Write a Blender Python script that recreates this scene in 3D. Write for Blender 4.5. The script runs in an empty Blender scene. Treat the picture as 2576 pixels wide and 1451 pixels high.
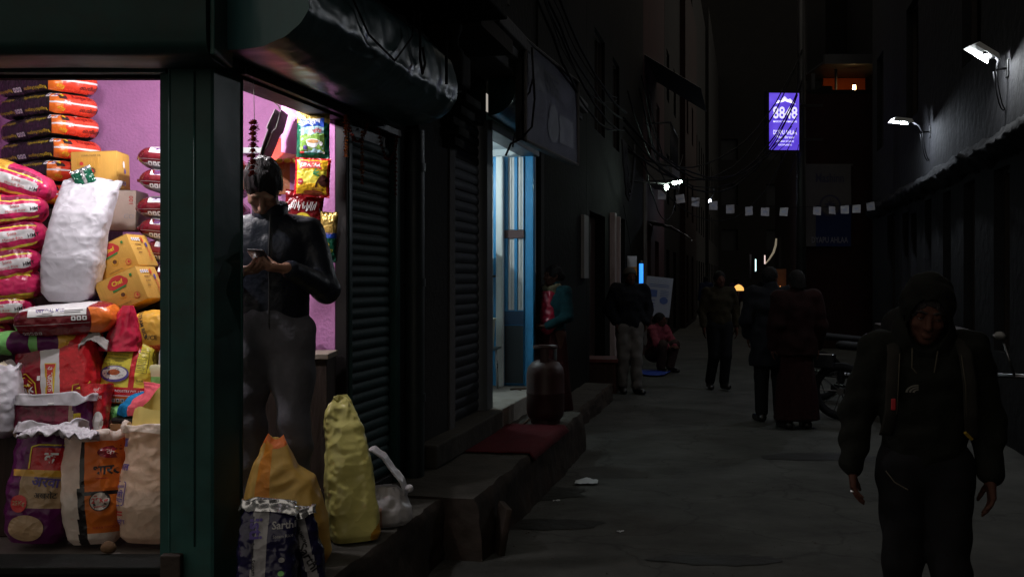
import bpy, bmesh, math, random
import numpy as np
from mathutils import Vector, Matrix, Euler, noise
from mathutils.bvhtree import BVHTree
random.seed(7)
PI = math.pi
R = math.radians
scene = bpy.context.scene
COL = scene.collection

# ------------------------------------------------------------------ camera, night sky, exposure
F = 2500.0            # focal length in units of a 2576 wide picture
CX, HOR = 1288.0, 700.0
EYE = 1.55
cam_d = bpy.data.cameras.new('camera')
cam_d.sensor_width = 36.0
cam_d.lens = 36.0 * F / 2576.0
cam_d.shift_y = -(725.5 - HOR) / 2576.0
cam_d.clip_start = 0.05
cam_d.clip_end = 400.0
cam = bpy.data.objects.new('camera', cam_d)
cam.location = (0, 0, EYE)
cam.rotation_euler = (PI / 2, 0, 0)
COL.objects.link(cam)
scene.camera = cam

world = bpy.data.worlds.new('World')
scene.world = world
world.use_nodes = True
wn = world.node_tree
bg = wn.nodes['Background']
bg.inputs['Color'].default_value = (1.0, 0.91, 0.79, 1)     # town glow on a hazy night sky
bg.inputs['Strength'].default_value = 0.40

scene.view_settings.view_transform = 'Standard'
scene.view_settings.look = 'None'
scene.view_settings.exposure = 0.0
scene.view_settings.gamma = 1.0
scene.view_settings.use_curve_mapping = False
cy = scene.cycles
cy.use_denoising = True
try:
    cy.denoiser = 'OPENIMAGEDENOISE'
except Exception:
    pass
cy.max_bounces = 7
cy.diffuse_bounces = 4
cy.glossy_bounces = 3
cy.transmission_bounces = 4
cy.sample_clamp_indirect = 4.0
cy.caustics_reflective = False
cy.caustics_refractive = False

# ------------------------------------------------------------------ where things stand
def at(px, py, Y):
    return Vector(((px - CX) / F * Y, Y, EYE + (HOR - py) / F * Y))
TH = math.atan(0.237)
ST, CT = math.sin(TH), math.cos(TH)
P0 = Vector((-1.171, 3.9, 0))                    # the corner of the shop, where street front and side front meet
def fu(px, w=0.0):                               # distance along the street front
    k = (px - CX) / F
    return (k * (P0.y - w * ST) - P0.x - w * CT) / (ST - k * CT)
def fY(u, w=0.0):
    return P0.y - w * ST + u * CT
def fz(px, py, w=0.0):
    return EYE + (HOR - py) / F * fY(fu(px, w), w)
def fw(u, w, z=0.0):                             # street front coordinates to world
    return Vector((P0.x + w * CT + u * ST, P0.y - w * ST + u * CT, z))

# ------------------------------------------------------------------ materials
MATS = {}
def mat(name, col, rough=0.6, metal=0.0, bump=0.0, bs=20.0, var=0.12, vs=5.0, emit=0.0, ecol=None,
        spec=None, stretch=(1, 1, 1), dirt=None, dirt_amt=0.5, dirt_s=3.0, trans=0.0, alpha=1.0, wave=None, det=4, coat=0.0, tl=0.0, cracks=0.0):
    if name in MATS:
        return MATS[name]
    m = bpy.data.materials.new(name)
    m.use_nodes = True
    nt = m.node_tree
    N, L = nt.nodes, nt.links
    b = N['Principled BSDF']
    c4 = (col[0], col[1], col[2], 1)
    if spec is None: spec = 0.12 if rough >= 0.8 else (0.3 if rough >= 0.6 else 0.5)
    b.inputs['Base Color'].default_value = c4
    b.inputs['Roughness'].default_value = rough
    b.inputs['Metallic'].default_value = metal
    b.inputs['Specular IOR Level'].default_value = spec
    b.inputs['Coat Weight'].default_value = coat
    if trans:
        b.inputs['Transmission Weight'].default_value = trans
    if alpha < 1:
        b.inputs['Alpha'].default_value = alpha
    tc = N.new('ShaderNodeTexCoord')
    mp = N.new('ShaderNodeMapping')
    mp.inputs['Scale'].default_value = stretch
    L.new(tc.outputs['Object'], mp.inputs['Vector'])
    last = None
    if var > 0:
        n = N.new('ShaderNodeTexNoise')
        n.inputs['Scale'].default_value = vs
        n.inputs['Detail'].default_value = 5
        n.inputs['Roughness'].default_value = 0.65
        L.new(mp.outputs[0], n.inputs['Vector'])
        mr = N.new('ShaderNodeMapRange')
        mr.inputs[1].default_value, mr.inputs[2].default_value = 0.3, 0.7
        mr.inputs[3].default_value, mr.inputs[4].default_value = 1 - var, 1 + var
        L.new(n.outputs['Fac'], mr.inputs[0])
        mx = N.new('ShaderNodeMix'); mx.data_type = 'RGBA'; mx.blend_type = 'MULTIPLY'
        mx.inputs['Factor'].default_value = 1
        mx.inputs['A'].default_value = c4
        L.new(mr.outputs[0], mx.inputs['B'])
        last = mx.outputs['Result']
        rr = N.new('ShaderNodeMapRange')
        rr.inputs[3].default_value, rr.inputs[4].default_value = max(0, rough - 0.12), min(1, rough + 0.12)
        L.new(n.outputs['Fac'], rr.inputs[0])
        L.new(rr.outputs[0], b.inputs['Roughness'])
    if dirt is not None:
        n2 = N.new('ShaderNodeTexNoise')
        n2.inputs['Scale'].default_value = dirt_s
        n2.inputs['Detail'].default_value = 8
        n2.inputs['Roughness'].default_value = 0.7
        L.new(mp.outputs[0], n2.inputs['Vector'])
        cr = N.new('ShaderNodeMapRange')
        cr.inputs[1].default_value, cr.inputs[2].default_value = 0.52, 0.72
        cr.inputs[3].default_value, cr.inputs[4].default_value = 0, dirt_amt
        L.new(n2.outputs['Fac'], cr.inputs[0])
        m2 = N.new('ShaderNodeMix'); m2.data_type = 'RGBA'
        L.new(cr.outputs[0], m2.inputs['Factor'])
        if last: L.new(last, m2.inputs['A'])
        else: m2.inputs['A'].default_value = c4
        m2.inputs['B'].default_value = (dirt[0], dirt[1], dirt[2], 1)
        last = m2.outputs['Result']
    if cracks > 0:
        vd = N.new('ShaderNodeTexVoronoi'); vd.feature = 'DISTANCE_TO_EDGE'; vd.inputs['Scale'].default_value = 0.8
        wn_ = N.new('ShaderNodeTexNoise'); wn_.inputs['Scale'].default_value = 2.6; wn_.inputs['Detail'].default_value = 6
        L.new(mp.outputs[0], wn_.inputs['Vector'])
        va_ = N.new('ShaderNodeVectorMath'); va_.operation = 'MULTIPLY_ADD'; va_.inputs[1].default_value = (0.7, 0.7, 0)
        L.new(wn_.outputs['Color'], va_.inputs[0]); L.new(mp.outputs[0], va_.inputs[2]); L.new(va_.outputs[0], vd.inputs['Vector'])
        ck = N.new('ShaderNodeMapRange'); ck.inputs[1].default_value, ck.inputs[2].default_value = 0.0, 0.016
        ck.inputs[3].default_value, ck.inputs[4].default_value = 1 - cracks, 1.0
        L.new(vd.outputs['Distance'], ck.inputs[0])
        m3 = N.new('ShaderNodeMix'); m3.data_type = 'RGBA'; m3.blend_type = 'MULTIPLY'; m3.inputs['Factor'].default_value = 1
        L.new(last, m3.inputs['A']); L.new(ck.outputs[0], m3.inputs['B'])
        last = m3.outputs['Result']
    if last: L.new(last, b.inputs['Base Color'])
    if tl > 0:                                    # thin woven plastic lets light through
        tr = N.new('ShaderNodeBsdfTranslucent')
        if last: L.new(last, tr.inputs['Color'])
        else: tr.inputs['Color'].default_value = c4
        ms = N.new('ShaderNodeMixShader'); ms.inputs[0].default_value = tl
        L.new(b.outputs[0], ms.inputs[1]); L.new(tr.outputs[0], ms.inputs[2])
        L.new(ms.outputs[0], N['Material Output'].inputs['Surface'])
    if bump > 0:
        if wave:
            t = N.new('ShaderNodeTexVoronoi'); t.feature = 'F1'; t.inputs['Scale'].default_value = bs
            out = t.outputs['Distance']
            t0 = N.new('ShaderNodeTexNoise'); t0.inputs['Scale'].default_value = bs * 0.6
            L.new(mp.outputs[0], t0.inputs['Vector'])
            va = N.new('ShaderNodeVectorMath'); va.operation = 'MULTIPLY_ADD'
            va.inputs[1].default_value = (wave, wave, wave)
            L.new(t0.outputs['Color'], va.inputs[0]); L.new(mp.outputs[0], va.inputs[2])
            L.new(va.outputs[0], t.inputs['Vector'])
        else:
            t = N.new('ShaderNodeTexNoise'); t.inputs['Scale'].default_value = bs; t.inputs['Detail'].default_value = det
            out = t.outputs['Fac']
            L.new(mp.outputs[0], t.inputs['Vector'])
        bp = N.new('ShaderNodeBump')
        bp.inputs['Strength'].default_value = min(1.0, bump)
        bp.inputs['Distance'].default_value = 0.012 * max(1.0, bump)
        L.new(out, bp.inputs['Height'])
        L.new(bp.outputs[0], b.inputs['Normal'])
    if emit > 0:
        e = ecol or col
        b.inputs['Emission Color'].default_value = (e[0], e[1], e[2], 1)
        b.inputs['Emission Strength'].default_value = emit
    MATS[name] = m
    return m

def plas(name, col, rough=0.33, **k):            # printed sack plastic: crinkled, a little shiny
    k.setdefault('bump', 0.5); k.setdefault('bs', 22); k.setdefault('wave', 0.08); k.setdefault('var', 0.08)
    return mat(name, col, rough=rough, **k)

# ------------------------------------------------------------------ mesh building
class MB:
    def __init__(s):
        s.v, s.f, s.m = [], [], []
    def add(s, vs, fs, mi=0):
        o = len(s.v)
        s.v += [tuple(v) for v in vs]
        s.f += [tuple(i + o for i in f) for f in fs]
        s.m += ([mi] * len(fs)) if isinstance(mi, int) else list(mi)
        return s
    def box(s, x0, x1, y0, y1, z0, z1, mi=0, bev=0.0, M=None):
        if bev <= 0:
            vs = [(x, y, z) for z in (z0, z1) for y in (y0, y1) for x in (x0, x1)]
            fs = [(0, 2, 3, 1), (4, 5, 7, 6), (0, 1, 5, 4), (2, 6, 7, 3), (0, 4, 6, 2), (1, 3, 7, 5)]
        else:
            bm = bmesh.new()
            bmesh.ops.create_cube(bm, size=1)
            for v in bm.verts:
                v.co = Vector(((x0 + x1) / 2 + v.co.x * (x1 - x0), (y0 + y1) / 2 + v.co.y * (y1 - y0), (z0 + z1) / 2 + v.co.z * (z1 - z0)))
            bmesh.ops.bevel(bm, geom=bm.edges[:], offset=bev, segments=2, profile=0.5, affect='EDGES')
            bm.verts.index_update()
            vs = [v.co[:] for v in bm.verts]
            fs = [[v.index for v in f.verts] for f in bm.faces]
            bm.free()
        if M is not None: vs = [(M @ Vector(v))[:] for v in vs]
        return s.add(vs, fs, mi)
    def tube(s, pts, r, n=8, mi=0, cap=True):
        pts = [Vector(p) for p in pts]
        rs = r if isinstance(r, (list, tuple)) else [r] * len(pts)
        vs, fs = [], []
        prev = None
        for i, p in enumerate(pts):
            d = (pts[min(i + 1, len(pts) - 1)] - pts[max(i - 1, 0)])
            d = d.normalized() if d.length > 1e-9 else Vector((0, 0, 1))
            if prev is None:
                a = d.cross(Vector((0, 0, 1)))
                if a.length < 0.05: a = d.cross(Vector((1, 0, 0)))
            else:
                a = prev - d * prev.dot(d)
                if a.length < 1e-6: a = d.cross(Vector((1, 0, 0)))
            a.normalize(); prev = a
            b = d.cross(a)
            for k in range(n):
                t = 2 * PI * k / n
                vs.append((p + (a * math.cos(t) + b * math.sin(t)) * rs[i])[:])
        for i in range(len(pts) - 1):
            for k in range(n):
                k2 = (k + 1) % n
                fs.append((i * n + k, i * n + k2, (i + 1) * n + k2, (i + 1) * n + k))
        if cap:
            fs.append(tuple(range(n))[::-1]); fs.append(tuple(range((len(pts) - 1) * n, len(pts) * n)))
        return s.add(vs, fs, mi)
    def lathe(s, prof, n=24, mi=0, c=(0, 0, 0)):
        vs, fs = [], []
        for r, z in prof:
            for k in range(n):
                t = 2 * PI * k / n
                vs.append((c[0] + r * math.cos(t), c[1] + r * math.sin(t), c[2] + z))
        for i in range(len(prof) - 1):
            for k in range(n):
                k2 = (k + 1) % n
                fs.append((i * n + k, i * n + k2, (i + 1) * n + k2, (i + 1) * n + k))
        fs.append(tuple(range(n))[::-1]); fs.append(tuple(range((len(prof) - 1) * n, len(prof) * n)))
        return s.add(vs, fs, mi)
    def prism(s, prof, y0, y1, mi=0):            # closed outline in x,z pulled along y
        n = len(prof)
        vs = [(x, y0, z) for x, z in prof] + [(x, y1, z) for x, z in prof]
        fs = [(i, (i + 1) % n, n + (i + 1) % n, n + i) for i in range(n)] + [tuple(range(n))[::-1], tuple(range(n, 2 * n))]
        return s.add(vs, fs, mi)
    def sphere(s, c, r, n=12, mi=0):
        rr = r if isinstance(r, (tuple, list)) else (r, r, r)
        vs, fs = [], []
        h = n // 2
        for i in range(1, h):
            a = PI * i / h
            for k in range(n):
                t = 2 * PI * k / n
                vs.append((c[0] + rr[0] * math.sin(a) * math.cos(t), c[1] + rr[1] * math.sin(a) * math.sin(t), c[2] + rr[2] * math.cos(a)))
        top, bot = len(vs), len(vs) + 1
        vs += [(c[0], c[1], c[2] + rr[2]), (c[0], c[1], c[2] - rr[2])]
        for i in range(h - 2):
            for k in range(n):
                k2 = (k + 1) % n
                fs.append((i * n + k, (i + 1) * n + k, (i + 1) * n + k2, i * n + k2))
        for k in range(n):
            k2 = (k + 1) % n
            fs.append((top, k, k2)); fs.append((bot, (h - 2) * n + k2, (h - 2) * n + k))
        return s.add(vs, fs, mi)
    def grid(s, fn, nu, nv, mi=0, closeu=False):
        vs = [tuple(fn(i / nu, j / nv)) for j in range(nv + 1) for i in range(nu + (0 if closeu else 1))]
        W = nu if closeu else nu + 1
        fs, ms = [], []
        for j in range(nv):
            for i in range(nu):
                i2 = (i + 1) % W
                fs.append((j * W + i, j * W + i2, (j + 1) * W + i2, (j + 1) * W + i))
                ms.append(mi((i + .5) / nu, (j + .5) / nv) if callable(mi) else mi)
        return s.add(vs, fs, ms)
    def mesh(s, name, mats, smooth=False):
        me = bpy.data.meshes.new(name)
        me.from_pydata(s.v, [], s.f)
        for m in (mats if isinstance(mats, (list, tuple)) else [mats]):
            me.materials.append(m)
        me.polygons.foreach_set('material_index', s.m)
        if smooth is not False:
            me.polygons.foreach_set('use_smooth', [True] * len(me.polygons))
            if smooth is not True:
                me.set_sharp_from_angle(angle=R(smooth))
        me.update()
        return me
    def build(s, name, mats, parent=None, loc=(0, 0, 0), rot=(0, 0, 0), smooth=False, **tags):
        return obj(name, s.mesh(name, mats, smooth), parent, loc, rot, **tags)

def obj(name, data, parent=None, loc=(0, 0, 0), rot=(0, 0, 0), label=None, cat=None, group=None, kind=None):
    o = bpy.data.objects.new(name, data)
    COL.objects.link(o)
    o.location = loc
    o.rotation_euler = rot
    if parent is not None: o.parent = parent
    if label: o['label'] = label
    if cat: o['category'] = cat
    if group: o['group'] = group
    if kind: o['kind'] = kind
    return o
def thing(name, label, cat, loc=(0, 0, 0), rot=(0, 0, 0), group=None):
    return obj(name, None, None, loc, rot, label, cat, group)
def copy_tree(o, parent=None):
    c = o.copy()
    COL.objects.link(c)
    if parent is not None: c.parent = parent
    for ch in list(o.children): copy_tree(ch, c)
    return c

def nz(p, s=1.0, seed=0.0):
    return noise.noise(Vector((p[0] * s + seed * 13.7, p[1] * s - seed * 7.3, p[2] * s + seed * 3.1)))

# ------------------------------------------------------------------ print on curved things
TXT = {}
def text_mesh(t, bold=0.0):
    key = (t, bold)
    if key not in TXT:
        c = bpy.data.curves.new('text', 'FONT')
        c.body = t
        c.resolution_u = 2
        c.offset = bold
        o = bpy.data.objects.new('text', c)
        me = bpy.data.meshes.new_from_object(o)
        vs = np.array([v.co[:2] for v in me.vertices]) if len(me.vertices) else np.zeros((1, 2))
        fs = [tuple(p.vertices) for p in me.polygons]
        lo, hi = vs.min(0), vs.max(0)
        vs = (vs - (lo + hi) / 2) / max(1e-6, hi[0] - lo[0])
        TXT[key] = (vs, fs, (hi[1] - lo[1]) / max(1e-6, hi[0] - lo[0]))
        bpy.data.objects.remove(o)
        bpy.data.curves.remove(c)
        bpy.data.meshes.remove(me)
    return TXT[key]

def disc_pts(outline, rings=3):
    cx = sum(p[0] for p in outline) / len(outline); cy_ = sum(p[1] for p in outline) / len(outline)
    n = len(outline)
    vs, fs = [(cx, cy_)], []
    for r in range(1, rings + 1):
        t = r / rings
        vs += [(cx + (x - cx) * t, cy_ + (y - cy_) * t) for x, y in outline]
    for k in range(n):
        fs.append((0, 1 + k, 1 + (k + 1) % n))
    for r in range(rings - 1):
        for k in range(n):
            k2 = (k + 1) % n
            fs.append((1 + r * n + k, 1 + (r + 1) * n + k, 1 + (r + 1) * n + k2, 1 + r * n + k2))
    return vs, fs
def ell(cx, cy_, rx, ry, n=20):
    return [(cx + rx * math.cos(2 * PI * k / n), cy_ + ry * math.sin(2 * PI * k / n)) for k in range(n)]
def star(cx, cy_, r0, r1, n=14):
    return [(cx + (r1 if k % 2 else r0) * math.cos(PI * k / n), cy_ + (r1 if k % 2 else r0) * math.sin(PI * k / n)) for k in range(2 * n)]
def rrect(x0, x1, y0, y1, r=0.0, n=4, sub=5):
    if r <= 0:
        out = []
        for (a, b) in (((x0, y0), (x1, y0)), ((x1, y0), (x1, y1)), ((x1, y1), (x0, y1)), ((x0, y1), (x0, y0))):
            out += [(a[0] + (b[0] - a[0]) * i / sub, a[1] + (b[1] - a[1]) * i / sub) for i in range(sub)]
        return out
    out = []
    for cx, cy_, a0 in ((x1 - r, y1 - r, 0), (x0 + r, y1 - r, 90), (x0 + r, y0 + r, 180), (x1 - r, y0 + r, 270)):
        out += [(cx + r * math.cos(R(a0 + 90 * i / n)), cy_ + r * math.sin(R(a0 + 90 * i / n))) for i in range(n + 1)]
    return out

class Print:
    """gathers flat print and lays it on the surface of a thing"""
    def __init__(s, target, face='front', off=0.0022):
        me = target.data
        s.t = target
        s.bvh = BVHTree.FromPolygons([v.co[:] for v in me.vertices], [tuple(p.vertices) for p in me.polygons])
        s.face, s.off = face, off
        s.v, s.f, s.m, s.mats = [], [], [], []
        s.lay = 0
        s.ax = {'front': (Vector((1, 0, 0)), Vector((0, 0, 1)), Vector((0, 1, 0))),
                'end': (Vector((0, 1, 0)), Vector((0, 0, 1)), Vector((-1, 0, 0))),
                'top': (Vector((1, 0, 0)), Vector((0, 1, 0)), Vector((0, 0, -1)))}[face]
    def put(s, vs, fs, m):
        rt, up, d = s.ax
        if m not in s.mats: s.mats.append(m)
        mi = s.mats.index(m)
        s.lay += 1
        off = s.off + 0.0003 * s.lay
        o = len(s.v)
        ok = []
        for x, y in vs:
            org = rt * x + up * y - d * 3
            h = s.bvh.ray_cast(org, d)
            if h[0] is None:
                ok.append(False); s.v.append((0, 0, 0))
            else:
                ok.append(True); s.v.append((h[0] - d * off)[:])
        for f in fs:
            if all(ok[i] for i in f):
                s.f.append(tuple(i + o for i in f)); s.m.append(mi)
    def text(s, t, cx, cy_, w, m, rot=0.0, bold=0.0, hs=1.0, flip=False):
        vs, fs, asp = text_mesh(t, bold)
        c, sn = math.cos(R(rot)), math.sin(R(rot))
        out = []
        for x, y in vs:
            x *= w; y *= w * hs
            if flip: x = -x
            out.append((cx + x * c - y * sn, cy_ + x * sn + y * c))
        s.put(out, fs, m)
    def poly(s, outline, m, rings=3):
        vs, fs = disc_pts(outline, rings)
        s.put(vs, fs, m)
    def line(s, pts, w, m):
        for (x0, y0), (x1, y1) in zip(pts[:-1], pts[1:]):
            n = max(1, int(math.hypot(x1 - x0, y1 - y0) / 0.03))
            dx, dy = x1 - x0, y1 - y0
            L = math.hypot(dx, dy) or 1
            px, py = -dy / L * w / 2, dx / L * w / 2
            vs, fs = [], []
            for i in range(n + 1):
                t = i / n
                vs += [(x0 + dx * t + px, y0 + dy * t + py), (x0 + dx * t - px, y0 + dy * t - py)]
            for i in range(n): fs.append((2 * i, 2 * i + 1, 2 * i + 3, 2 * i + 2))
            s.put(vs, fs, m)
    def icons(s, x, y, n, sz, m, m2, gap=1.25):
        for i in range(n):
            xx = x + i * sz * gap
            s.poly(rrect(xx, xx + sz, y, y + sz, sz * .18, 2), m, 1)
            s.poly(ell(xx + sz / 2, y + sz / 2, sz * .22, sz * .3, 6), m2, 1)
    def done(s, name='printed_design'):
        if not s.f: return None
        me = bpy.data.meshes.new(name)
        me.from_pydata(s.v, [], s.f)
        for m in s.mats: me.materials.append(m)
        me.polygons.foreach_set('material_index', s.m)
        me.update()
        return obj(name, me, s.t)

# ------------------------------------------------------------------ sacks, bags, boxes
def brickbag(name, a, b, c, mats, mf, p=4.0, pz=2.6, n=(30, 18, 12), amp=0.006, seed=0, parent=None, loc=(0, 0, 0), rot=(0, 0, 0), droop=0.0, **tags):
    """filled bag lying down; mf(x, y, z, side) picks the print, coordinates -1..1"""
    mb = MB()
    def P(v):
        v = Vector(v)
        nn = (abs(v.x) ** p + abs(v.y) ** p + abs(v.z) ** pz) ** (1 / p)
        # soft cushion: thinner towards the ends
        q = v / nn
        th = 1 - 0.30 * abs(q.x) ** 5 - 0.22 * abs(q.y) ** 5
        w = Vector((q.x * a, q.y * b, q.z * c * th))
        d = amp * (nz(w, 9, seed) + 0.6 * nz(w, 22, seed + 3) + 0.35 * nz(w, 55, seed + 5))
        w += Vector((q.x / a, q.y / b, q.z / c)).normalized() * d
        w.z -= droop * (q.x ** 2) + 0.004 * nz((w.x, w.y, 0), 6, seed + 9)
        return w
    for ax, sg in ((0, 1), (0, -1), (1, 1), (1, -1), (2, 1), (2, -1)):
        i1, i2 = [k for k in range(3) if k != ax]
        nu, nv = n[i1], n[i2]
        def fn(u, v):
            q = [0, 0, 0]
            q[ax] = sg; q[i1] = 2 * u - 1; q[i2] = 2 * v - 1
            return P(q)
        def mm(u, v):
            q = [0, 0, 0]
            q[ax] = sg; q[i1] = 2 * u - 1; q[i2] = 2 * v - 1
            return mf(q[0], q[1], q[2], 'xyz'[ax] + ('+' if sg > 0 else '-'))
        g = MB().grid(fn, nu, nv, mm)
        flip = (ax in (0, 2)) == (sg < 0)
        fs = [f[::-1] for f in g.f] if flip else g.f
        mb.add(g.v, fs, g.m)
    me = mb.mesh(name, mats, True)
    bm = bmesh.new(); bm.from_mesh(me)
    bmesh.ops.remove_doubles(bm, verts=bm.verts, dist=0.0004)
    bmesh.ops.recalc_face_normals(bm, faces=bm.faces)
    bm.to_mesh(me); bm.free()
    return obj(name, me, parent, loc, rot, **tags)

def sack(name, H, prof, mats, mf, nt=72, nh=44, pw=3.0, amp=0.006, seed=0, cuff=0.05, cuff_m=1, fill=0.06, fill_m=2,
         lean=(0, 0), rimw=0.02, parent=None, loc=(0, 0, 0), rot=(0, 0, 0), open_top=True, crease=1.0, **tags):
    """standing sack; prof: list of (t, halfwidth x, halfdepth y); mf(x, z, side) picks the print, x and z in metres"""
    ts = [q[0] for q in prof]
    def wd(t):
        return np.interp(t, ts, [q[1] for q in prof]), np.interp(t, ts, [q[2] for q in prof])
    def ring(t, k, grow=0.0, dz=0.0):
        a, b = wd(t)
        an = 2 * PI * k
        cx, sy = math.cos(an), math.sin(an)
        x = (a + grow) * math.copysign(abs(cx) ** (2 / pw), cx)
        y = (b + grow) * math.copysign(abs(sy) ** (2 / pw), sy)
        z = t * H + dz
        q = (x, y, z)
        d = amp * (0.7 * nz(q, 5, seed) + 1.1 * crease * (0.22 - abs(nz((x, y, z * 1.6), 7, seed + 2))) + 0.8 * (0.22 - abs(nz((x * 1.3, y * 1.3, z), 17, seed + 3))) + 0.25 * nz(q, 48, seed + 4)) * (0.35 + min(1, t * 3))
        if t > 0.8: d *= 1.0 + 1.6 * (t - 0.8) / 0.2
        n = Vector((cx, sy, 0))
        r = Vector(q) + n * d
        if t > 0.85:
            r.z += rimw * nz((cx * 1.4, sy * 1.4, 0.3), 1.1, seed + 6) * (t - 0.85) / 0.15
        r.x += lean[0] * t * t; r.y += lean[1] * t * t
        return r
    mb = MB()
    def mm(u, v):
        q = ring(v, u)
        return mf(q.x, q.z, q.y)
    mb.grid(lambda u, v: ring(v, u), nt, nh, mm, True)
    if open_top:
        if cuff > 0:                             # rim rolled outwards
            def cf(u, v):
                if v < 0.5:
                    g = 0.016 * math.sin(PI * v); dz = 0.008 * math.sin(PI * v * 2)
                    return ring(1.0, u, g * 0.9, dz)
                t = 1.0 - (v - 0.5) * 2 * cuff / H * (0.75 + 0.5 * nz((math.cos(2 * PI * u), math.sin(2 * PI * u), 0.7), 1.6, seed + 8))
                return ring(t, u, 0.014 + 0.006 * nz((u * 9, v, 0), 1, seed), 0)
            g = MB().grid(cf, nt, 8, cuff_m, True)
            mb.add(g.v, g.f, g.m)
        def inn(u, v):
            t = 1.0 - v * min(fill, 0.05) / H
            return ring(t, u, -0.005 - 0.004 * v + 0.006 * nz((u * 7, v * 2, 0), 1, seed + 1))
        g = MB().grid(inn, nt, 8, cuff_m, True)
        mb.add(g.v, [f[::-1] for f in g.f], g.m)
        tF = 1.0 - fill / H
        def con(u, v):
            q = ring(tF, u, -0.008)
            c = Vector((lean[0] * tF * tF, lean[1] * tF * tF, q.z))
            w = c + (q - c) * (1 - v)
            w.z += 0.03 * v + 0.006 * nz(w, 20, seed)
            return w
        g = MB().grid(con, nt, 6, fill_m, True)
        mb.add(g.v, g.f, g.m)
    else:
        def con(u, v):
            q = ring(1.0, u)
            c = Vector((lean[0], lean[1], H + 0.012))
            return c + (q - c) * (1 - v)
        g = MB().grid(con, nt, 4, cuff_m, True)
        mb.add(g.v, g.f, g.m)
    def bot(u, v):
        q = ring(0.0, u)
        return Vector((q.x * (1 - v), q.y * (1 - v), q.z))
    g = MB().grid(bot, nt, 2, 0, True)
    mb.add(g.v, [f[::-1] for f in g.f], [mf(0, 0.01, -1)] * len(g.f))
    return mb.build(name, mats, parent, loc, rot, True, **tags)

def packet(name, w, h, t, mats, mf, seed=0, nu=30, nv=34, parent=None, loc=(0, 0, 0), rot=(0, 0, 0), crimp=0.08, **tags):
    mb = MB()
    def fn(sg):
        def f(u, v):
            a, b = 2 * u - 1, 2 * v - 1
            bb = min(1, abs(b) / (1 - crimp))
            th = (1 - abs(a) ** 3) ** 0.7 * (1 - bb ** 2.6) ** 0.6 if abs(b) < 1 - crimp else 0
            x = w / 2 * a * (1 - 0.05 * (1 - b * b)); z = h / 2 * b * (1 + 0.015 * a * a)
            wr = 0.0035 * nz((a * 1.5, b * 5, sg), 2.2, seed) + 0.0022 * nz((a * 6, b * 1.5, 2), 2.5, seed + 1)
            wr *= 0.5 + 1.5 * max(abs(a), abs(b)) ** 2
            y = sg * (t / 2 * th + 0.0006) + wr
            if abs(b) > 1 - crimp: y += 0.003 * math.sin(a * 12 + seed)
            return (x, y, z)
        return f
    g = MB().grid(fn(-1), nu, nv, lambda u, v: mf((u - .5) * w, (v - .5) * h))
    mb.add(g.v, g.f, g.m)
    g = MB().grid(fn(1), nu, nv, lambda u, v: mf((u - .5) * w, (v - .5) * h))
    mb.add(g.v, [f[::-1] for f in g.f], g.m)
    return mb.build(name, mats, parent, loc, rot, True, **tags)

def sheet(name, fn, nu, nv, m, th=0.004, mi=0, **k):
    """thin bent sheet with two sides"""
    g = MB().grid(fn, nu, nv, mi)
    me = g.mesh(name, m, True)
    bm = bmesh.new(); bm.from_mesh(me)
    bmesh.ops.solidify(bm, geom=bm.faces[:], thickness=th)
    bm.to_mesh(me); bm.free()
    return obj(name, me, k.pop('parent', None), k.pop('loc', (0, 0, 0)), k.pop('rot', (0, 0, 0)), **k)

# ------------------------------------------------------------------ palette of the place
M_GREEN = mat('green_gloss_paint', (0.019, 0.066, 0.060), spec=.22, rough=0.42, bump=0.25, bs=7, var=0.25, vs=4, dirt=(0.03, 0.022, 0.016), dirt_amt=0.45, dirt_s=5)
M_GREEN_TIN = mat('green_painted_tin', (0.026, 0.078, 0.084), spec=.42, rough=0.33, bump=1.0, bs=6, var=0.2, vs=3, stretch=(1, 1, 0.35), det=2, dirt=(0.025, 0.022, 0.02), dirt_amt=0.35, dirt_s=4)
M_SLAT = mat('green_shutter_paint', (0.017, 0.046, 0.045), spec=.25, rough=0.6, bump=0.2, bs=30, var=0.3, vs=3, dirt=(0.014, 0.012, 0.010), dirt_amt=0.6, dirt_s=4)
M_SLAT2 = mat('grey_shutter_paint', (0.012, 0.014, 0.0165), spec=.2, rough=0.6, bump=0.2, bs=30, var=0.3, vs=3)
M_RUST = mat('rusty_iron', (0.028, 0.019, 0.015), rough=0.7, bump=0.4, bs=40, var=0.3)
M_DARKIRON = mat('dark_iron', (0.014, 0.014, 0.014), rough=0.5, bump=0.2, bs=30)
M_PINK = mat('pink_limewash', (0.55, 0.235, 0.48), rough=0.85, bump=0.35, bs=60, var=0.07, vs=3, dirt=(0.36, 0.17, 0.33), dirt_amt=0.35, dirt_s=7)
M_SHOPFLOOR = mat('shop_cement', (0.16, 0.14, 0.13), rough=0.85, bump=0.3, bs=30, var=0.2)
M_CEIL = mat('shop_ceiling_white', (0.6, 0.56, 0.58), rough=0.9, var=0.08)
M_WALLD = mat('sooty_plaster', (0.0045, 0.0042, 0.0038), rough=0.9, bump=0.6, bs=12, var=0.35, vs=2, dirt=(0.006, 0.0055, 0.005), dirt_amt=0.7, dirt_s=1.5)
M_GREY = mat('grey_plaster', (0.032, 0.031, 0.030), rough=0.9, bump=0.5, bs=25, var=0.18, vs=4, dirt=(0.02, 0.018, 0.016), dirt_amt=0.5, dirt_s=3)
M_PALE = mat('pale_plaster_edge', (0.12, 0.116, 0.118), rough=0.85, bump=0.7, bs=30, var=0.15, dirt=(0.12, 0.11, 0.1), dirt_amt=0.6, dirt_s=8)
M_CONC = mat('step_cement', (0.060, 0.056, 0.049), rough=0.9, bump=0.8, bs=18, var=0.25, vs=3, dirt=(0.024, 0.021, 0.017), dirt_amt=0.7, dirt_s=2.5)
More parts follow.
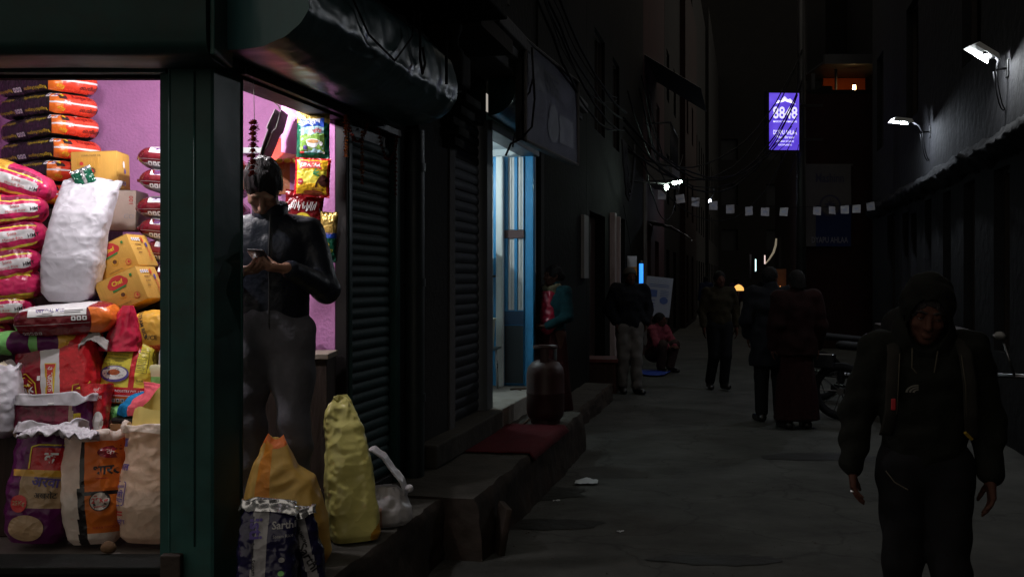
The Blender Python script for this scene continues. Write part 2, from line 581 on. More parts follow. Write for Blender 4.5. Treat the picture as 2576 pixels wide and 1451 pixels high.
M_RISER = mat('step_riser_brick_cement', (0.036, 0.028, 0.023), rough=0.95, bump=1.0, bs=9, var=0.35, vs=4, dirt=(0.045, 0.022, 0.015), dirt_amt=0.6, dirt_s=4)
M_ROAD = mat('worn_road_cement', (0.053, 0.0535, 0.049), rough=0.88, bump=0.7, bs=9, var=0.4, vs=1.6, det=9, dirt=(0.026, 0.0235, 0.02), dirt_amt=0.75, dirt_s=0.9, cracks=0.32)
M_ROAD_DARK = mat('dark_road', (0.014, 0.013, 0.0115), spec=.08, rough=0.55, bump=0.5, bs=14, var=0.3)  # darker, smoother tone for the irregular road patches
M_WOODD = mat('dark_brown_wood', (0.024, 0.011, 0.008), rough=0.6, bump=0.4, bs=14, stretch=(6, 6, 0.6), var=0.35, vs=6)
M_WOODW = mat('worn_counter_wood', (0.05, 0.034, 0.028), rough=0.7, bump=0.5, bs=16, stretch=(6, 6, 0.8), var=0.35, vs=5)
M_BLUE = mat('sky_blue_gloss_paint', (0.03, 0.25, 0.52), rough=0.35, bump=0.15, bs=20, var=0.1)
M_WHITEP = mat('white_gloss_paint', (0.66, 0.70, 0.70), rough=0.4, bump=0.2, bs=18, var=0.08)
M_GLASS = mat('ribbed_pale_glass', (0.72, 0.70, 0.68), rough=0.3, var=0.1, bump=0.6, bs=40, stretch=(8, 8, 0.3))
M_REDBRICK = mat('dark_red_brick', (0.015, 0.006, 0.0053), rough=0.9, bump=0.6, bs=14, var=0.3, vs=3)
M_RWALL = mat('right_street_plaster', (0.0155, 0.0155, 0.017), rough=0.9, bump=1.0, bs=8, det=8, var=0.3, vs=2, dirt=(0.010, 0.0096, 0.0096), dirt_amt=0.75, dirt_s=1.1)
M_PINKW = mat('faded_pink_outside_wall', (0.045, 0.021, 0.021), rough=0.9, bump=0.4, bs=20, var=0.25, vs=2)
M_BLACKPANE = mat('dark_window_pane', (0.006, 0.0065, 0.0075), spec=.1, rough=0.5, var=0)
M_CABLE = mat('black_cable_rubber', (0.007, 0.007, 0.008), spec=.1, rough=0.7, var=0)
M_CABLEG = mat('grey_cable_rubber', (0.035, 0.035, 0.038), spec=.1, rough=0.7, var=0)
M_STEEL = mat('brushed_steel', (0.5, 0.5, 0.5), rough=0.3, metal=1.0, bump=0.2, bs=40, var=0.05)

# ------------------------------------------------------------------ ground, dark patches, steps
def ground_fn(u, v):
    x = -40 + 100 * u; y = -25 + 125 * v
    return (x, y, 0)
g = MB()
xs = [-40, -10, -4] + [-2 + 0.16 * i for i in range(64)] + [9, 12, 18, 30, 60]
ys = [-25, -8, 0] + [3 + 0.16 * i for i in range(90)] + [18, 20, 24, 30, 45, 70, 100]
vs = [(x, y, 0.018 * nz((x, y, 0), 1.1) + 0.009 * nz((x, y, 1), 4.2) if (-2 < x < 9 and 3 < y < 18) else 0) for y in ys for x in xs]
W = len(xs)
g.add(vs, [(j * W + i, j * W + i + 1, (j + 1) * W + i + 1, (j + 1) * W + i) for j in range(len(ys) - 1) for i in range(W - 1)])
ground = g.build('street', M_ROAD, smooth=True, kind='structure')
gbvh = BVHTree.FromPolygons([v.co[:] for v in ground.data.vertices], [tuple(p.vertices) for p in ground.data.polygons])
def gz(x, y):
    h = gbvh.ray_cast(Vector((x, y, 2)), Vector((0, 0, -1)))
    return h[0].z if h[0] else 0.0
def on_ground(name, pts, m, lift=0.004, rings=4, **k):
    vs, fs = disc_pts(pts, rings)
    return MB().add([(x, y, gz(x, y) + lift) for x, y in vs], fs).build(name, m, smooth=True, **k)
def gp(px, py):                                   # where a point of the road lies
    Y = EYE * F / (py - HOR)
    return ((px - CX) / F * Y, Y)
def blob(px, py, rx, ry, seed, n=28, rag=0.35):
    c = gp(px, py)
    out = []
    for k in range(n):
        t = 2 * PI * k / n
        q = 1 + rag * nz((math.cos(t) * 2, math.sin(t) * 2, 0), 1.3, seed)
        out.append((c[0] + rx * q * math.cos(t), c[1] + ry * q * math.sin(t)))
    return out
on_ground('dark_patch', blob(1370, 1318, 0.36, 0.13, 1), M_ROAD_DARK, kind='structure')  # irregular dark sheets laid just above the road
on_ground('dark_patch', blob(1800, 1408, 0.33, 0.12, 2), M_ROAD_DARK, kind='structure')
on_ground('dark_patch', blob(1330, 1240, 0.4, 0.3, 3), M_ROAD_DARK, kind='structure')
on_ground('dark_patch', blob(2050, 1150, 0.5, 0.2, 5), M_ROAD_DARK, kind='structure')

def fbox(mb, w0, w1, u0, u1, z0, z1, mi=0, bev=0.0):
    return mb.box(w0, w1, u0, u1, z0, z1, mi, bev)
FR = (0, 0, -TH)
def rough_slab(u0, u1, w0, w1, z0, z1, seed):
    """cement step with a worn edge and a crumbling face, in street front coordinates"""
    mb = MB()
    n = int((u1 - u0) / 0.05)
    def edge(u, t):                               # t 0 bottom .. 1 top of the face
        q = 0.030 * nz((u, t * 0.4, 0), 3.0, seed) + 0.014 * nz((u, t * 0.4, 0), 11, seed + 1)
        return w1 + q + (0.025 * (1 - t))
    def face(a, b):
        u = u0 + (u1 - u0) * a
        z = z0 + (z1 - z0) * min(1, b * 1.0)
        x = edge(u, b)
        if b > 0.93: x -= 0.012 * (b - 0.93) / 0.07 * 1.5
        return (x, u, z + (0.008 * nz((u, 0, 0), 9, seed) if b > 0.8 else 0))
    mb.grid(face, n, 12, 1)
    def top(a, b):
        u = u0 + (u1 - u0) * a
        f = face(a, 1.0)
        x = f[0] + (w0 - f[0]) * b
        return (x, u, f[2] + 0.006 * nz((x, u, 0), 5, seed) * min(1, b * 4) )
    g = MB().grid(top, n, 10, 0); mb.add(g.v, g.f, g.m)
    def end(uu):
        def fn(a, b):
            f = face(uu, b)
            return (w0 + (f[0] - w0) * a, f[1] + 0.012 * nz((a, b, 0), 6, seed) * (1 if 0 < a < 1 else 0), f[2])
        return fn
    g = MB().grid(end(0.0), 8, 12, 1); mb.add(g.v, g.f, g.m)
    g = MB().grid(end(1.0), 8, 12, 1); mb.add(g.v, [f[::-1] for f in g.f], g.m)
    return mb
STEP = 0.33
rough_slab(-0.9, 1.72, 0.0, 0.40, -0.02, STEP, 1).build('shop_step', [M_CONC, M_RISER], None, P0, FR, smooth=50, kind='structure')
rough_slab(1.725, 5.35, 0.0, 0.60, -0.02, STEP + 0.015, 4).build('pavement_step', [M_CONC, M_RISER], None, P0, FR, smooth=50, kind='structure')
rough_slab(5.36, 9.2, 0.0, 0.35, -0.02, 0.2, 6).build('low_step', [M_CONC, M_RISER], None, P0, FR, smooth=50, kind='structure')
# a loose slab of stone leaning on the step
b = MB().box(-0.09, 0.09, -0.02, 0.02, 0, 0.27, 0, 0.008)
q = fw(fu(1235, 0.62), 0.66)
b.build('stone_slab', M_RISER, None, (q.x, q.y, 0.0), (R(-9), R(3), -TH - R(62)), smooth=40, label='broken stone slab leaning on the face of the pavement step', cat='slab')

# ------------------------------------------------------------------ corner shop
shop = thing('corner_shop', 'dark green corner grocery with roller shutters up and a lit pink interior', 'shop', P0)
def wpart(mb, name, m, parent=None, smooth=False, **k):     # world coordinates
    return mb.build(name, m, parent or shop, -P0 if parent is None else (0, 0, 0), (0, 0, 0), smooth, **k)
def fpart(mb, name, m, smooth=False, **k):                  # street front coordinates
    return mb.build(name, m, shop, (0, 0, 0), FR, smooth, **k)
def wprism(foot, z0, z1, mb=None, mi=0):
    mb = mb or MB()
    n = len(foot)
    vs = [(x, y, z0) for x, y in foot] + [(x, y, z1) for x, y in foot]
    fs = [(i, (i + 1) % n, n + (i + 1) % n, n + i) for i in range(n)] + [tuple(range(n))[::-1], tuple(range(n, 2 * n))]
    return mb.add(vs, fs, mi)
uD0, uD1 = fu(612), fu(866)
XL = (397 - CX) / F * 3.9                        # right edge of the side opening
FL = 0.40                                        # shop floor
ZT = 2.345                                        # top of the side opening
pl = MB()
XJ = (430 - CX) / F * 3.9
a, b = fw(uD0 - 0.012, 0.0), fw(uD0 - 0.012, -0.16)
wprism([(XJ, 3.9), (P0.x - 0.012, 3.9), (P0.x, 3.905), (a.x, a.y), (b.x, b.y), (XJ, 4.06)], 0.0, 3.0, pl)
wpart(pl, 'pillar', M_GREEN)
wpart(MB().box(XL, XJ - 0.002, 3.925, 4.05, FL, ZT + 0.4).tube([(XJ - 0.006, 3.905, FL), (XJ - 0.006, 3.905, ZT + 0.35)], 0.007, 6), 'shutter_guide', M_GREEN, smooth=30)
wpart(MB().tube([(a.x - 0.004, a.y, FL), (a.x - 0.004, a.y, 2.38)], 0.010, 8).tube([(P0.x - .075, 3.898, 0.5), (P0.x - .075, 3.898, 2.36)], 0.004, 6), 'edge_bead', M_GREEN, smooth=True)
wpart(MB().box(XJ - 0.03, XJ + 0.05, 3.86, 3.9, 0.33, 0.475, 0, 0.006), 'post_foot', M_RUST)
# side front: base wall with sill, beam, rolled shutter box, wall above
mb = MB().box(-3.6, XJ - 0.004, 3.905, 4.02, -0.02, FL - 0.005)
wpart(mb, 'base_wall', M_WALLD)
wpart(MB().box(-3.6, XJ - 0.004, 3.865, 4.06, FL - 0.003, FL + 0.028, 0, 0.006), 'sill', mat('dirty_sill_paint', (0.008, 0.009, 0.008), rough=0.85, bump=0.4, bs=20, var=0.3, dirt=(0.014, 0.011, 0.009), dirt_amt=0.5))
wpart(MB().box(-3.6, XL - 0.002, 3.952, 4.0, ZT, ZT + 0.6, 0, 0.004), 'lintel', mat('black_lintel_paint', (0.006, 0.006, 0.006), rough=0.95, spec=0.1))
wpart(MB().box(-3.6, XL + 0.03, 3.9, 3.95, ZT + 0.012, ZT + 0.09, 0, 0.004), 'bottom_rail', M_SLAT)
def side_box(u, v):                               # rolled sheet, curved under at its lower edge
    x = -3.6 + (3.6 + (533 - CX) / F * 3.7) * u
    prof = [(3.885, 2.37), (3.74, 2.365), (3.665, 2.375), (3.64, 2.40), (3.632, 2.46), (3.63, 2.60), (3.632, 2.78), (3.66, 2.86), (3.9, 2.88)]
    t = v * (len(prof) - 1); i = min(int(t), len(prof) - 2); f = t - i
    y = prof[i][0] * (1 - f) + prof[i + 1][0] * f; z = prof[i][1] * (1 - f) + prof[i + 1][1] * f
    return (x, y + 0.008 * nz((x, z, 0), 2.2, 3), z + 0.004 * nz((x, 0, 0), 3, 1))
mb = MB().grid(side_box, 60, 24)
e = [side_box(1.0, k / 24) for k in range(25)]
mb.add(e, [tuple(range(25))])
wpart(mb, 'shutter_box', mat('dark_teal_tin', (0.011, 0.034, 0.032), rough=0.5, spec=.15, bump=0.4, bs=4, var=0.3, vs=2, dirt=(0.02, 0.016, 0.013), dirt_amt=0.5, dirt_s=5), smooth=40)
wpart(MB().box((533 - CX) / F * 3.7 + 0.004, (548 - CX) / F * 3.7 + 0.0, 3.66, 3.9, 2.375, 3.0, 0, 0.004), 'box_bracket', M_GREEN)
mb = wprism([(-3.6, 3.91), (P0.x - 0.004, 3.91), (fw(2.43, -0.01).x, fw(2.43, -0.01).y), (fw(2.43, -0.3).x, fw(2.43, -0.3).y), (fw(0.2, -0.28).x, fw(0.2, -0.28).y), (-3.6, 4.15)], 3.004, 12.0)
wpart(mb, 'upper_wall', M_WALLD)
fpart(MB().box(0.0, 0.62, -0.25, 2.35, 3.12, 3.3, 0, 0.01), 'balcony_slab', M_WALLD)
fpart(MB().box(0.004, 0.10, 0.24, 2.4, 2.862, 3.1), 'upper_beam', M_WALLD)

# doorway: lintel, jamb, rolled shutter housing of green tin
fpart(MB().box(-0.13, -0.002, uD0 - 0.012, uD1 + 0.05, 2.375, 2.95, 0, 0.004), 'door_lintel', mat('brown_black_timber', (0.012, 0.010, 0.009), rough=0.6, bump=0.3, bs=20))
fpart(MB().box(-0.10, 0.03, uD0 - 0.03, 2.09, 2.39, 2.43, 0, 0.004).box(0.0, 0.022, uD0 - 0.03, uD1 + 0.1, 2.434, 2.5), 'door_rail', M_DARKIRON)
fpart(MB().box(-0.05, 0.012, uD1 + 0.002, uD1 + 0.028, FL, 2.374, 0, 0.004), 'door_jamb', mat('black_brown_jamb', (0.008, 0.006, 0.006), rough=0.6))
fpart(MB().box(-0.028, 0.012, uD1 + 0.03, uD1 + 0.085, STEP, 2.385, 0, 0.003).tube([(0.014, uD1 + 0.03, STEP + .02), (0.014, uD1 + 0.03, 2.38)], 0.004, 6), 'shutter_guide', M_GREEN, smooth=30)
fpart(MB().box(-0.028, 0.02, 2.03, 2.10, STEP, 2.385, 0, 0.003), 'shutter_guide', M_GREEN, smooth=30)
fpart(MB().box(-0.03, 0.0, uD1 + 0.10, 2.025, 0.352, 0.40, 0, 0.004), 'bottom_bar', M_DARKIRON)
H_PROF = [(0.02, 2.44), (0.10, 2.425), (0.24, 2.43), (0.335, 2.465), (0.395, 2.51), (0.425, 2.56), (0.432, 2.62), (0.425, 2.72), (0.40, 2.80), (0.30, 2.85), (0.02, 2.86)]
def housing(u, v):
    y = -0.06 + 1.95 * u
    t = v * (len(H_PROF) - 1); i = min(int(t), len(H_PROF) - 2); f = t - i
    x = H_PROF[i][0] * (1 - f) + H_PROF[i + 1][0] * f; z = H_PROF[i][1] * (1 - f) + H_PROF[i + 1][1] * f
    d = 0.012 * nz((y, v * 2, 0), 3.2, 5) + 0.020 * (0.2 - abs(nz((y * 1.5, v * 2.2, 0), 3.4, 9))) + 0.008 * nz((y * 3.2, v * 0.7, 0), 4, 6) + 0.003 * nz((y, v, 0), 14, 8)
    k = math.sin(PI * min(1, max(0, v)))
    return (x + d * k, y, z + d * 0.7 * k - 0.02 * k * math.exp(-((y - 1.8) / .1) ** 2))
mb = MB().grid(housing, 130, 44)
e = [housing(0.0, k / 44) for k in range(45)]; mb.add(e, [tuple(range(45))[::-1]])
e = [housing(1.0, k / 44) for k in range(45)]; mb.add(e, [tuple(range(45))])
fpart(mb, 'shutter_housing', M_GREEN_TIN, smooth=50)
# the closed shutter beside the door, slat by slat
rs = fpart(MB().box(-0.034, -0.030, uD1 + 0.09, 2.03, FL, 2.38), 'roller_shutter', M_DARKIRON)
def slat_mesh(L, p, m):
    prof = [(0.0, 0.0), (0.006, 0.004), (0.012, 0.3 * p), (0.012, 0.55 * p), (0.008, 0.80 * p), (0.001, 0.93 * p), (-0.004, 0.93 * p), (-0.004, 0.0)]
    return MB().prism(prof, 0, L).mesh('slat', m, 35)
pitch = 0.058
sm = slat_mesh(2.02 - uD1 - 0.11, pitch, M_SLAT)
for k in range(33):
    obj('slat', sm, rs, (-0.026 + 0.0015 * random.uniform(-1, 1), uD1 + 0.105, 0.405 + pitch * k + random.uniform(-.001, .001)), (0, random.uniform(-.02, .02), 0))
# drain pipe at the end of the shop
pp = MB().tube([(0.06, 2.24, STEP), (0.06, 2.24, 2.45)], 0.062, 14)
for z in (0.8, 1.5, 2.2): pp.tube([(0.06, 2.24, z), (0.06, 2.24, z + 0.05)], 0.07, 14)
pp.build('drain_pipe', mat('dark_green_pipe', (0.014, 0.022, 0.024), rough=0.5, var=0.2), None, P0, FR, smooth=40, label='dark drain pipe running down between the green shop and the grey pilaster', cat='pipe')

# the lit room
wpart(MB().box(-3.6, -0.74, 6.02, 6.14, FL - .1, 3.0), 'back_wall', M_PINK)
nib = MB().box(-0.36, -0.052, uD1 + 0.004, uD1 + 0.12, FL - 0.05, 3.0, 0, 0.004)
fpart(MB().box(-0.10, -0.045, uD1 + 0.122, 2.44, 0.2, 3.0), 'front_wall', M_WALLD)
fpart(nib, 'side_wall', M_PINK)
wpart(MB().box(-3.72, -3.6, 3.9, 6.2, FL - .1, 3.0), 'left_wall', M_PINK)
wpart(wprism([(-3.7, 4.03), (P0.x - .05, 4.03), (fw(uD1, -0.0).x, fw(uD1, -0.0).y), (-0.74, 6.1), (-3.7, 6.1)], 0.2, FL - 0.002), 'floor', M_SHOPFLOOR)
wpart(wprism([(-3.65, 3.96), (P0.x - .02, 3.96), (fw(1.6, -0.05).x, fw(1.6, -0.05).y), (-0.74, 6.1), (-3.65, 6.1)], 2.90, 2.98), 'ceiling', M_CEIL)
fpart(MB().box(-0.50, -0.375, uD1 + 0.30, uD1 + 0.42, FL, 2.89, 0, 0.004), 'wooden_post', M_WOODD)
wpart(MB().box(-1.62, -1.0, 5.96, 6.018, 2.30, 2.335, 0, .003), 'wall_batten', M_WHITEP)

M_BULB = mat('lit_bulb', (0.9, 0.95, 1.0), emit=820.0, ecol=(1.0, 0.96, 0.98), var=0)
bulb = thing('light_bulb', 'bare white bulb hanging deep in the grocery behind the green pillar', 'light bulb', (-1.42, 4.84, 2.52))
MB().sphere((0, 0, 0), 0.036, 14).build('glass_bulb', M_BULB, bulb, smooth=True)
MB().lathe([(0.018, 0.032), (0.02, 0.075), (0.012, 0.085)], 12).build('socket', M_DARKIRON, bulb, smooth=40)
MB().tube([(0, 0, 0.08), (0, 0, 0.38)], 0.004, 6).build('cord', M_CABLE, bulb)
b2 = copy_tree(bulb); b2.location = (-1.80, 4.13, 2.50)
M_BULBA = mat('lit_front_bulb', (0.9, 0.95, 1.0), emit=760.0, ecol=(1.0, 0.95, 0.97), var=0)
for c_ in b2.children:
    if c_.name.startswith('glass_bulb'):
        c_.data = c_.data.copy(); c_.data.materials[0] = M_BULBA
b2['label'] = 'bare white bulb hanging just behind the lintel above the front row of sacks'

# ------------------------------------------------------------------ grey plastered shop with shutter
gs = thing('grey_shop', 'grey plastered shop front with pilasters and a closed dark roller shutter', 'shop', P0, FR)
u0, u1, u2, u3, u4 = fu(1046), fu(1134), fu(1215), fu(1231), fu(1340)
MB().box(-0.25, 0.02, u0, u1, STEP, 2.9, 0, 0.004).box(-0.3, -0.02, 2.44, u0 - 0.004, STEP, 2.9).build('pilaster', M_GREY, gs)
def ragged(u, v):
    z = STEP + 0.2 + 2.3 * v
    w = 0.022 + 0.012 * u
    return (w + 0.006 * nz((0, 0, z), 14, 2), u1 + 0.002 + 0.05 * (1 - u) - 0.05 + (0.02 * nz((0, u, z), 9, 1) if u in (0,) else 0), z)
MB().box(0.021, 0.034, u1 - 0.13, u1 + 0.002, STEP, 2.62, 0, 0.003).build('edge_strip', M_PALE, gs)
MB().box(0.021, 0.03, u0 - 0.0, u0 + 0.03, STEP, 2.35, 0, 0.003).build('edge_strip', M_PALE, gs)
cap = MB()
for k, (w, z) in enumerate(((0.10, 2.46), (0.13, 2.53), (0.10, 2.60), (0.16, 2.66), (0.2, 2.74))):
    cap.box(0.02, w, u1 - 0.22 - 0.02 * k, u1 + 0.01 + 0.02 * k, z, z + 0.06, 0, 0.012)
cap.build('capital', M_GREY, gs, smooth=40)
MB().box(-0.25, 0.14, 2.44, u2 + .1, STEP + .02, 0.50, 0, 0.012).build('plinth', M_CONC, gs)
rs = MB().box(-0.05, -0.046, u1, u2, 0.5, 2.8).build('roller_shutter', M_DARKIRON, gs)
sm = slat_mesh(u2 - u1 - 0.02, 0.077, M_SLAT2)
for k in range(29):
    obj('slat', sm, rs, (-0.042 + 0.0015 * random.uniform(-1, 1), u1 + 0.01, 0.51 + 0.077 * k), (0, random.uniform(-.02, .02), 0))
MB().box(-0.05, 0.0, u1 + .004, u2 + .1, 2.76, 3.3, 0, 0.005).build('shutter_box', M_SLAT2, gs)
MB().box(-0.3, -0.06, 2.44, u2 + .1, 2.9, 12).box(-0.3, 0.05, 2.44, u1, 3.0, 3.1).build('upper_wall', M_GREY, gs)
MB().box(-0.05, 0.55, 2.6, 2.7, 3.3, 3.9).box(-0.05, 0.45, 2.36, u1, 3.101, 3.2).build('balcony_wall', mat('brownish_plaster', (0.035, 0.029, 0.025), rough=0.9, bump=0.4, bs=20, var=0.2), gs)
q = MB().lathe([(0.05, 0.0), (0.06, 0.02), (0.03, 0.05), (0.025, 0.1), (0.045, 0.15), (0.05, 0.19), (0.03, 0.23), (0.028, 0.26), (0.075, 0.30), (0.10, 0.33), (0.085, 0.345)], 16)
q.build('baluster', M_GREY, gs, (0.30, fu(1143, 0.3), fz(1143, 140, 0.3)), smooth=50)
MB().box(0.22, 0.38, fu(1143, 0.3) - .1, fu(1143, .3) + .1, fz(1143, 140, .3) - .2, fz(1143, 140, .3) - .002, 0, 0.02).build('newel_block', M_GREY, gs)

# ------------------------------------------------------------------ shop with the blue door
bs_ = thing('blue_door_shop', 'shop with an open sky blue door lit white from inside', 'shop', P0, FR)
FB = 0.50
MB().box(-0.10, 0.03, u2 + 0.02, u3, FB - .0, 2.80, 0, 0.004).build('door_post', mat('grey_blue_post', (0.08, 0.09, 0.10), rough=0.5, var=0.1), bs_)
MB().box(-3.0, 0.12, u2 + .11, u4 + .4, 0.2, FB, 0, 0.01).build('threshold', mat('pale_worn_cement', (0.30, 0.28, 0.25), rough=0.85, bump=0.5, bs=25, var=0.2), bs_)
MB().box(-0.12, 0.05, u3 - .1, u4 + .08, 2.74, 2.82, 0, .004).build('door_lintel', M_DARKIRON, bs_)
def house2(u, v):
    y = u2 - 0.03 + (u4 + 0.3 - u2) * u
    an = -PI / 2 + PI * v
    return (0.05 + 0.22 * math.cos(an) + 0.004 * nz((y * 5, v, 0), 3, 3), y, 3.03 + 0.2 * math.sin(an))
mb = MB().grid(house2, 60, 16)
mb.add([house2(0, k / 16) for k in range(17)], [tuple(range(17))[::-1]]).add([house2(1, k / 16) for k in range(17)], [tuple(range(17))])
mb.build('shutter_housing', M_GREEN_TIN, bs_, smooth=50)
# far side of the opening
MB().box(-0.6, -0.0, u4 + 0.003, u4 + 0.12, FB, 2.74).build('blue_jamb', M_BLUE, bs_)
MB().box(-0.076, 0.012, u4 - 0.03, u4 + 0.002, FB, 2.739, 0, 0.004).build('door_frame', M_BLUE, bs_)
cb = MB().grid(lambda a, b: (-0.60 + 0.212 * a, u4 - 0.05 + 0.014 * math.sin(a * 20 + b * 2) + 0.012 * nz((a, b * 6, 0), 2), 0.95 + 1.78 * b), 24, 40)
cb.build('white_hanging', mat('white_plastic_sheet', (0.75, 0.78, 0.78), rough=0.4, bump=0.5, bs=9), bs_, smooth=True)
MB().box(-0.384, -0.345, u4 - 0.05, u4, FB, 2.739, 0, 0.003).build('door_frame', M_BLUE, bs_)
MB().box(-0.340, -0.268, u4 - 0.13, u4 - 0.06, FB, 2.735, 0, 0.012).build('white_post', M_WHITEP, bs_)
lf = MB()
for w0, w1 in ((-0.275, -0.238), (-0.174, -0.142), (-0.084, -0.078)): lf.box(w0, w1, u4 - 0.05, u4 - 0.012, 1.24, 2.73, 0, 0.002)
lf.box(-0.275, -0.078, u4 - 0.05, u4 - 0.012, FB + 0.02, 1.238, 0, 0.003)
leaf = lf.build('door_leaf', M_BLUE, bs_)
MB().box(-0.278, -0.077, u4 - 0.056, u4 - 0.01, 1.94, 2.02, 0, 0.003).build('mid_rail', mat('brown_rail', (0.10, 0.06, 0.06), rough=0.6), leaf)
for w0, w1 in ((-0.237, -0.175), (-0.141, -0.085)):
    for z0, z1 in ((1.24, 1.935), (2.025, 2.73)):
        MB().box(w0, w1, u4 - 0.035, u4 - 0.02, z0, z1).tube([((w0 + w1) / 2, u4 - .037, z0), ((w0 + w1) / 2, u4 - .037, z1)], 0.006, 6).build('pane', M_GLASS, leaf)
MB().box(-0.27, -0.08, u4 - 0.058, u4 - 0.052, 1.10, 1.23).build('lower_panel', mat('deep_blue_paint', (0.012, 0.05, 0.12), rough=0.5), leaf)
MB().box(-0.268, -0.082, u4 - 0.057, u4 - 0.052, FB + .03, 1.09).build('kick_panel', mat('dull_blue_tin', (0.02, 0.03, 0.038), rough=0.5), leaf)
MB().box(-3.0, -0.02, u4 + 0.13, u4 + 0.25, FB, 2.9).box(-3.1, -2.95, u2, u4 + .25, FB, 2.9).box(-3.0, -0.12, u2 + .1, u2 + .2, FB, 2.9).build('inside_wall', M_WHITEP, bs_)
MB().box(-3.0, -0.02, u2 + .1, u4 + .25, 2.83, 2.9).build('ceiling', M_WHITEP, bs_)
uE = fu(1475)
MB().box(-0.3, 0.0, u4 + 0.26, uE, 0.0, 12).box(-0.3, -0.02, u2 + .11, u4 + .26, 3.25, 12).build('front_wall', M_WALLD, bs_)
MB().box(-0.02, 0.03, u4 + 0.26, u4 + .42, 0.2, 3.0, 0, .004).build('door_pillar', M_GREY, bs_)
uc0, uc1 = fu(1258, 0.42), fu(1480, 0.42)
MB().box(0.0, 0.42, uc0, uc1, 3.27, 3.37, 0, 0.01).box(0.0, 0.36, uc0, uc1, 3.20, 3.268, 0, 0.01).box(0.0, 0.30, uc0, uc1, 3.12, 3.198, 0, 0.01).build('cornice', M_PALE, bs_)
M_BULB2 = mat('lit_cool_bulb', (0.9, 0.95, 1.0), emit=520.0, ecol=(0.82, 0.97, 1.0), var=0)
q = fw(u4 - 0.95, -0.75, 2.55)
bl = thing('light_bulb', 'cool white bulb lighting the shop with the blue door', 'light bulb', q)
MB().sphere((0, 0, 0), 0.036, 14).build('glass_bulb', M_BULB2, bl, smooth=True)
MB().lathe([(0.018, 0.032), (0.02, 0.075), (0.012, 0.085)], 12).build('socket', M_DARKIRON, bl, smooth=40)
MB().tube([(0, 0, 0.08), (0, 0, 0.278)], 0.004, 6).build('cord', M_CABLE, bl)

# ------------------------------------------------------------------ the row further down the left side
def wall_open(mb, y0, y1, z0, z1, x0, x1, holes, mi=0):
    """wall slab x0..x1 thick along y with rectangular holes"""
    ycut = sorted({y0, y1} | {h[0] for h in holes} | {h[1] for h in holes})
    for a, b in zip(ycut[:-1], ycut[1:]):
        hs = sorted([h for h in holes if h[0] < b - 1e-6 and h[1] > a + 1e-6], key=lambda h: h[2])
        z = z0
        for h in hs:
            if h[2] > z + 1e-6: mb.box(x0, x1, a, b, z, h[2])
            z = h[3]
        if z < z1 - 1e-6: mb.box(x0, x1, a, b, z, z1)
    return mb
def window(parent, y0, y1, z0, z1, x, m_frame, sgn=1, bars=2, name='window'):
    f = MB()
    t = 0.045
    xa, xb = sorted((x, x - sgn * 0.06))
    f.box(xa, xb, y0, y0 + t, z0, z1).box(xa, xb, y1 - t, y1, z0, z1).box(xa, xb, y0 + t, y1 - t, z0, z0 + t).box(xa, xb, y0 + t, y1 - t, z1 - t, z1)
    for k in range(bars):
        yy = y0 + (y1 - y0) * (k + 1) / (bars + 1)
        f.box(xa + .01, xb - .01, yy - 0.012, yy + 0.012, z0 + t, z1 - t)
    w = f.build(name, m_frame, parent)
    xc = x - sgn * 0.07
    MB().box(min(xc, xc - sgn * .01), max(xc, xc - sgn * .01), y0, y1, z0, z1).build('pane', M_BLACKPANE, w)
    return w
M_FRAMED = mat('dark_window_wood', (0.016, 0.011, 0.009), rough=0.6)
b4 = thing('brown_fronted_house', 'dark house with a pale door frame past the blue door', 'house', P0, FR)
uA, uB = uE + 0.01, fu(1618)
dA, dB = fu(1541), fu(1572)
dd0, dd1 = fu(1483), fu(1522)
wall_open(MB(), uA, uB, 0.0, 12, -0.3, 0.0, [(dA, dB, 0.15, 2.55), (dd0, dd1, 0.15, 2.45), (uA + .7, uA + 1.7, 3.6, 5.0), (uA + 2.6, uA + 3.4, 3.6, 5.0)]).build('front_wall', M_WALLD, b4)
M_PALEJ = mat('pale_pinkish_door_frame', (0.26, 0.20, 0.19), rough=0.6, bump=0.4, bs=14, stretch=(4, 4, 0.7), var=0.2)
MB().box(-0.05, 0.08, dA - 0.32, dA - 0.12, 0.15, 2.55, 0, 0.01).build('door_frame', M_PALEJ, b4)
MB().box(-0.04, 0.13, dA - 0.09, dA - 0.012, 0.15, 2.5, 0, 0.01).build('door_frame', M_PALEJ, b4)
MB().box(-0.2, -0.1, dA, dB, 0.15, 2.55).build('door', M_WOODD, b4)
MB().box(-0.2, -0.15, dd0, dd1, 0.15, 2.45).build('door', M_WOODD, b4)
window(b4, uA + .7, uA + 1.7, 3.6, 5.0, -0.05, M_FRAMED); window(b4, uA + 2.6, uA + 3.4, 3.6, 5.0, -0.05, M_FRAMED)
q0, q1 = fu(1470, 0.05), fu(1481, 0.05)
MB().box(0.004, 0.05, q0, q1, 1.55, 2.35, 0, 0.004).build('notice_board', mat('pale_board', (0.16, 0.15, 0.14), rough=0.7), b4)

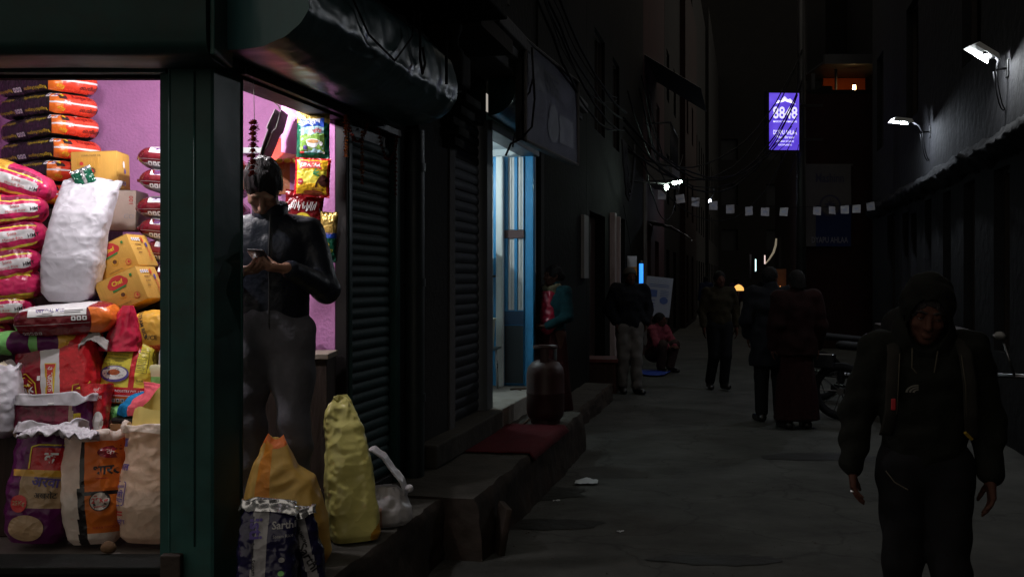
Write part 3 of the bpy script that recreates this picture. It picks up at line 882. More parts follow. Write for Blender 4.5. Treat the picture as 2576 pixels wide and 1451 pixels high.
b5 = thing('pink_balcony_house', 'pinkish house with an upper balcony and a tin awning above a street bulb', 'house', P0, FR)
uC, uDD = uB + 0.01, uB + 5.2
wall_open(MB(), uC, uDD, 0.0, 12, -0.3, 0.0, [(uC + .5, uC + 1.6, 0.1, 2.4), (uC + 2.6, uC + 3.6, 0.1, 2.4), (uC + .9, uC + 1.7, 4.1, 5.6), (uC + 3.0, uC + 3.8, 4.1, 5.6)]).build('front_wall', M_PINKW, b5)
MB().box(-0.25, -0.18, uC + .5, uC + 1.6, 0.1, 2.4).build('door', M_WOODD, b5)
MB().box(-0.25, -0.18, uC + 2.6, uC + 3.6, 0.1, 2.4).build('door', M_WOODD, b5)
window(b5, uC + .9, uC + 1.7, 4.1, 5.6, -.05, M_FRAMED); window(b5, uC + 3.0, uC + 3.8, 4.1, 5.6, -.05, M_FRAMED)
# bay carrying the balcony
wb = 0.55
uBay0 = fu(1690, wb)
MB().box(0.002, wb, uC + .4, uC + 2.6, 3.55, 3.95, 0, .01).build('balcony_slab', mat('soiled_white_plaster', (0.09, 0.08, 0.078), rough=0.9, bump=0.5, bs=15, var=0.25), b5)
rl = MB()
for k in range(12): rl.tube([(wb - .04, uC + .45 + .19 * k, 3.95), (wb - .04, uC + .45 + .19 * k, 4.7)], 0.012, 6)
rl.tube([(wb - .04, uC + .4, 4.72), (wb - .04, uC + 2.6, 4.72)], 0.02, 6).tube([(.0, uC + .42, 4.72), (wb - .04, uC + .42, 4.72)], 0.02, 6)
rl.build('railing', M_DARKIRON, b5, smooth=True)
aw = MB().grid(lambda a, b: (-0.02 + 1.15 * b, uC + .2 + 2.9 * a, 6.1 - .75 * b + 0.012 * math.sin(a * 120)), 120, 6)
aw.build('tin_awning', mat('grey_corrugated_tin', (0.03, 0.029, 0.029), spec=.15, rough=0.6, metal=0.3, bump=0.3, bs=20), b5, smooth=True)
MB().box(0.002, 0.05, uC + 0.05, uC + 0.35, 0.2, 3.5, 0, .006).build('pilaster', mat('soiled_white_pilaster', (0.12, 0.105, 0.103), rough=0.9, var=0.25, vs=3), b5)
MB().grid(lambda a, b: (0.02 + .85 * b, uC + .3 + 2.0 * a, 2.72 - .34 * b * b + 0.05 * nz((a * 3, b * 3, 0), 2.1, 4)), 30, 10).build('torn_awning', mat('ragged_white_awning', (0.18, 0.17, 0.16), rough=0.8, bump=0.6, bs=8, var=0.3), b5, smooth=True)

far_l = []
uu = uDD + 0.02
for i, (L, Hh, m, lab) in enumerate(((6.0, 13, M_WALLD, 'tall dark house next beyond the pink balcony house'), (7.0, 11, M_REDBRICK, 'dark brick house half way down the left of the street'), (12.0, 14, M_WALLD, 'dark tall house near the far end of the left side'), (18.0, 15, M_WALLD, 'last grey house on the left before the street end'))):
    h = thing('town_house', lab, 'house', fw(uu, 0), FR, 'houses far down the left side')
    holes = []
    n = int(L // 2.4)
    for k in range(n):
        y = 0.6 + k * (L - 1.0) / n
        holes += [(y, y + 1.1, 0.1, 2.3), (y + .1, y + 1.0, 3.5, 4.8), (y + .1, y + 1.0, 6.2, 7.5)]
    off = 0.16 * (i % 2)
    wall_open(MB(), 0, L, 0, Hh, -0.3 - 2, off, holes).build('wall', m, h)
    for hh in holes:
        if hh[2] < 1: MB().box(off - .2, off - .15, hh[0], hh[1], hh[2], hh[3]).build('door', M_WOODD, h)
        else: window(h, *hh, off - .06, M_FRAMED)
    uu += L + 0.02

# ------------------------------------------------------------------ right side of the street
RB0 = Vector((2.41 + 0.237 * -6.0, -6.0, 0))
RL = (19.1 + 6.0) / CT
rb = thing('long_plastered_building', 'long rough plastered building with narrow dark windows lining the right of the street', 'building', RB0, FR)
def ru(px, w=0.0):
    k = (px - CX) / F
    return (k * (RB0.y - w * ST) - RB0.x - w * CT) / (ST - k * CT)
def rz(px, py, w=0.0):
    Y = RB0.y - w * ST + ru(px, w) * CT
    return EYE + (HOR - py) / F * Y
holes = []
for p0, p1, za, zb in ((2232, 2251, 0.9, 2.62), (2270, 2286, 0.9, 2.55), (2292, 2306, .9, 2.5), (2326, 2343, 1.0, 2.6), (2372, 2392, 0.9, 2.6), (2424, 2452, 0.85, 2.6), (2500, 2540, .85, 2.6)):
    a, b = sorted((ru(p0), ru(p1)))
    holes.append((a, b, za, zb))
for p0, p1 in ((2206, 2222), (2280, 2310), (2420, 2470)):
    a, b = sorted((ru(p0), ru(p1)))
    holes.append((a, b, 3.9, 5.6))
wall_open(MB(), 0, RL, 0, 11.5, 0.0, 0.35, holes).build('front_wall', M_RWALL, rb)
for h in holes: window(rb, *h, 0.09, M_FRAMED, sgn=-1, bars=1)
MB().box(0.004, 2.5, RL + .002, RL + .1, 0, 11.5).build('end_wall', M_RWALL, rb)
led = MB()
def ledge(a, b):
    y = 8 + (RL - 8) * a
    prof = [(-0.002, 2.66), (-0.10, 2.72), (-0.14, 2.80), (-0.09, 2.88), (-0.002, 2.95)]
    t = b * 4; i = min(int(t), 3); f = t - i
    x = prof[i][0] * (1 - f) + prof[i + 1][0] * f; z = prof[i][1] * (1 - f) + prof[i + 1][1] * f
    d = nz((y, b * 2, 0), 2.5, 3) * 0.05 + nz((y, b * 3, 0), 9, 4) * 0.03
    return (x - abs(d) * math.sin(PI * b), y, z + d)
led.grid(ledge, 260, 10)
led.build('crumbling_ledge', mat('sooty_ledge', (0.008, 0.008, 0.0085), rough=0.95, bump=1.0, bs=14, var=0.4), rb, smooth=True)

# building closing the view on the right
fb = thing('dark_red_house', 'dark red house with a hanging banner and an orange lit roof room', 'house', (6.38, 22.0, 0))
MB().box(0.0, 4.5, 0.0, 0.3, 0, 5.62, 0, 0.01).build('front_wall', M_REDBRICK, fb)
sd = MB()
vs = [(0.0, 0.301, 0), (0.3, 0.301, 0), (0.3 + .237 * 20, 20, 0), (.237 * 20, 20, 0)]
vs += [(x, y, 5.6) for x, y, z in vs]
sd.add(vs, [(0, 1, 2, 3)[::-1], (4, 5, 6, 7), (0, 1, 5, 4), (1, 2, 6, 5), (2, 3, 7, 6), (3, 0, 4, 7)]).build('side_wall', M_REDBRICK, fb)
MB().box(0.0, 4.5, 0.0, 3.0, 5.622, 5.72).build('roof', M_WALLD, fb)
MB().box(0.28, 0.36, 0.1, 0.16, 5.72, 6.1).build('parapet_post', M_DARKIRON, fb)
M_ORANGE = mat('orange_room_wall', (0.55, 0.10, 0.02), rough=0.8, var=0.15, vs=3)
MB().box(1.20, 2.3, 2.2, 2.3, 5.722, 6.415).build('room_back', M_ORANGE, fb)
MB().box(0.7, 2.5, 0.6, 2.6, 6.42, 6.48, 0, 0.01).box(0.7, 2.5, 0.5, 0.598, 6.40, 6.62).build('tin_roof', mat('grey_roof_tin', (0.03, 0.03, 0.031), rough=0.5), fb)
for x in (1.18, ): MB().tube([(x, 1.2, 5.722), (x, 1.2, 6.42)], 0.03, 8).build('roof_post', M_PALE, fb, smooth=True)
MB().box(0.75, 1.05, 1.0, 1.4, 5.722, 6.0, 0, .03).build('water_tank', M_CABLE, fb)
tb = thing('light_tube', 'warm white tube glowing in the orange roof room', 'light', fb.location + Vector((1.54, 1.0, 5.90)))
MB().tube([(0, 0, -0.11), (0, 0, 0.11)], 0.035, 10).build('tube', mat('lit_warm_tube', (1, .8, .5), emit=24.0, ecol=(1, 0.66, 0.26), var=0), tb, smooth=True)
MB().tube([(0, 0, -0.15), (0, 0, -0.112)], 0.03, 10).tube([(0, 0, 0.112), (0, 0, 0.15)], 0.03, 10).build('end_cap', M_DARKIRON, tb, smooth=True)
for nm, lab, x0, x1, y0, y1, h, m in (  # dark houses added tall enough to cover the bright sky
        ('sky_hiding_house', 'tall dark house standing behind the orange roof room', 8.2, 14, 26.0, 27.6, 15, M_WALLD),
        ('sky_hiding_house', 'tall dark house filling the far end of the street', 4, 26, 66, 72, 26, M_WALLD),
        ('sky_hiding_house', 'dark house behind the end of the plastered building', 8.6, 18, 20.5, 25.5, 13, M_WALLD)):
    t = thing(nm, lab, 'house', ((x0 + x1) / 2, y0, 0))
    holes = []
    nn = max(2, int((x1 - x0) / 3))
    for k in range(nn):
        for z in (3.4, 6.4, 9.4):
            xx = x0 + .9 + k * (x1 - x0 - 1) / nn
            holes.append((xx, xx + 1.1, z, z + 1.4))
    W_ = MB(); wall_open(W_, x0, x1, 0, h, 0, 0.4, holes)
    W_.v = [(y - (x0 + x1) / 2, x, z) for x, y, z in W_.v]; W_.f = [f[::-1] for f in W_.f]
    W_.build('wall', m, t)
    MB().box(-(x1 - x0) / 2, (x1 - x0) / 2, 0.41, y1 - y0, 0, h - .01).build('body', m, t)
    for hh in holes:
        wv = MB().box(hh[0] - (x0 + x1) / 2, hh[1] - (x0 + x1) / 2, 0.3, 0.36, hh[2], hh[3]).build('window', M_BLACKPANE, t)

# ------------------------------------------------------------------ goods in the shop
K_WHITE = plas('white_woven_plastic', (0.47, 0.45, 0.49), 0.45, var=0.06, bs=16, bump=0.4, wave=0.14)
K_WHITE2 = plas('white_print', (0.62, 0.60, 0.61), 0.4, bump=0)
K_CREAM = plas('tan_woven_plastic', (0.78, 0.58, 0.44), 0.5, tl=0.4, var=0.12, vs=7, dirt=(0.22, 0.12, 0.07), dirt_amt=0.55, dirt_s=7)
K_OFFW = plas('off_white_woven_plastic', (0.80, 0.70, 0.62), 0.45, tl=0.4, dirt=(0.40, 0.32, 0.27), dirt_amt=0.4, dirt_s=8)
K_BLACK = plas('black_print', (0.012, 0.010, 0.011), 0.3)
K_ORED = plas('orange_red_print', (0.62, 0.05, 0.025), 0.26)
K_ORNG = plas('orange_print', (0.68, 0.15, 0.02), 0.3)
K_ORNG2 = plas('bright_orange_print', (0.80, 0.20, 0.03), 0.35, tl=0.4)
K_YEL = plas('yellow_print', (0.72, 0.60, 0.06), 0.35)
K_GOLD = plas('gold_yellow_print', (0.62, 0.33, 0.04), 0.35)
K_PINK = plas('crimson_pink_print', (0.52, 0.02, 0.10), 0.3)
K_MAR = plas('maroon_print', (0.13, 0.008, 0.014), 0.22)
K_MAR2 = plas('dark_wine_print', (0.20, 0.010, 0.045), 0.3)
K_RED = plas('red_print', (0.50, 0.012, 0.02), 0.28)
K_DRED = plas('deep_red_print', (0.22, 0.008, 0.018), 0.25)
K_PURP = plas('purple_print', (0.13, 0.012, 0.11), 0.3, tl=0.3)
K_GREEN = plas('bottle_green_foil', (0.01, 0.09, 0.05), 0.25)
K_LGREEN = plas('light_green_print', (0.18, 0.50, 0.14), 0.35)
K_NAVY = plas('navy_print', (0.012, 0.010, 0.045), 0.25)
K_FOIL = plas('silver_foil', (0.72, 0.72, 0.74), 0.25, metal=0.8, bs=14, bump=0.8)
K_GOLDF = plas('gold_foil', (0.62, 0.42, 0.12), 0.26, metal=0.55, bs=14)
K_BLUEP = plas('blue_print', (0.02, 0.07, 0.42), 0.35)
K_GREY = plas('grey_print', (0.30, 0.29, 0.30), 0.4)
K_GRAIN = mat('rice_grain', (0.62, 0.55, 0.42), rough=0.8, bump=1.0, bs=220, var=0.2, vs=150)
K_DK = mat('black_ink', (0.014, 0.012, 0.014), rough=0.5, var=0)
K_YINK = mat('yellow_ink', (0.70, 0.55, 0.03), rough=0.5, var=0)
K_RINK = mat('red_ink', (0.50, 0.03, 0.03), rough=0.5, var=0)
K_WINK = mat('white_ink', (0.80, 0.79, 0.79), rough=0.5, var=0)
K_BINK = mat('violet_ink', (0.08, 0.05, 0.25), rough=0.5, var=0)
K_GINK = mat('green_ink', (0.03, 0.22, 0.05), rough=0.5, var=0)
K_CARD = mat('brown_yellow_cardboard', (0.52, 0.285, 0.055), rough=0.75, bump=0.15, bs=60, stretch=(14, 14, 0.4), var=0.10, vs=4, dirt=(0.33, 0.17, 0.04), dirt_amt=0.3, dirt_s=4)
K_CARD2 = mat('grey_brown_cardboard', (0.42, 0.34, 0.29), rough=0.8, bump=0.15, bs=50, var=0.1)
K_POLY = plas('thin_white_polythene', (0.60, 0.58, 0.60), 0.3, alpha=0.85, bs=12, bump=0.8)
K_YELW = plas('yellow_woven_plastic', (0.68, 0.62, 0.20), 0.36, bs=12, bump=0.8, var=0.12)
K_ORW = plas('amber_woven_plastic', (0.66, 0.42, 0.10), 0.45, tl=0.35, bs=10, bump=0.7, var=0.12)

# counters the heap stands on
pf = thing('display_platform', 'low dark wooden platform stepped up behind the front row of sacks', 'platform', (-2.2, 4.9, FL))
MB().box(-1.35, 0.36, -0.48, 0.75, 0.0, 0.462, 0, 0.006).build('lower_deck', M_WOODD, pf)
MB().box(-1.35, 0.62, -0.17, 0.80, 0.466, 0.80, 0, 0.006).build('upper_deck', M_WOODD, pf)
MB().box(-0.62, -0.05, 0.32, 0.85, 0.804, 1.515, 0, 0.006).build('rear_deck', M_WOODD, pf)
MB().box(0.36, 0.80, 0.12, 0.48, 0.804, 1.10, 0, 0.006).build('rear_deck', M_WOODD, pf)
Z1, Z2 = FL + 0.464, FL + 0.802

# --- stack of black bags with orange red ends (back left)
def kang_mf(x, y, z, side):
    if side == 'x+' or (side in ('z+', 'z-', 'y-', 'y+') and x > 0.955):
        if abs(z) < 0.06: return 3
        return 2 if y < -0.55 else 1
    if abs(z) < 0.045 and side == 'y-': return 4
    return 0
kb0 = None
G_K = 'black rice bags with orange ends stacked by the pink wall'
PHI = R(-38)
xj = [415, 420, 450, 440, 415, 400, 405]
zs = [1.99, 2.117, 2.235, 2.356, 2.478, 2.60]
xe = [118, 122, 130, 126, 122, 121]
names_k = ['lowest', 'second from below', 'third from below', 'fourth from below', 'second from top', 'topmost']
for i, z in enumerate(zs):
    k = i
    xcor = ((xe[k] if k >= 0 else 105) - CX) / F * 5.15
    cx_ = xcor - 0.3 * math.cos(PHI) - 0.15 * math.sin(PHI) * 1.0
    cy_ = 5.15 - 0.3 * math.sin(PHI) + 0.15 * math.cos(PHI)
    lab = ('black rice bag with orange end, ' + names_k[k] + ' in the back left stack') if k >= 0 else 'black rice bag with an orange red end buried low in the stack by the pink wall'
    tags = dict(label=lab, cat='rice bag', group=G_K)
    ang = PHI + R(random.uniform(-4, 4))
    if i in (0, 1, 2):
        o = brickbag('rice_bag', 0.30, 0.155, 0.069, [K_BLACK, K_ORED, K_ORNG, K_WHITE2, K_RED], kang_mf, 5.0, 3.4, (44, 30, 20), 0.005, 10 + i, None, (cx_, cy_, z), (0, 0, ang), **tags)
        p = Print(o, 'front')
        for sg, up in ((1, True), (-1, False)):
            zz = 0.034 * sg
            p.text("Rajgariha's Kangaroo", 0.12 if up else 0.14, zz, 0.19, K_YINK, 0 if up else 180, 0.01)
            if up: p.icons(0.225, zz - .004, 2, 0.022, K_WINK, K_BINK)
            else: p.icons(-0.06, zz - .01, 3, 0.022, K_WINK, K_BINK)
            p.text("Rajgariha's Kangaroo", -0.16, zz, 0.18, K_YINK, 0 if up else 180, 0.01)
        p.done()
        p = Print(o, 'end')
        p.text('Kangaroo', 0.07, -0.03, 0.11, K_DK, 180, 0.01)
        p.text('Kangaroo', 0.03, 0.035, 0.11, K_DRED, 0, 0.0)
        p.poly(rrect(-0.10, -0.06, 0.02, 0.04, 0, 1, 2), K_DK, 1); p.poly(ell(-0.08, 0.042, .008, .008, 8), K_YINK, 1)
        p.poly(rrect(0.115, 0.14, -0.035, -0.012, 0, 1, 2), K_DK, 1)
        p.text('Rice', -0.09, -0.033, 0.04, K_YINK, 170)
        p.done()
        kb0 = kb0 or []
        kb0.append(o)
    else:
        o = copy_tree(kb0[i % 3])
        o.location = (cx_, cy_, z); o.rotation_euler = (R(random.uniform(-2, 2)), R(random.uniform(-2, 2)), ang)
        o.scale = (1, random.uniform(.94, 1.05), random.uniform(.96, 1.08))
        o['label'] = lab

# --- pink bags with white name panel (left)
def hmt_mf(x, y, z, side):
    if side == 'y-':
        if -0.42 < z < 0.36 and -0.22 < x < 0.86 and not (abs(x - .32) > .48 and abs(z + .03) > .30): return 4
        if 0.60 < z < 0.70 or z < -0.80: return 2
        if z >= 0.70: return 3 if x < 0.1 else 5
        return 1
    if side == 'z+': return 3 if x < 0.1 else 1
    return 1
hm = None
hy = [(443, 128, 19), (531, 125, -5), (604, 118, -9), (666, 104, -8), (728, 100, -7), (780, 85, -3)]
hl = ['topmost, sagging to the right', 'second from the top', 'third from the top', 'fourth from the top', 'fifth from the top', 'sixth from the top']
for i, (py, pxe, roll) in enumerate(hy + [(835, 30, 0)]):
    Y = 4.74
    z = EYE + (HOR - py) / F * Y
    if i == 6: z = Z2 + 0.07
    xc = (pxe - CX) / F * Y - 0.22
    tags = dict(label='pink HMT rice bag, ' + (hl[i] if i < 6 else 'lowest one') + ' in the left stack', cat='rice bag', group='pink HMT rice bags stacked on the left')
    if i < 2:
        o = brickbag('rice_bag', 0.23, 0.16, 0.079, [K_PINK, K_PINK, K_YEL, K_GOLD, K_WHITE2, K_MAR2], hmt_mf, 4.6, 2.8, (72, 24, 40), 0.008, 30 + i, None, **tags)
        p = Print(o, 'front', 0.003)
        p.text('HMT', -0.018, -0.006, 0.052, K_DK, 4, 0.015)
        p.text('HMT', 0.172, -0.006, 0.05, K_DK, 4, 0.015)
        p.text('Sona', 0.08, 0.010, 0.04, K_RINK, 6)
        p.text('Mansuli Rice', 0.08, -0.014, 0.088, K_RINK, 4)
        p.done()
        hm = hm or []; hm.append(o)
    else:
        o = copy_tree(hm[i % 2]); o['label'] = tags['label']
    yw = R(21 + (-5, 3, 0, 4, -2, 2, 0)[i])
    ex = Vector((math.cos(yw), math.sin(yw), 0)); ey = Vector((-math.sin(yw), math.cos(yw), 0))
    q = Vector((at(pxe, 700, Y).x, Y, z)) - ex * 0.225 + ey * 0.155
    o.location = q
    o.rotation_euler = (R(random.uniform(-4, 4)), R(roll), yw)
    o.scale = (random.uniform(.96, 1.03), 1, random.uniform(.94, 1.08))
    if i == 4: o.rotation_euler = (0, R(180 + roll), yw)

# --- maroon bags (right stack, cut by the pillar)
def mar_mf(x, y, z, side):
    if side == 'z+' and abs(x) < 0.8: return 2
    if z < -0.72: return 3
    return 0
mm0 = None
ml = ['topmost', 'second from the top', 'third from the top', 'fourth from the top', 'fifth from the top', 'sixth from the top']
for i, (py, pxl) in enumerate(((402, 331), (457, 332), (521, 328), (583, 331), (638, 345), (696, 352))):
    Y = 5.0
    z = EYE + (HOR - py) / F * Y if i < 6 else (1.455 if i == 6 else 1.335)
    xl = ((pxl or 352) - CX) / F * Y
    lab = 'shiny maroon lentil bag, ' + (ml[i] if i < 6 else 'buried low') + ' in the stack beside the green pillar'
    if i < 2:
        o = brickbag('lentil_bag', 0.27, 0.18, 0.061, [K_MAR, K_MAR, K_GREY, K_GREY, K_WHITE2], mar_mf, 4.5, 2.4, (32, 22, 14), 0.006, 50 + i, None, label=lab, cat='lentil bag', group='maroon lentil bags stacked by the pillar')
        p = Print(o, 'front')
        p.poly(rrect(-0.19, 0.2, 0.022, 0.05, 0, 1, 6), K_WINK, 2)
        for q in range(3): p.line([(-0.17, 0.044 - .008 * q), (-0.02 - .02 * q, 0.044 - .008 * q)], 0.0025, K_BINK)
        p.icons(-0.19, -0.043, 4, 0.02, K_WINK, K_DK, 1.2)
        p.line([(-0.24, -0.012), (0.24, -0.012)], 0.002, K_GREY)
        p.done()
        b = MB().box(-0.285, -0.262, -0.06, 0.06, -0.012, 0.004, 0, 0.003); b.build('end_seam', K_MAR, o)
        mm0 = mm0 or []; mm0.append(o)
    else:
        o = copy_tree(mm0[i % 2]); o['label'] = lab
    o.location = (xl + 0.27, Y + 0.17, z)
    o.rotation_euler = (0, R(random.uniform(-3, 3) + 3), R(random.uniform(-3, 6)))

# --- cartons
def carton(name, w, d, h, m, label, loc, rot, prints=None, bev=0.005):
    o = MB().box(-w / 2, w / 2, -d / 2, d / 2, -h / 2, h / 2, 0, bev).build(name, m, None, loc, rot, 40, label=label, cat='carton')
    fl = MB().box(-w / 2 + .003, w / 2 - .003, -d / 2 + .003, -0.001, h / 2 + 0.0005, h / 2 + 0.003).box(-w / 2 + .003, w / 2 - .003, 0.001, d / 2 - .003, h / 2 + 0.0005, h / 2 + 0.003)
    fl.build('flap', m, o)
    if prints: prints(o)
    return o
K_TAPE = mat('brown_parcel_tape', (0.42, 0.27, 0.10), rough=0.25, var=0.05)
def chef_print(o):
    p = Print(o, 'front', 0.0015)
    hat = []
    for t in range(28):
        a = 2 * PI * t / 28
        r = 0.034 * (1 + 0.22 * abs(math.cos(1.5 * a - PI / 4 * 3)))
        hat.append((0.0 + 1.35 * r * math.cos(a), 0.045 + 0.8 * r * math.sin(a)))
    p.poly(hat, K_RINK, 2)
    p.text('Chef', 0.0, 0.046, 0.058, K_YINK, 0, 0.02)
    p.line([(-0.036, 0.012), (0.036, 0.018)], 0.008, K_GINK)
    p.poly(star(0.005, -0.018, 0.013, 0.021), K_GOLD, 1); p.poly(ell(0.005, -0.018, 0.011, 0.011, 10), mat('brown_ink', (0.10, 0.04, 0.015), var=0), 1)
    p.poly(ell(0.07, -0.045, 0.015, 0.015, 14), K_RINK, 1); p.poly(ell(0.07, -0.045, 0.012, 0.012, 14), K_CARD, 1); p.poly(ell(0.072, -0.045, 0.006, 0.008, 8), K_RINK, 1)
    p.text('SUNFLOWER OIL', -0.005, -0.062, 0.075, K_DK, 0)
    p.poly(rrect(0.07, 0.082, 0.05, 0.062, 0, 1, 1), K_GINK, 1)
    p.done()
    p = Print(o, 'end', 0.0015)
    p.icons(-0.075, 0.05, 4, 0.016, K_WINK, K_BINK)
    for q in range(3): p.line([(-0.06, 0.03 - .022 * q), (0.0 - .012 * q, 0.03 - .022 * q)], 0.004, mat('brown_ink', (0.10, 0.04, 0.015), var=0))
    p.text('Chef', 0.045, -0.02, 0.07, K_RINK, 90)
    p.poly(ell(0.045, 0.03, .01, .014, 10), K_BINK, 1)
    p.poly(ell(0.02, 0.055, .008, .016, 10), K_RINK, 1)
    p.done()
def yellow_print(o):
    p = Print(o, 'front', 0.0015)
    for q in range(16): p.line([(-0.085 + .0075 * q, 0.01), (-0.085 + .0075 * q, 0.065)], 0.0022, K_GOLD)
    p.poly(star(-0.01, -0.005, 0.016, 0.024), mat('brown_ink', (0.10, 0.04, 0.015), var=0), 1); p.poly(ell(-0.01, -0.005, 0.01, 0.01, 10), K_RINK, 1)
    p.poly(ell(0.03, -0.06, 0.026, 0.014, 14), K_RINK, 1)
    p.poly(ell(-0.06, 0.035, 0.01, 0.01, 10), K_RINK, 1)
    p.text('SUNFLOWER OIL', -0.01, 0.075, 0.1, K_DK)
    p.done()
    p = Print(o, 'end', 0.0015)
    p.poly(ell(0.0, 0.035, 0.014, 0.02, 8), K_WINK, 1)
    p.icons(-0.06, -0.075, 3, 0.022, K_GREY, K_DK)
    p.poly(ell(0.01, 0.0, .012, .014, 8), K_BINK, 1)
    p.done()
c = at(234, 428, 5.12)
yb = carton('cooking_oil_carton', 0.235, 0.19, 0.19, K_CARD, 'worn yellow brown carton on top of a grey carton behind the white sack', (c.x, 5.22, c.z), (0, R(-2), R(2)), yellow_print)
c = at(262, 527, 5.12)
gb = carton('grey_carton', 0.27, 0.22, 0.205, K_CARD2, 'dull grey brown carton under the yellow carton', (c.x + .01, 5.25, c.z - .002), (0, R(1), R(4)))
p = Print(gb, 'front', 0.0015); p.text('CO', 0.10, -0.03, 0.05, K_GREY); p.text('100', 0.11, 0.055, 0.04, K_RINK, 90); p.done()
bs0 = brickbag('cloth_bundle', 0.20, 0.16, 0.21, [mat('blue_dotted_cloth', (0.05, 0.06, 0.16), rough=0.9, var=0.3, vs=60), mat('pink_lilac_cloth', (0.36, 0.26, 0.40), rough=0.9, var=0.35, vs=25)],
               lambda x, y, z, s: 1 if z > 0.78 else 0, 4, 4, (24, 20, 22), 0.012, 70, None, (c.x + 0.02, 5.22, Z2 + 0.205), (0, 0, R(-5)), label='tied bundle of lilac and blue dotted cloth under the grey carton', cat='bundle')
c = at(298, 652, 4.86)
carton('cooking_oil_carton', 0.225, 0.20, 0.165, K_CARD, 'upper tilted cooking oil carton with a red chef hat mark', (c.x, 4.92, c.z), (0, R(-24), R(-7)), chef_print)
c = at(318, 733, 4.74)
carton('cooking_oil_carton', 0.225, 0.20, 0.165, K_CARD, 'lower tilted cooking oil carton with a red chef hat mark', (c.x, 4.80, c.z), (0, R(-23), R(-6)), chef_print)

# --- tall white sack leaning on the heap
def wh_mf(x, z, y): return 0
o = sack('white_sack', 0.60, [(0, 0.085, 0.07), (0.07, 0.118, 0.10), (0.3, 0.132, 0.12), (0.7, 0.125, 0.10), (0.92, 0.128, 0.05), (1, 0.135, 0.018)], [K_WHITE, K_WHITE, K_GRAIN], wh_mf,
         120, 100, 3.8, 0.0055, 3, 0.0, 1, 0.05, 2, (0.06, 0.05), 0.03, None, (at(152, 772, 4.58).x - .02, 4.72, 1.435), (R(-4), R(2), R(8)), label='tall plain white woven sack leaning in the middle of the heap', cat='sack')
c = at(206, 448, 4.74)
packet('green_pouch', 0.10, 0.15, 0.02, [K_GREEN, K_FOIL], lambda x, z: 1 if (abs(x - .1 * z) < .008 or z > .06) else 0, 3, loc=(c.x, 4.79, c.z - .02), rot=(R(8), R(-24), R(15)), label='crumpled green foil pouch poking out behind the white sack', cat='pouch')

# --- maroon lentil bag lying flat under the white sack
def dal_mf(x, y, z, side):
    if side == 'x+' or x > 0.62:
        return 2 if side != 'z+' else 3
    if side == 'z+': return 1 if y < 0.3 else 4
    return 0
c = at(145, 806, 4.50)
o = brickbag('lentil_bag', 0.225, 0.15, 0.072, [K_MAR, K_WHITE2, K_ORNG, K_DRED, K_PURP], dal_mf, 5, 3, (36, 22, 16), 0.006, 60, None, (c.x, 4.63, 1.361), (R(3), R(-3), R(7)), label='maroon lentil bag with an orange end lying flat under the white sack', cat='lentil bag')
p = Print(o, 'front')
p.poly(rrect(-0.14, 0.115, 0.028, 0.062, 0, 1, 6), K_WINK, 2)
p.text('ANT DAL MILL', -0.045, 0.053, 0.13, K_BINK, 0, 0.015)
for q in range(2): p.line([(-0.11, 0.041 - .008 * q), (-0.03, 0.041 - .008 * q)], 0.0025, K_DK)
p.line([(0.02, 0.05), (0.1, 0.05)], 0.003, K_DK); p.line([(0.02, 0.042), (0.09, 0.042)], 0.003, K_DK)
p.icons(0.05, 0.004, 3, 0.02, K_WINK, K_DK, 1.2)
p.icons(-0.17, -0.055, 5, 0.014, K_GREY, K_MAR, 1.3)
p.line([(-0.2, -0.008), (0.13, -0.008)], 0.002, K_GREY)
p.done()
p = Print(o, 'end'); p.text('SABOOT MASOOR', 0.0, 0.02, 0.11, K_DRED); p.poly(rrect(0.06, 0.12, -0.03, 0.05, 0, 1, 3), K_WINK, 1); p.done()
c = at(70, 866, 4.48)
o = brickbag('rice_bag', 0.25, 0.15, 0.055, [K_PURP, K_LGREEN, K_GOLD], lambda x, y, z, s: 1 if (x < -0.35 or 0.05 < x < 0.2) else (2 if x > 0.62 else 0), 4, 2.4, (40, 20, 14), 0.010, 61, None, (c.x - .03, 4.66, Z2 + 0.052), (0, R(-3), R(2)), label='purple bag with light green ends squashed under the flat maroon bag', cat='rice bag')
# orange steam rice bag, red plastic, yellow rice bag
c = at(378, 826, 4.62)
o = brickbag('rice_bag', 0.16, 0.11, 0.10, [K_GOLD, K_RED, K_ORNG], lambda x, y, z, s: 2 if z < -.7 else (1 if (x > .25 and -.2 < z < .3) else 0), 4, 3, (28, 20, 22), 0.008, 62, None, (c.x + .035, 4.72, Z2 + 0.10), (0, R(-5), R(-10)), label='orange yellow steam rice bag under the lower carton', cat='rice bag')
p = Print(o, 'front'); p.text('STEAM RICE', -0.055, 0.035, 0.13, K_DK, -72, 0.015); p.text('RICE', -0.01, -0.025, 0.06, K_DK, -6, 0.015); p.text('BASMATI', 0.02, -0.075, 0.1, K_RINK, 0, .01); p.done()
def redpl(u, v):
    an = 2 * PI * u
    r = (0.085 * (1 - 0.75 * v ** 1.3)) * (1 + 0.25 * nz((math.cos(an), math.sin(an), v * 2), 1.8, 4) + 0.10 * nz((math.cos(an) * 2, math.sin(an) * 2, v * 4), 2.6, 5))
    return (r * 1.15 * math.cos(an) + 0.03 * v, r * 0.6 * math.sin(an), 0.21 * v)
c = at(306, 846, 4.62)
MB().grid(redpl, 60, 36, 0, True).build('plastic_bag', plas('thin_red_plastic', (0.52, 0.02, 0.06), 0.25, bs=9, bump=1.0), None, (c.x, 4.62, Z2 + .012), (0, 0, 0), True, label='crumpled bright red plastic bag standing behind the yellow rice bag', cat='plastic bag')
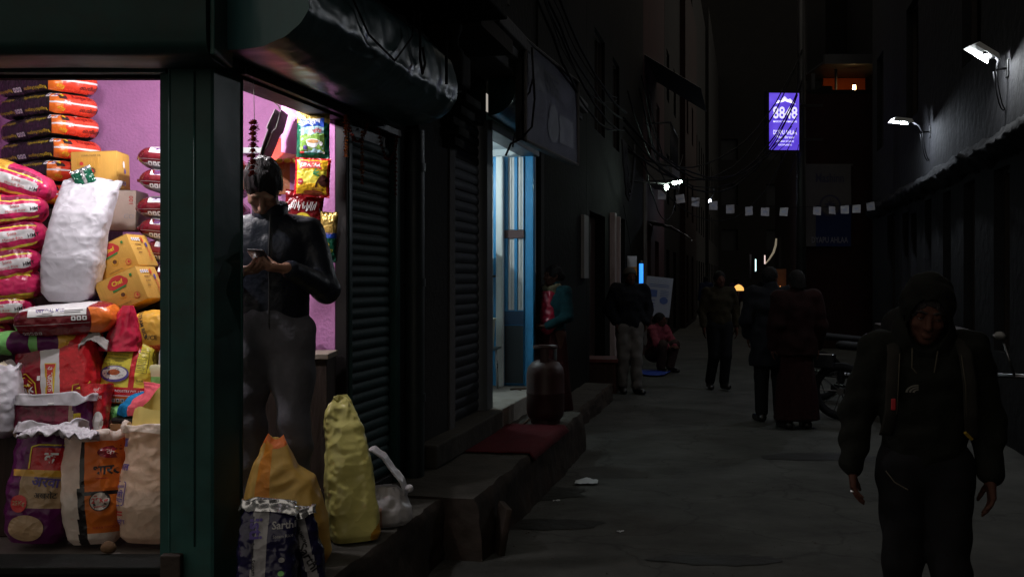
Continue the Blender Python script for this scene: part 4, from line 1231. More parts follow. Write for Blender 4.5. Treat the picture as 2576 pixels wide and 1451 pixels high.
sheet('cloth_strip', lambda a, b: (0.13 * a - .07, 0.05 * b + .02 * math.sin(a * 5), 0.035 * math.sin(PI * a) + 0.02 * b + .012 * nz((a * 4, b * 3, 0), 2)), 24, 8, mat('grey_cloth', (0.32, 0.29, 0.28), rough=0.9), 0.004,
      loc=(at(232, 838, 4.50).x, 4.52, Z2 + 0.03), rot=(R(30), 0, R(10)), label='grey rag wedged over the open red rice bag', cat='rag')

# --- open red rice bag (middle left)
def tak_mf(x, z, y):
    if y > 0.09: return 0
    if z > 0.385 and x < 0.03: return 2
    if x < -0.045: return 1
    if x < 0.035: return 3
    return 0
c0 = at(134, 1078, 4.45)
o = sack('rice_bag', 0.42, [(0, 0.165, 0.09), (0.06, 0.18, 0.10), (0.5, 0.185, 0.10), (0.85, 0.185, 0.085), (1, 0.192, 0.075)], [K_RED, K_DRED, K_FOIL, K_WHITE2, K_GRAIN], tak_mf, 110, 50, 5.0, 0.007, 11, 0.0, 2, 0.16, 4, (-0.015, 0.02), 0.015,
         None, (c0.x, 4.56, Z1), (R(-5), R(-6), R(-4)), label='open glossy red rice bag with a white stripe in the middle of the display', cat='rice bag')
p = Print(o, 'front', 0.003)
p.poly([(-0.176, 0.12), (-0.176, 0.255), (-0.115, 0.262), (-0.07, 0.215), (-0.062, 0.12)], K_YINK, 5)
p.poly([(-0.175, 0.115), (-0.175, 0.25), (-0.116, 0.257), (-0.074, 0.212), (-0.066, 0.115)], K_DRED, 5)
p.text('Tak', -0.125, 0.19, 0.095, K_WINK, 6, 0.01)
p.poly([(-0.026, 0.14), (0.014, 0.155), (0.024, 0.295), (-0.03, 0.30)], K_YINK, 3)
p.poly([(-0.023, 0.146), (0.011, 0.159), (0.021, 0.292), (-0.027, 0.296)], K_RINK, 3)
p.text('आजतक', -0.003, 0.226, 0.115, K_WINK, -88, 0.01)
p.poly([(0.105, 0.19), (0.175, 0.20), (0.178, 0.06), (0.125, 0.055), (0.085, 0.09)], K_YINK, 4)
p.poly([(0.108, 0.187), (0.175, 0.195), (0.178, 0.066), (0.127, 0.061), (0.09, 0.094)], K_DRED, 4)
p.text('आज', 0.14, 0.125, 0.085, K_WINK, 8, 0.015)
p.text('प्रिमियम', 0.13, 0.02, 0.08, K_WINK, 4)
p.poly(rrect(-0.062, -0.048, 0.225, 0.245, 0, 1, 1), K_WINK, 1)
p.done()
c0 = at(222, 1078, 4.40)
o2 = sack('rice_bag', 0.21, [(0, 0.055, 0.05), (1, 0.06, 0.05)], [K_RED, K_RED, K_GRAIN], lambda x, z, y: 0, 50, 24, 4, 0.006, 12, 0, 1, 0.05, 2, (0, 0.01), .01, None, (c0.x, 4.46, Z1), (R(-6), 0, R(4)), label='small red rice bag with white lettering between the maroon sack and the yellow bag', cat='rice bag')
p = Print(o2, 'front'); p.text('लोंग ग्रेन', 0.005, 0.15, 0.075, K_WINK, 3); p.text('प्रि', 0.02, 0.185, 0.03, K_WINK); p.poly(ell(0.03, 0.045, 0.022, 0.045, 14), K_WINK, 2); p.done()

# --- yellow rice bag with cooking instructions
def jmp_mf(x, z, y):
    if y > 0.06: return 0
    if z < 0.075: return 1 if z > 0.028 and x > -0.06 else 2
    if z > 0.30 and x < -0.02: return 1
    if abs(x - 0.046) < 0.011 or x < -0.112: return 1
    return 0
c0 = at(304, 1012, 4.54)
gbz = Z1
o = brickbag('rice_bag', 0.135, 0.09, 0.055, [K_LGREEN, K_PURP, K_ORNG, K_GREEN], lambda x, y, z, s: 1 if x < -.9 else (2 if x < -.78 else (3 if z < -.2 and x > -.3 else 0)), 5, 3, (36, 16, 18), 0.006, 64, None, (c0.x - .03, 4.60, Z1 + 0.054), (0, 0, R(-3)), label='light green premium rice bag lying under the yellow rice bag', cat='rice bag')
p = Print(o, 'front'); p.text('Premium', 0.01, 0.02, 0.1, K_GINK, 0, 0.01); p.poly(ell(0.02, -0.03, 0.05, 0.022, 16), K_WINK, 2); p.done()
o = sack('rice_bag', 0.335, [(0, 0.118, 0.075), (0.06, 0.126, 0.085), (0.5, 0.122, 0.08), (0.8, 0.112, 0.05), (1, 0.105, 0.018)], [K_YEL, K_RED, K_ORNG2], jmp_mf, 110, 54, 5, 0.007, 13, 0.0, 0, 0.02, 0, (0.0, 0.04), 0.05,
         None, (c0.x, 4.62, Z1 + 0.106), (R(-6), R(2), R(-3)), label='bright yellow rice bag printed with cooking instructions and a plate of rice', cat='rice bag')
p = Print(o, 'front', 0.003)
p.text('COVERED PAN METHOD', -0.03, 0.255, 0.11, K_RINK, -3, 0.012)
p.poly(rrect(-0.105, -0.088, 0.25, 0.262, 0, 1, 2), K_BINK, 1)
for i, tx in enumerate(('1. Place rice and water in a pan', '2. Let the water boil gently', '3. Lower the heat and cover', '4. Simmer for 15 minutes', '5. Fluff and serve')):
    p.text(tx, -0.042 - .004 * i, 0.236 - 0.014 * i, 0.125 - .008 * i, K_DK, -2)
p.text('Cooking', -0.06, 0.305, 0.07, K_WINK, -4, 0.012); p.text('1. Wash the rice 2. Cook in water', -0.02, 0.28, 0.11, K_DK, -3)
p.poly(ell(-0.04, 0.135, 0.070, 0.038, 28), K_BINK, 3)
p.poly(ell(-0.04, 0.139, 0.060, 0.030, 24), K_WINK, 3)
p.poly(ell(-0.04, 0.142, 0.028, 0.014, 14), mat('curry_ink', (0.38, 0.09, 0.03), var=0.3, vs=90), 2)
rg = random.Random(4)
for i in range(26):
    a = rg.uniform(0, 2 * PI); r = rg.uniform(.45, .95)
    x, z = -0.04 + 0.058 * r * math.cos(a), 0.139 + 0.029 * r * math.sin(a); t = rg.uniform(0, PI)
    p.line([(x, z), (x + 0.008 * math.cos(t), z + 0.006 * math.sin(t))], 0.0016, K_GREY)
p.text('JMP INDUSTRY PVT. LTD', 0.03, 0.056, 0.165, K_WINK, -1, 0.014)
p.line([(-0.05, 0.037), (0.1, 0.036)], 0.003, K_WINK)
p.icons(-0.055, 0.006, 4, 0.017, K_WINK, K_DK)
for i, tx in enumerate(('Nutrition', 'Packed Dt.', 'Batch No.', 'Net weight 25 kg')):
    p.text(tx, 0.084, (0.29, 0.235, 0.215, 0.165)[i], 0.044, K_DK, -6)
p.line([(0.063, 0.25), (0.108, 0.244), (0.112, 0.14), (0.063, 0.147), (0.063, 0.25)], 0.0016, K_DK)
for i in range(7): p.line([(0.068, 0.205 - .008 * i), (0.104, 0.201 - .008 * i)], 0.002, K_DK)
p.poly(ell(0.09, 0.105, 0.024, 0.014, 18), K_GOLD, 1); p.poly(ell(0.09, 0.105, 0.021, 0.012, 18), K_YEL, 1); p.text('fssai', 0.09, 0.107, 0.028, K_DK)
p.done()

# --- small wine coloured open sack
def wine_mf(x, z, y):
    if y > 0.08: return 0
    if x > 0.125: return 3
    if x > 0.108: return 4
    if z < 0.022 and x < 0.06: return 4
    if z < 0.032 and x < 0.06: return 2
    if x > 0.045: return 1
    return 0
K_WINEP = plas('patterned_wine_print', (0.14, 0.008, 0.035), 0.35, var=0.5, vs=45)
c0 = at(128, 1076, 4.37)
o = sack('rice_bag', 0.16, [(0, 0.16, 0.075), (0.1, 0.165, 0.08), (0.8, 0.16, 0.08), (1, 0.155, 0.07)], [K_WINEP, K_MAR2, K_YEL, K_PURP, K_CREAM, K_WHITE, K_GRAIN], wine_mf, 100, 36, 4.5, 0.006, 14, 0.035, 5, 0.04, 6, (0.01, 0.01), 0.03,
         None, (c0.x, 4.395, Z1), (R(-2), R(-3), R(-2)), label='short wine red patterned open sack with a rolled white rim', cat='rice bag')
p = Print(o, 'front'); p.poly(rrect(0.022, 0.05, 0.13, 0.142, 0, 1, 2), K_WINK, 1); p.poly(rrect(0.13, 0.155, 0.05, 0.09, 0, 1, 2), K_YINK, 1); p.text('30', 0.143, 0.07, 0.02, K_RINK)
p.poly(ell(0.075, 0.022, 0.034, 0.018, 14), K_GREY, 1); p.line([(-0.155, 0.02), (0.05, 0.016)], .004, K_YINK); p.done()
# white sack at the far left
c0 = at(-50, 1066, 4.32)
sack('white_sack', 0.32, [(0, 0.10, 0.08), (0.1, 0.135, 0.1), (0.5, 0.125, 0.1), (0.85, 0.085, 0.06), (1, 0.06, 0.03)], [K_WHITE, K_WHITE, K_GRAIN], wh_mf, 80, 60, 3, 0.006, 15, 0, 1, 0.03, 2, (0.02, 0.03), 0.04, None, (c0.x, 4.36, Z1), (R(-4), R(7), 0), label='slumped white sack at the left edge beside the red rice bag', cat='sack')
# pink and blue cloth on a tray, dark blue tray on edge
c0 = at(352, 1018, 4.49)
def cap_fn(u, v):
    an = 2 * PI * u
    r = 0.11 * math.sqrt(max(0, 1 - v * v)) + 0.002
    return (1.15 * r * math.cos(an) * (1 + 0.12 * nz((math.cos(an), math.sin(an), v), 2, 8)), 0.75 * r * math.sin(an), 0.085 * v + 0.014 * nz((math.cos(an) * 2, math.sin(an) * 2, v * 2), 2, 9) + 0.045 * v * max(0, math.cos(an)))
mb = MB().grid(cap_fn, 56, 18, lambda u, v: 1 if (0.40 < u < 0.66) else 0, True)
mb.build('cloth_hat', [mat('salmon_pink_cloth', (0.62, 0.10, 0.13), rough=0.9, bump=0.3, bs=70), mat('bright_blue_cloth', (0.01, 0.16, 0.36), rough=0.9, bump=0.3, bs=70)], None, (c0.x + .03, 4.50, Z1 + 0.085), (0, R(-8), R(10)), True, label='pink cloth hat with a blue side lying on a brown tray', cat='hat')
MB().box(-0.13, 0.13, -0.07, 0.07, 0.0, 0.012).box(-0.13, 0.13, -0.075, -0.066, 0.012, 0.035).box(-0.13, 0.13, 0.066, 0.075, 0.012, 0.035).box(-0.135, -0.126, -0.07, 0.07, 0.012, 0.035).build('wooden_tray', mat('orange_brown_board', (0.42, 0.22, 0.10), rough=0.7, var=0.2), None, (c0.x + .02, 4.505, Z1 + 0.002), (0, 0, R(4)), label='shallow brown wooden tray under the pink hat', cat='tray')
MB().box(-0.13, 0.13, -0.073, 0.073, 0.036, 0.062, 0, 0.008).build('black_folder', K_BLACK, None, (c0.x + .02, 4.505, Z1 + 0.002), (0, 0, R(2)), 40, label='flat black folder lying on the brown tray under the hat', cat='folder')
c0 = at(390, 925, 4.50)
o = MB().prism(rrect(-0.11, 0.11, -0.15, 0.15, 0.05, 5), -0.008, 0.008).build('serving_tray', mat('dark_blue_enamel', (0.012, 0.018, 0.06), rough=0.3), None, (c0.x + .095, 4.60, Z1 + 0.235), (R(-8), 0, 0), 40, label='dark blue tray with a pale rim standing on edge against the pillar', cat='tray')
MB().tube([(x, -0.009, z) for x, z in rrect(-0.11, 0.11, -0.15, 0.15, 0.05, 5)] + [(-0.06 + 0.17, -0.009, 0.15 - .05)], 0.004, 6).build('rim', K_WHITE2, o)
c0 = at(368, 918, 4.50)
brickbag('biscuit_packet', 0.05, 0.03, 0.07, [mat('cream_wrapper', (0.62, 0.58, 0.36), rough=0.4, var=0.1), K_LGREEN], lambda x, y, z, s: 1 if abs(z) < .3 else 0, 5, 5, (10, 8, 14), 0.002, 66, None, (c0.x + .02, 4.60, Z1 + 0.22), (0, 0, R(-8)), label='cream wrapped packet between the yellow bag and the blue tray', cat='packet')
MB().box(-0.07, 0.07, -0.04, 0.04, 0, 0.148, 0, 0.004).build('small_carton', K_CARD2, None, (c0.x + .02, 4.60, Z1), (0, 0, R(-5)), 40, label='small dull carton under the cream packet', cat='carton')

# --- front row of open sacks on the sill
def sA_mf(x, z, y):
    if y > 0.1: return 0
    if 0.40 > z > 0.305 and x > -0.02: return 1
    if 0.305 >= z > 0.275: return 2 if x > -.09 else 0
    if 0.275 >= z > 0.15 and x > -0.05: return 3
    return 0
K_BEIGE = plas('dull_beige_print', (0.38, 0.25, 0.14), 0.4)
c0 = at(40, 1392, 4.05)
o = sack('rice_sack', 0.50, [(0, 0.10, 0.07), (0.08, 0.125, 0.10), (0.4, 0.14, 0.115), (0.8, 0.13, 0.105), (1, 0.125, 0.10)], [K_PURP, K_RED, K_GOLD, K_BEIGE, K_WHITE, K_GRAIN, K_WHITE], sA_mf, 90, 54, 3.0, 0.009, 16, 0.045, 4, 0.25, 5, (0.01, 0.02), 0.03,
         None, (c0.x, 4.235, FL + .03), (R(-8), R(2), 0), label='purple rice sack with an open white rim at the left end of the front row', cat='rice sack', group='open sacks along the front of the shop')
p = Print(o, 'front', 0.003)
p.line([(-0.02, 0.31), (-0.02, 0.40), (0.01, 0.41), (0.12, 0.41)], 0.006, K_YINK)
p.text('क', 0.065, 0.355, 0.055, K_WINK, 0, 0.03); p.text('अरवा', 0.055, 0.255, 0.11, K_BINK, -4, 0.02); p.text('अखरोट', 0.06, 0.205, 0.09, K_DK, 0, 0.01)
p.poly(ell(-0.045, 0.165, 0.036, 0.036, 20), K_RINK, 2); p.text('25Kg', -0.045, 0.165, 0.055, K_BEIGE, 0, .02)
p.poly(ell(-0.01, 0.065, 0.075, 0.055, 22), K_BEIGE, 3); p.done()
def sB_mf(x, z, y):
    if y > 0.09: return 0
    b = -0.018 - 0.05 * max(0, (0.17 - z))
    if x < b - 0.012: return 0
    if z < 0.22 and x < b + 0.022 + (0.0): return 2
    if x < b + 0.004: return 2
    if z < 0.05: return 0
    if 0.206 < z < 0.218: return 2
    return 1
c0 = at(196, 1392, 4.06)
o = sack('rice_sack', 0.47, [(0, 0.085, 0.05), (0.05, 0.105, 0.08), (0.3, 0.128, 0.11), (0.75, 0.135, 0.11), (1, 0.13, 0.10)], [K_OFFW, K_ORNG2, K_BLACK, K_OFFW, K_GRAIN], sB_mf, 100, 60, 2.8, 0.008, 17, 0.04, 3, 0.26, 4, (-0.02, 0.03), 0.035,
         None, (c0.x, 4.225, FL + .025), (R(-9), R(-3), R(3)), label='white and orange 25Kg rice sack in the middle of the front row', cat='rice sack', group='open sacks along the front of the shop')
p = Print(o, 'front', 0.003)
p.text('भारत', 0.08, 0.305, 0.105, K_DK, 2, 0.03)
p.line([(0.04, 0.272), (0.12, 0.272)], 0.003, K_RINK)
p.poly(ell(0.056, 0.178, 0.040, 0.040, 24), K_DK, 2); p.poly(ell(0.056, 0.178, 0.036, 0.036, 24), K_OFFW, 2)
p.text('25Kg', 0.056, 0.178, 0.062, K_RINK, 0, 0.03); p.line([(0.035, 0.20), (0.077, 0.20)], 0.004, K_RINK); p.line([(0.035, 0.156), (0.077, 0.156)], 0.004, K_RINK)
p.poly(ell(0.10, 0.38, 0.06, 0.026, 18), K_DRED, 2); p.text('क', 0.09, 0.38, 0.03, K_OFFW)
p.text('SURYA FOODS', 0.07, 0.07, 0.09, K_RINK); p.done()
def sC_mf(x, z, y): return 0
c0 = at(335, 1388, 4.06)
K_YLIN = plas('yellow_sack_liner', (0.78, 0.60, 0.17), 0.4, bs=10, bump=0.7)
o = sack('rice_sack', 0.50, [(0, 0.085, 0.05), (0.05, 0.11, 0.085), (0.3, 0.132, 0.115), (0.7, 0.128, 0.11), (1, 0.13, 0.10)], [K_CREAM, K_OFFW, K_GRAIN], sC_mf, 96, 60, 2.8, 0.010, 18, 0.05, 1, 0.28, 2, (0.005, 0.03), 0.03,
         None, (c0.x, 4.23, FL + .028), (R(-8), R(1), R(-5)), label='dusty tan sack with a yellow liner next to the green pillar', cat='rice sack', group='open sacks along the front of the shop')
def lin(u, v):
    an = 2 * PI * u
    r = 1 + 0.05 * nz((math.cos(an) * 2, math.sin(an) * 2, v), 1.5, 2) - 0.1 * v
    return (0.122 * r * math.copysign(abs(math.cos(an)) ** .7, math.cos(an)) + 0.005, 0.094 * r * math.copysign(abs(math.sin(an)) ** .7, math.sin(an)) + 0.03, 0.47 + v * (0.085 + 0.10 * max(0, math.sin(an)) + 0.035 * nz((math.cos(an), math.sin(an), 0), 1.7, 5)))
g = MB().grid(lin, 80, 12, 0, True)
g.build('liner', K_YLIN, o, smooth=True)
p = Print(o, 'front', 0.003)
p.poly(rrect(-0.125, -0.09, 0.40, 0.435, 0, 1, 3), mat('faded_blue_ink', (0.10, 0.08, 0.22), var=0.1), 2)
p.text('माल', -0.10, 0.315, 0.06, K_BINK, 0, 0.03)
p.line([(-0.12, 0.255), (-0.08, 0.255), (-0.075, 0.25), (-0.075, 0.165), (-0.08, 0.16), (-0.12, 0.155)], 0.004, K_BINK)
for i, tx in enumerate(('चावल', 'जी', 'नया')): p.text(tx, -0.098, 0.235 - 0.028 * i, 0.035, K_BINK, 0, 0.02)
p.line([(-0.115, 0.130), (-0.075, 0.132)], 0.006, K_RINK); p.line([(-0.115, 0.118), (-0.075, 0.12)], 0.006, K_RINK)
p.text('फ्रेश', -0.088, 0.09, 0.05, K_BINK, 4, 0.02); p.done()
# crumpled white plastic between the sacks
def crump(sd):
    def fn(a, b):
        x, y = a - .5, b - .5
        return (0.30 * x, 0.14 * y, 0.05 * (.2 - abs(nz((x * 3, y * 3, 0), 2.2, sd))) + 0.02 * (.2 - abs(nz((x * 7, y * 7, 0), 2.1, sd + 1))) + 0.025 * (1 - 4 * x * x) - 0.05 * max(0, -y))
    return fn
c0 = at(152, 1092, 4.16)
sheet('plastic_sheet', crump(3), 48, 30, K_WHITE, 0.003, loc=(c0.x, 4.16, 0.905), rot=(R(-12), R(2), R(4)), label='crumpled white plastic bunched between the front sacks', cat='plastic sheet')
for i, (px, sz, lab) in enumerate(((258, .024, 'brown potato on the sill between the orange and the tan sack'),)):
    c0 = at(px, 1372, 4.0)
    mb = MB().sphere((0, 0, 0), (sz * 1.4, sz, sz), 16)
    mb.v = [(v[0] + .004 * nz(v, 40, i), v[1], v[2] + .003 * nz(v, 40, i + 4)) for v in mb.v]
    mb.build('potato', mat('potato_skin', (0.12, 0.07, 0.04), rough=0.8, var=0.2, vs=30), None, (c0.x, 4.06, FL + .028 + sz), (0, 0, R(20 * i)), True, label=lab, cat='potato')

# ------------------------------------------------------------------ things hung in the doorway
U_MF = lambda x, z: 1 if z > 0.075 - 0.25 * abs(x) else (2 if abs(x) < .062 and z < .07 and z > -.095 else 0)
Yp = 5.03
c0 = at(788, 338, Yp)
o = packet('tea_packet', 0.175, 0.255, 0.055, [K_GREEN, K_GOLDF, plas('sky_blue_tea_print', (0.36, 0.58, 0.66), 0.25), K_GREEN], U_MF, 1, 40, 44, None, c0, (R(4), R(2), R(-4)), label='green and gold tea packet clipped at the top of the hanging row', cat='tea packet')
p = Print(o, 'front', 0.0015)
p.poly([(-0.06, 0.075), (0.06, 0.083), (0.06, 0.035), (-0.055, 0.027)], K_BLUEP, 4)
p.text('उत्तम', 0.0, 0.057, 0.085, K_WINK, 3, 0.03)
p.text('चिया', 0.025, 0.018, 0.05, K_RINK, 3, 0.015)
p.poly([(-0.062, -0.012), (-0.03, 0.0), (0.0, -0.004), (0.03, 0.006), (0.062, 0.002), (0.062, -0.09), (-0.062, -0.09)], plas('tea_leaf_print', (0.20, 0.36, 0.07), 0.25, var=0.5, vs=70), 3)
p.poly(ell(0.006, -0.036, 0.035, 0.012, 18), K_WINK, 2); p.poly([(-0.029, -0.036), (0.041, -0.036), (0.03, -0.06), (0.014, -0.068), (-0.004, -0.068), (-0.02, -0.06)], K_WINK, 2)
p.poly(ell(0.006, -0.037, 0.030, 0.009, 18), mat('milky_tea_ink', (0.55, 0.30, 0.12), var=0), 2); p.poly(ell(0.047, -0.048, 0.009, 0.011, 10), K_WINK, 1)
p.poly(ell(-0.034, -0.068, 0.011, 0.011, 12), K_BINK, 1); p.poly(rrect(-0.062, -0.04, -0.098, -0.088, 0, 1, 2), K_RINK, 1); p.poly(rrect(0.055, 0.065, -0.098, -0.088, 0, 1, 1), K_WINK, 1)
p.done()
cl = thing('binder_clip', 'black clip holding the top tea packet to the door rail', 'clip', c0 + Vector((0.0, -0.012, 0.115)))
MB().box(-0.014, 0.014, -0.012, 0.012, -0.02, 0.028, 0, 0.004).build('jaw', K_BLACK, cl)
MB().tube([(-0.008, 0, 0.028), (-0.006, 0, 0.075), (0.006, 0, 0.075), (0.008, 0, 0.028)], 0.0025, 6).build('wire_handle', M_STEEL, cl)
c0 = at(786, 447, Yp - .01)
o = packet('tea_packet', 0.185, 0.195, 0.06, [plas('amber_tea_print', (0.70, 0.40, 0.02), 0.22), K_RED, K_YEL], lambda x, z: 1 if (abs(x) > .078 or z < -.085 or z > .09) else (2 if z < .035 and z > -.03 else 0), 5, 40, 40, None, c0, (R(2), R(3), R(-2)), label='yellow tea packet with a red edge hanging second from the top', cat='tea packet')
p = Print(o, 'front', 0.0015)
p.poly([(-0.062, 0.083), (0.05, 0.083), (0.05, 0.042), (0.0, 0.048), (-0.062, 0.038)], K_RINK, 4)
p.text('UPAKAR', -0.005, 0.063, 0.098, K_WINK, 1, 0.03)
p.poly(star(-0.055, -0.022, 0.013, 0.018, 12), K_RINK, 1); p.text('Mixed', -0.055, -0.022, 0.02, K_WINK)
for a in (20, 60, -20): p.line([(0.01, 0.02), (0.01 + .03 * math.cos(R(a)), 0.02 + .03 * math.sin(R(a)))], 0.008, K_GINK)
p.poly(ell(0.06, -0.015, 0.022, 0.03, 14), mat('dark_tea_ink', (0.07, 0.015, 0.01), var=0), 2)
p.line([(0.045, 0.0), (0.028, -0.03), (0.025, -0.06)], 0.008, mat('dark_tea_ink', (0.07, 0.015, 0.01)))
p.line([(0.0, -0.055), (0.055, -0.055)], 0.01, K_GOLD); p.poly(ell(0.01, -0.075, 0.05, 0.012, 12), mat('brown_red_ink', (0.25, 0.05, 0.015), var=0), 1); p.done()
c0 = at(762, 548, 5.08)
o = packet('tea_packet', 0.20, 0.27, 0.06, [plas('brown_maroon_foil', (0.16, 0.006, 0.010), 0.18), K_FOIL], lambda x, z: 0, 7, 40, 44, None, c0, (R(3), R(6), R(2)), label='maroon tea packet with a yellow sun mark half behind the man', cat='tea packet')
p = Print(o, 'front', 0.0015)
p.poly(ell(0.005, -0.02, 0.047, 0.047, 26), K_YINK, 3)
p.poly([(-0.03, -0.035), (-0.012, -0.02), (-0.02, -0.012), (-0.006, 0.0), (0.003, 0.016), (0.012, 0.0), (0.026, -0.012), (0.018, -0.02), (0.036, -0.035), (0.025, -0.04), (0.025, -0.055), (-0.018, -0.055), (-0.018, -0.04)], K_RINK, 2)
rg = random.Random(9)
for i in range(15):
    x = -0.06 + 0.009 * i
    p.line([(x, 0.075 + rg.uniform(-.015, .015)), (x + rg.uniform(-.01, .01), 0.045 + rg.uniform(-.012, .01))], 0.004, K_WINK)
p.poly(rrect(-0.085, -0.068, 0.03, 0.047, 0, 1, 1), K_WINK, 1); p.poly(ell(-0.0765, 0.0385, .004, .004, 8), K_DK, 1)
for a in (50, 80, 120): p.line([(0.075, -0.045), (0.075 + .03 * math.cos(R(a)), -0.045 + .03 * math.sin(R(a)))], 0.007, K_LGREEN)
p.done()
c0 = at(826, 596, 5.02)
o = packet('tea_packet', 0.092, 0.25, 0.045, [K_GOLDF, K_BLUEP, K_GREEN, K_WHITE2], lambda x, z: 0 if z > 0.02 else (1 if z > -0.005 else (2 if x > -.040 else 3)), 8, 24, 48, None, c0, (R(3), R(4), R(-10)), label='narrow gold and green tea packet hanging lowest beside the door jamb', cat='tea packet')
p = Print(o, 'front', 0.0015)
p.poly(ell(0.0, -0.04, 0.015, 0.015, 18), K_YINK, 1); p.poly([(-0.01, -0.05), (0, -0.03), (0.01, -0.05)], K_RINK, 1)
p.text('ANUPAM TEA', 0.002, -0.064, 0.062, K_YINK, 0, 0.02)
for i in range(5): p.line([(-0.025 + .002 * i, -0.074 - .006 * i), (0.028 - .003 * i, -0.074 - .006 * i)], 0.0018, K_YINK)
for i in range(3): p.poly(ell(-0.024 + .024 * i, -0.112, 0.006, 0.006, 8), K_WINK, 1)
for i in range(6): p.line([(-0.03, 0.05 - .007 * i), (0.03, 0.052 - .007 * i)], 0.0014, K_GOLD)
p.done()
str_ = MB()
for px, y0, y1, yy in ((786, 402, 398, Yp), (770, 482, 478, Yp + .02)): pass
# cord that carries the packets
c1, c2 = at(790, 288, Yp + .02), at(815, 560, Yp + .02)
MB().tube([c1 + Vector((0, .02, 0.14)), c1, at(792, 400, Yp + .035), at(792, 490, Yp + .05), c2, c2 + Vector((0.02, 0, -.03))], 0.0025, 6).build('hanging_string', mat('dark_string', (0.05, 0.04, 0.04), rough=0.9, var=0), None, smooth=True, label='thin dark string the tea packets hang from', cat='string')

# red house shaped box
c0 = at(722, 408, 5.24)
lb = thing('collection_box', 'red and orange house shaped box behind the hanging tea packets', 'box', c0, (0, 0, R(-6)))
MB().box(-0.085, 0.16, 0.0, 0.12, -0.17, 0.02, 0, 0.004).build('box_body', mat('worn_orange_paint', (0.50, 0.14, 0.035), rough=0.5, dirt=(0.65, 0.5, 0.35), dirt_amt=0.5, dirt_s=35), lb)
rf = MB()
rf.add([(-0.095, -0.03, 0.0), (0.17, -0.03, 0.0), (0.15, 0.06, 0.135), (-0.075, 0.06, 0.135), (-0.095, -0.03, -0.012), (0.17, -0.03, -0.012), (0.15, 0.13, 0.10), (-0.075, 0.13, 0.10)],
       [(0, 1, 2, 3), (4, 7, 6, 5), (0, 4, 5, 1), (1, 5, 6, 2), (2, 6, 7, 3), (3, 7, 4, 0)])
rf.build('roof', mat('red_gloss_paint', (0.60, 0.03, 0.015), rough=0.35, var=0.08), lb)
sc_ = MB()
for k in range(6): sc_.sphere((-0.075 + 0.044 * k, -0.034, 0.004), (0.022, 0.006, 0.013), 10)
sc_.build('scalloped_trim', mat('yellow_paint', (0.70, 0.45, 0.03), rough=0.5, var=0), lb, smooth=True)
# folded newspaper hung on a cord
nc = at(686, 345, 5.1)
npz = thing('folded_newspaper', 'folded grey newspaper hanging open from a cord left of the red box', 'newspaper', nc)
def leafn(s):
    def fn(a, b):
        w = math.sin(PI * min(1, a * 1.0)) * 0.010 * s
        return (-0.055 * (1 - a) + 0.045 * a + w + (0.012 * s if a > .6 else 0), 0.01 * s + 0.16 * (b - .5), -0.14 + 0.27 * a)
    return fn
for s in (-1, 1): sheet('leaf', leafn(s), 20, 8, mat('newsprint', (0.14, 0.13, 0.13), rough=0.9, bump=0.2, bs=60, var=0.25, vs=70), 0.003, parent=npz)
MB().tube([(0.045, 0, 0.13), (0.03, 0, 0.16), (-0.02, 0, 0.20), (-0.05, 0, 0.27), (-0.05, .1, 0.31)], 0.0035, 6).build('cord', M_RUST, npz, smooth=True)
# counter against the side wall
cw = thing('wooden_counter', 'worn dark wooden counter against the pink wall behind the man', 'counter', (0, 0, 0))
c0 = at(770, 885, 5.0)
cw.location = (c0.x, 5.02, FL)
MB().box(-0.30, 0.125, -0.13, 0.12, 0, c0.z - FL - .03, 0, 0.004).build('cabinet', M_WOODW, cw)
MB().box(-0.32, 0.135, -0.15, 0.125, c0.z - FL - .028, c0.z - FL, 0, 0.004).build('counter_top', mat('worn_pale_wood_top', (0.30, 0.25, 0.20), rough=0.6, bump=0.3, bs=30, var=0.2), cw)
MB().box(-0.06, 0.055, -0.05, 0.05, 0, 0.125, 0, 0.003).build('small_carton', K_CARD2, None, (at(742, 850, 5.03).x, 5.06, c0.z + .001), (0, 0, R(8)), 40, label='small grey carton standing on the wooden counter', cat='carton')

# marigold strings
def garland(name, pts, r, n, m, label, seed, petals=7):
    t = thing(name, label, 'garland', pts[0])
    P = [Vector(p) - Vector(pts[0]) for p in pts]
    MB().tube(P, 0.0016, 5).build('thread', mat('cotton_thread', (0.3, 0.27, 0.24), rough=0.9, var=0), t)
    L = [0]
    for a, b in zip(P[:-1], P[1:]): L.append(L[-1] + (b - a).length)
    def pos(s):
        for i in range(len(P) - 1):
            if s <= L[i + 1] or i == len(P) - 2:
                return P[i].lerp(P[i + 1], (s - L[i]) / max(1e-6, L[i + 1] - L[i]))
    rg = random.Random(seed)
    s0 = n[1]
    mb = MB()
    for ring in range(3):
        for k in range(petals + ring):
            a = 2 * PI * k / (petals + ring) + ring
            rr = 1 - 0.25 * ring
            zz = (ring - 1) * 0.35
            ca, sa = math.cos(a), math.sin(a)
            q = 0.5
            mb.add([(0.25 * ca, 0.25 * sa, zz), (rr * math.cos(a - .45), rr * math.sin(a - .45), zz - 0.12 * rg.uniform(0, 2)), (1.12 * rr * ca, 1.12 * rr * sa, zz + .25 * rg.uniform(-1, 1)), (rr * math.cos(a + .45), rr * math.sin(a + .45), zz + 0.12)], [(0, 1, 2, 3)])
    me = mb.sphere((0, 0, 0), (.5, .5, .55), 10).mesh('flower', m)
    for k in range(n[0]):
        p = pos(s0 + (L[-1] - s0) * (k + .5) / n[0])
        f = obj('flower', me, t, p, (rg.uniform(-.3, .3), rg.uniform(-.3, .3), rg.uniform(0, 6)))
        f.scale = [r * rg.uniform(.8, 1.15)] * 3
    return t
M_MARI = mat('dried_dark_marigold', (0.16, 0.02, 0.012), rough=0.85, var=0.3, vs=60)
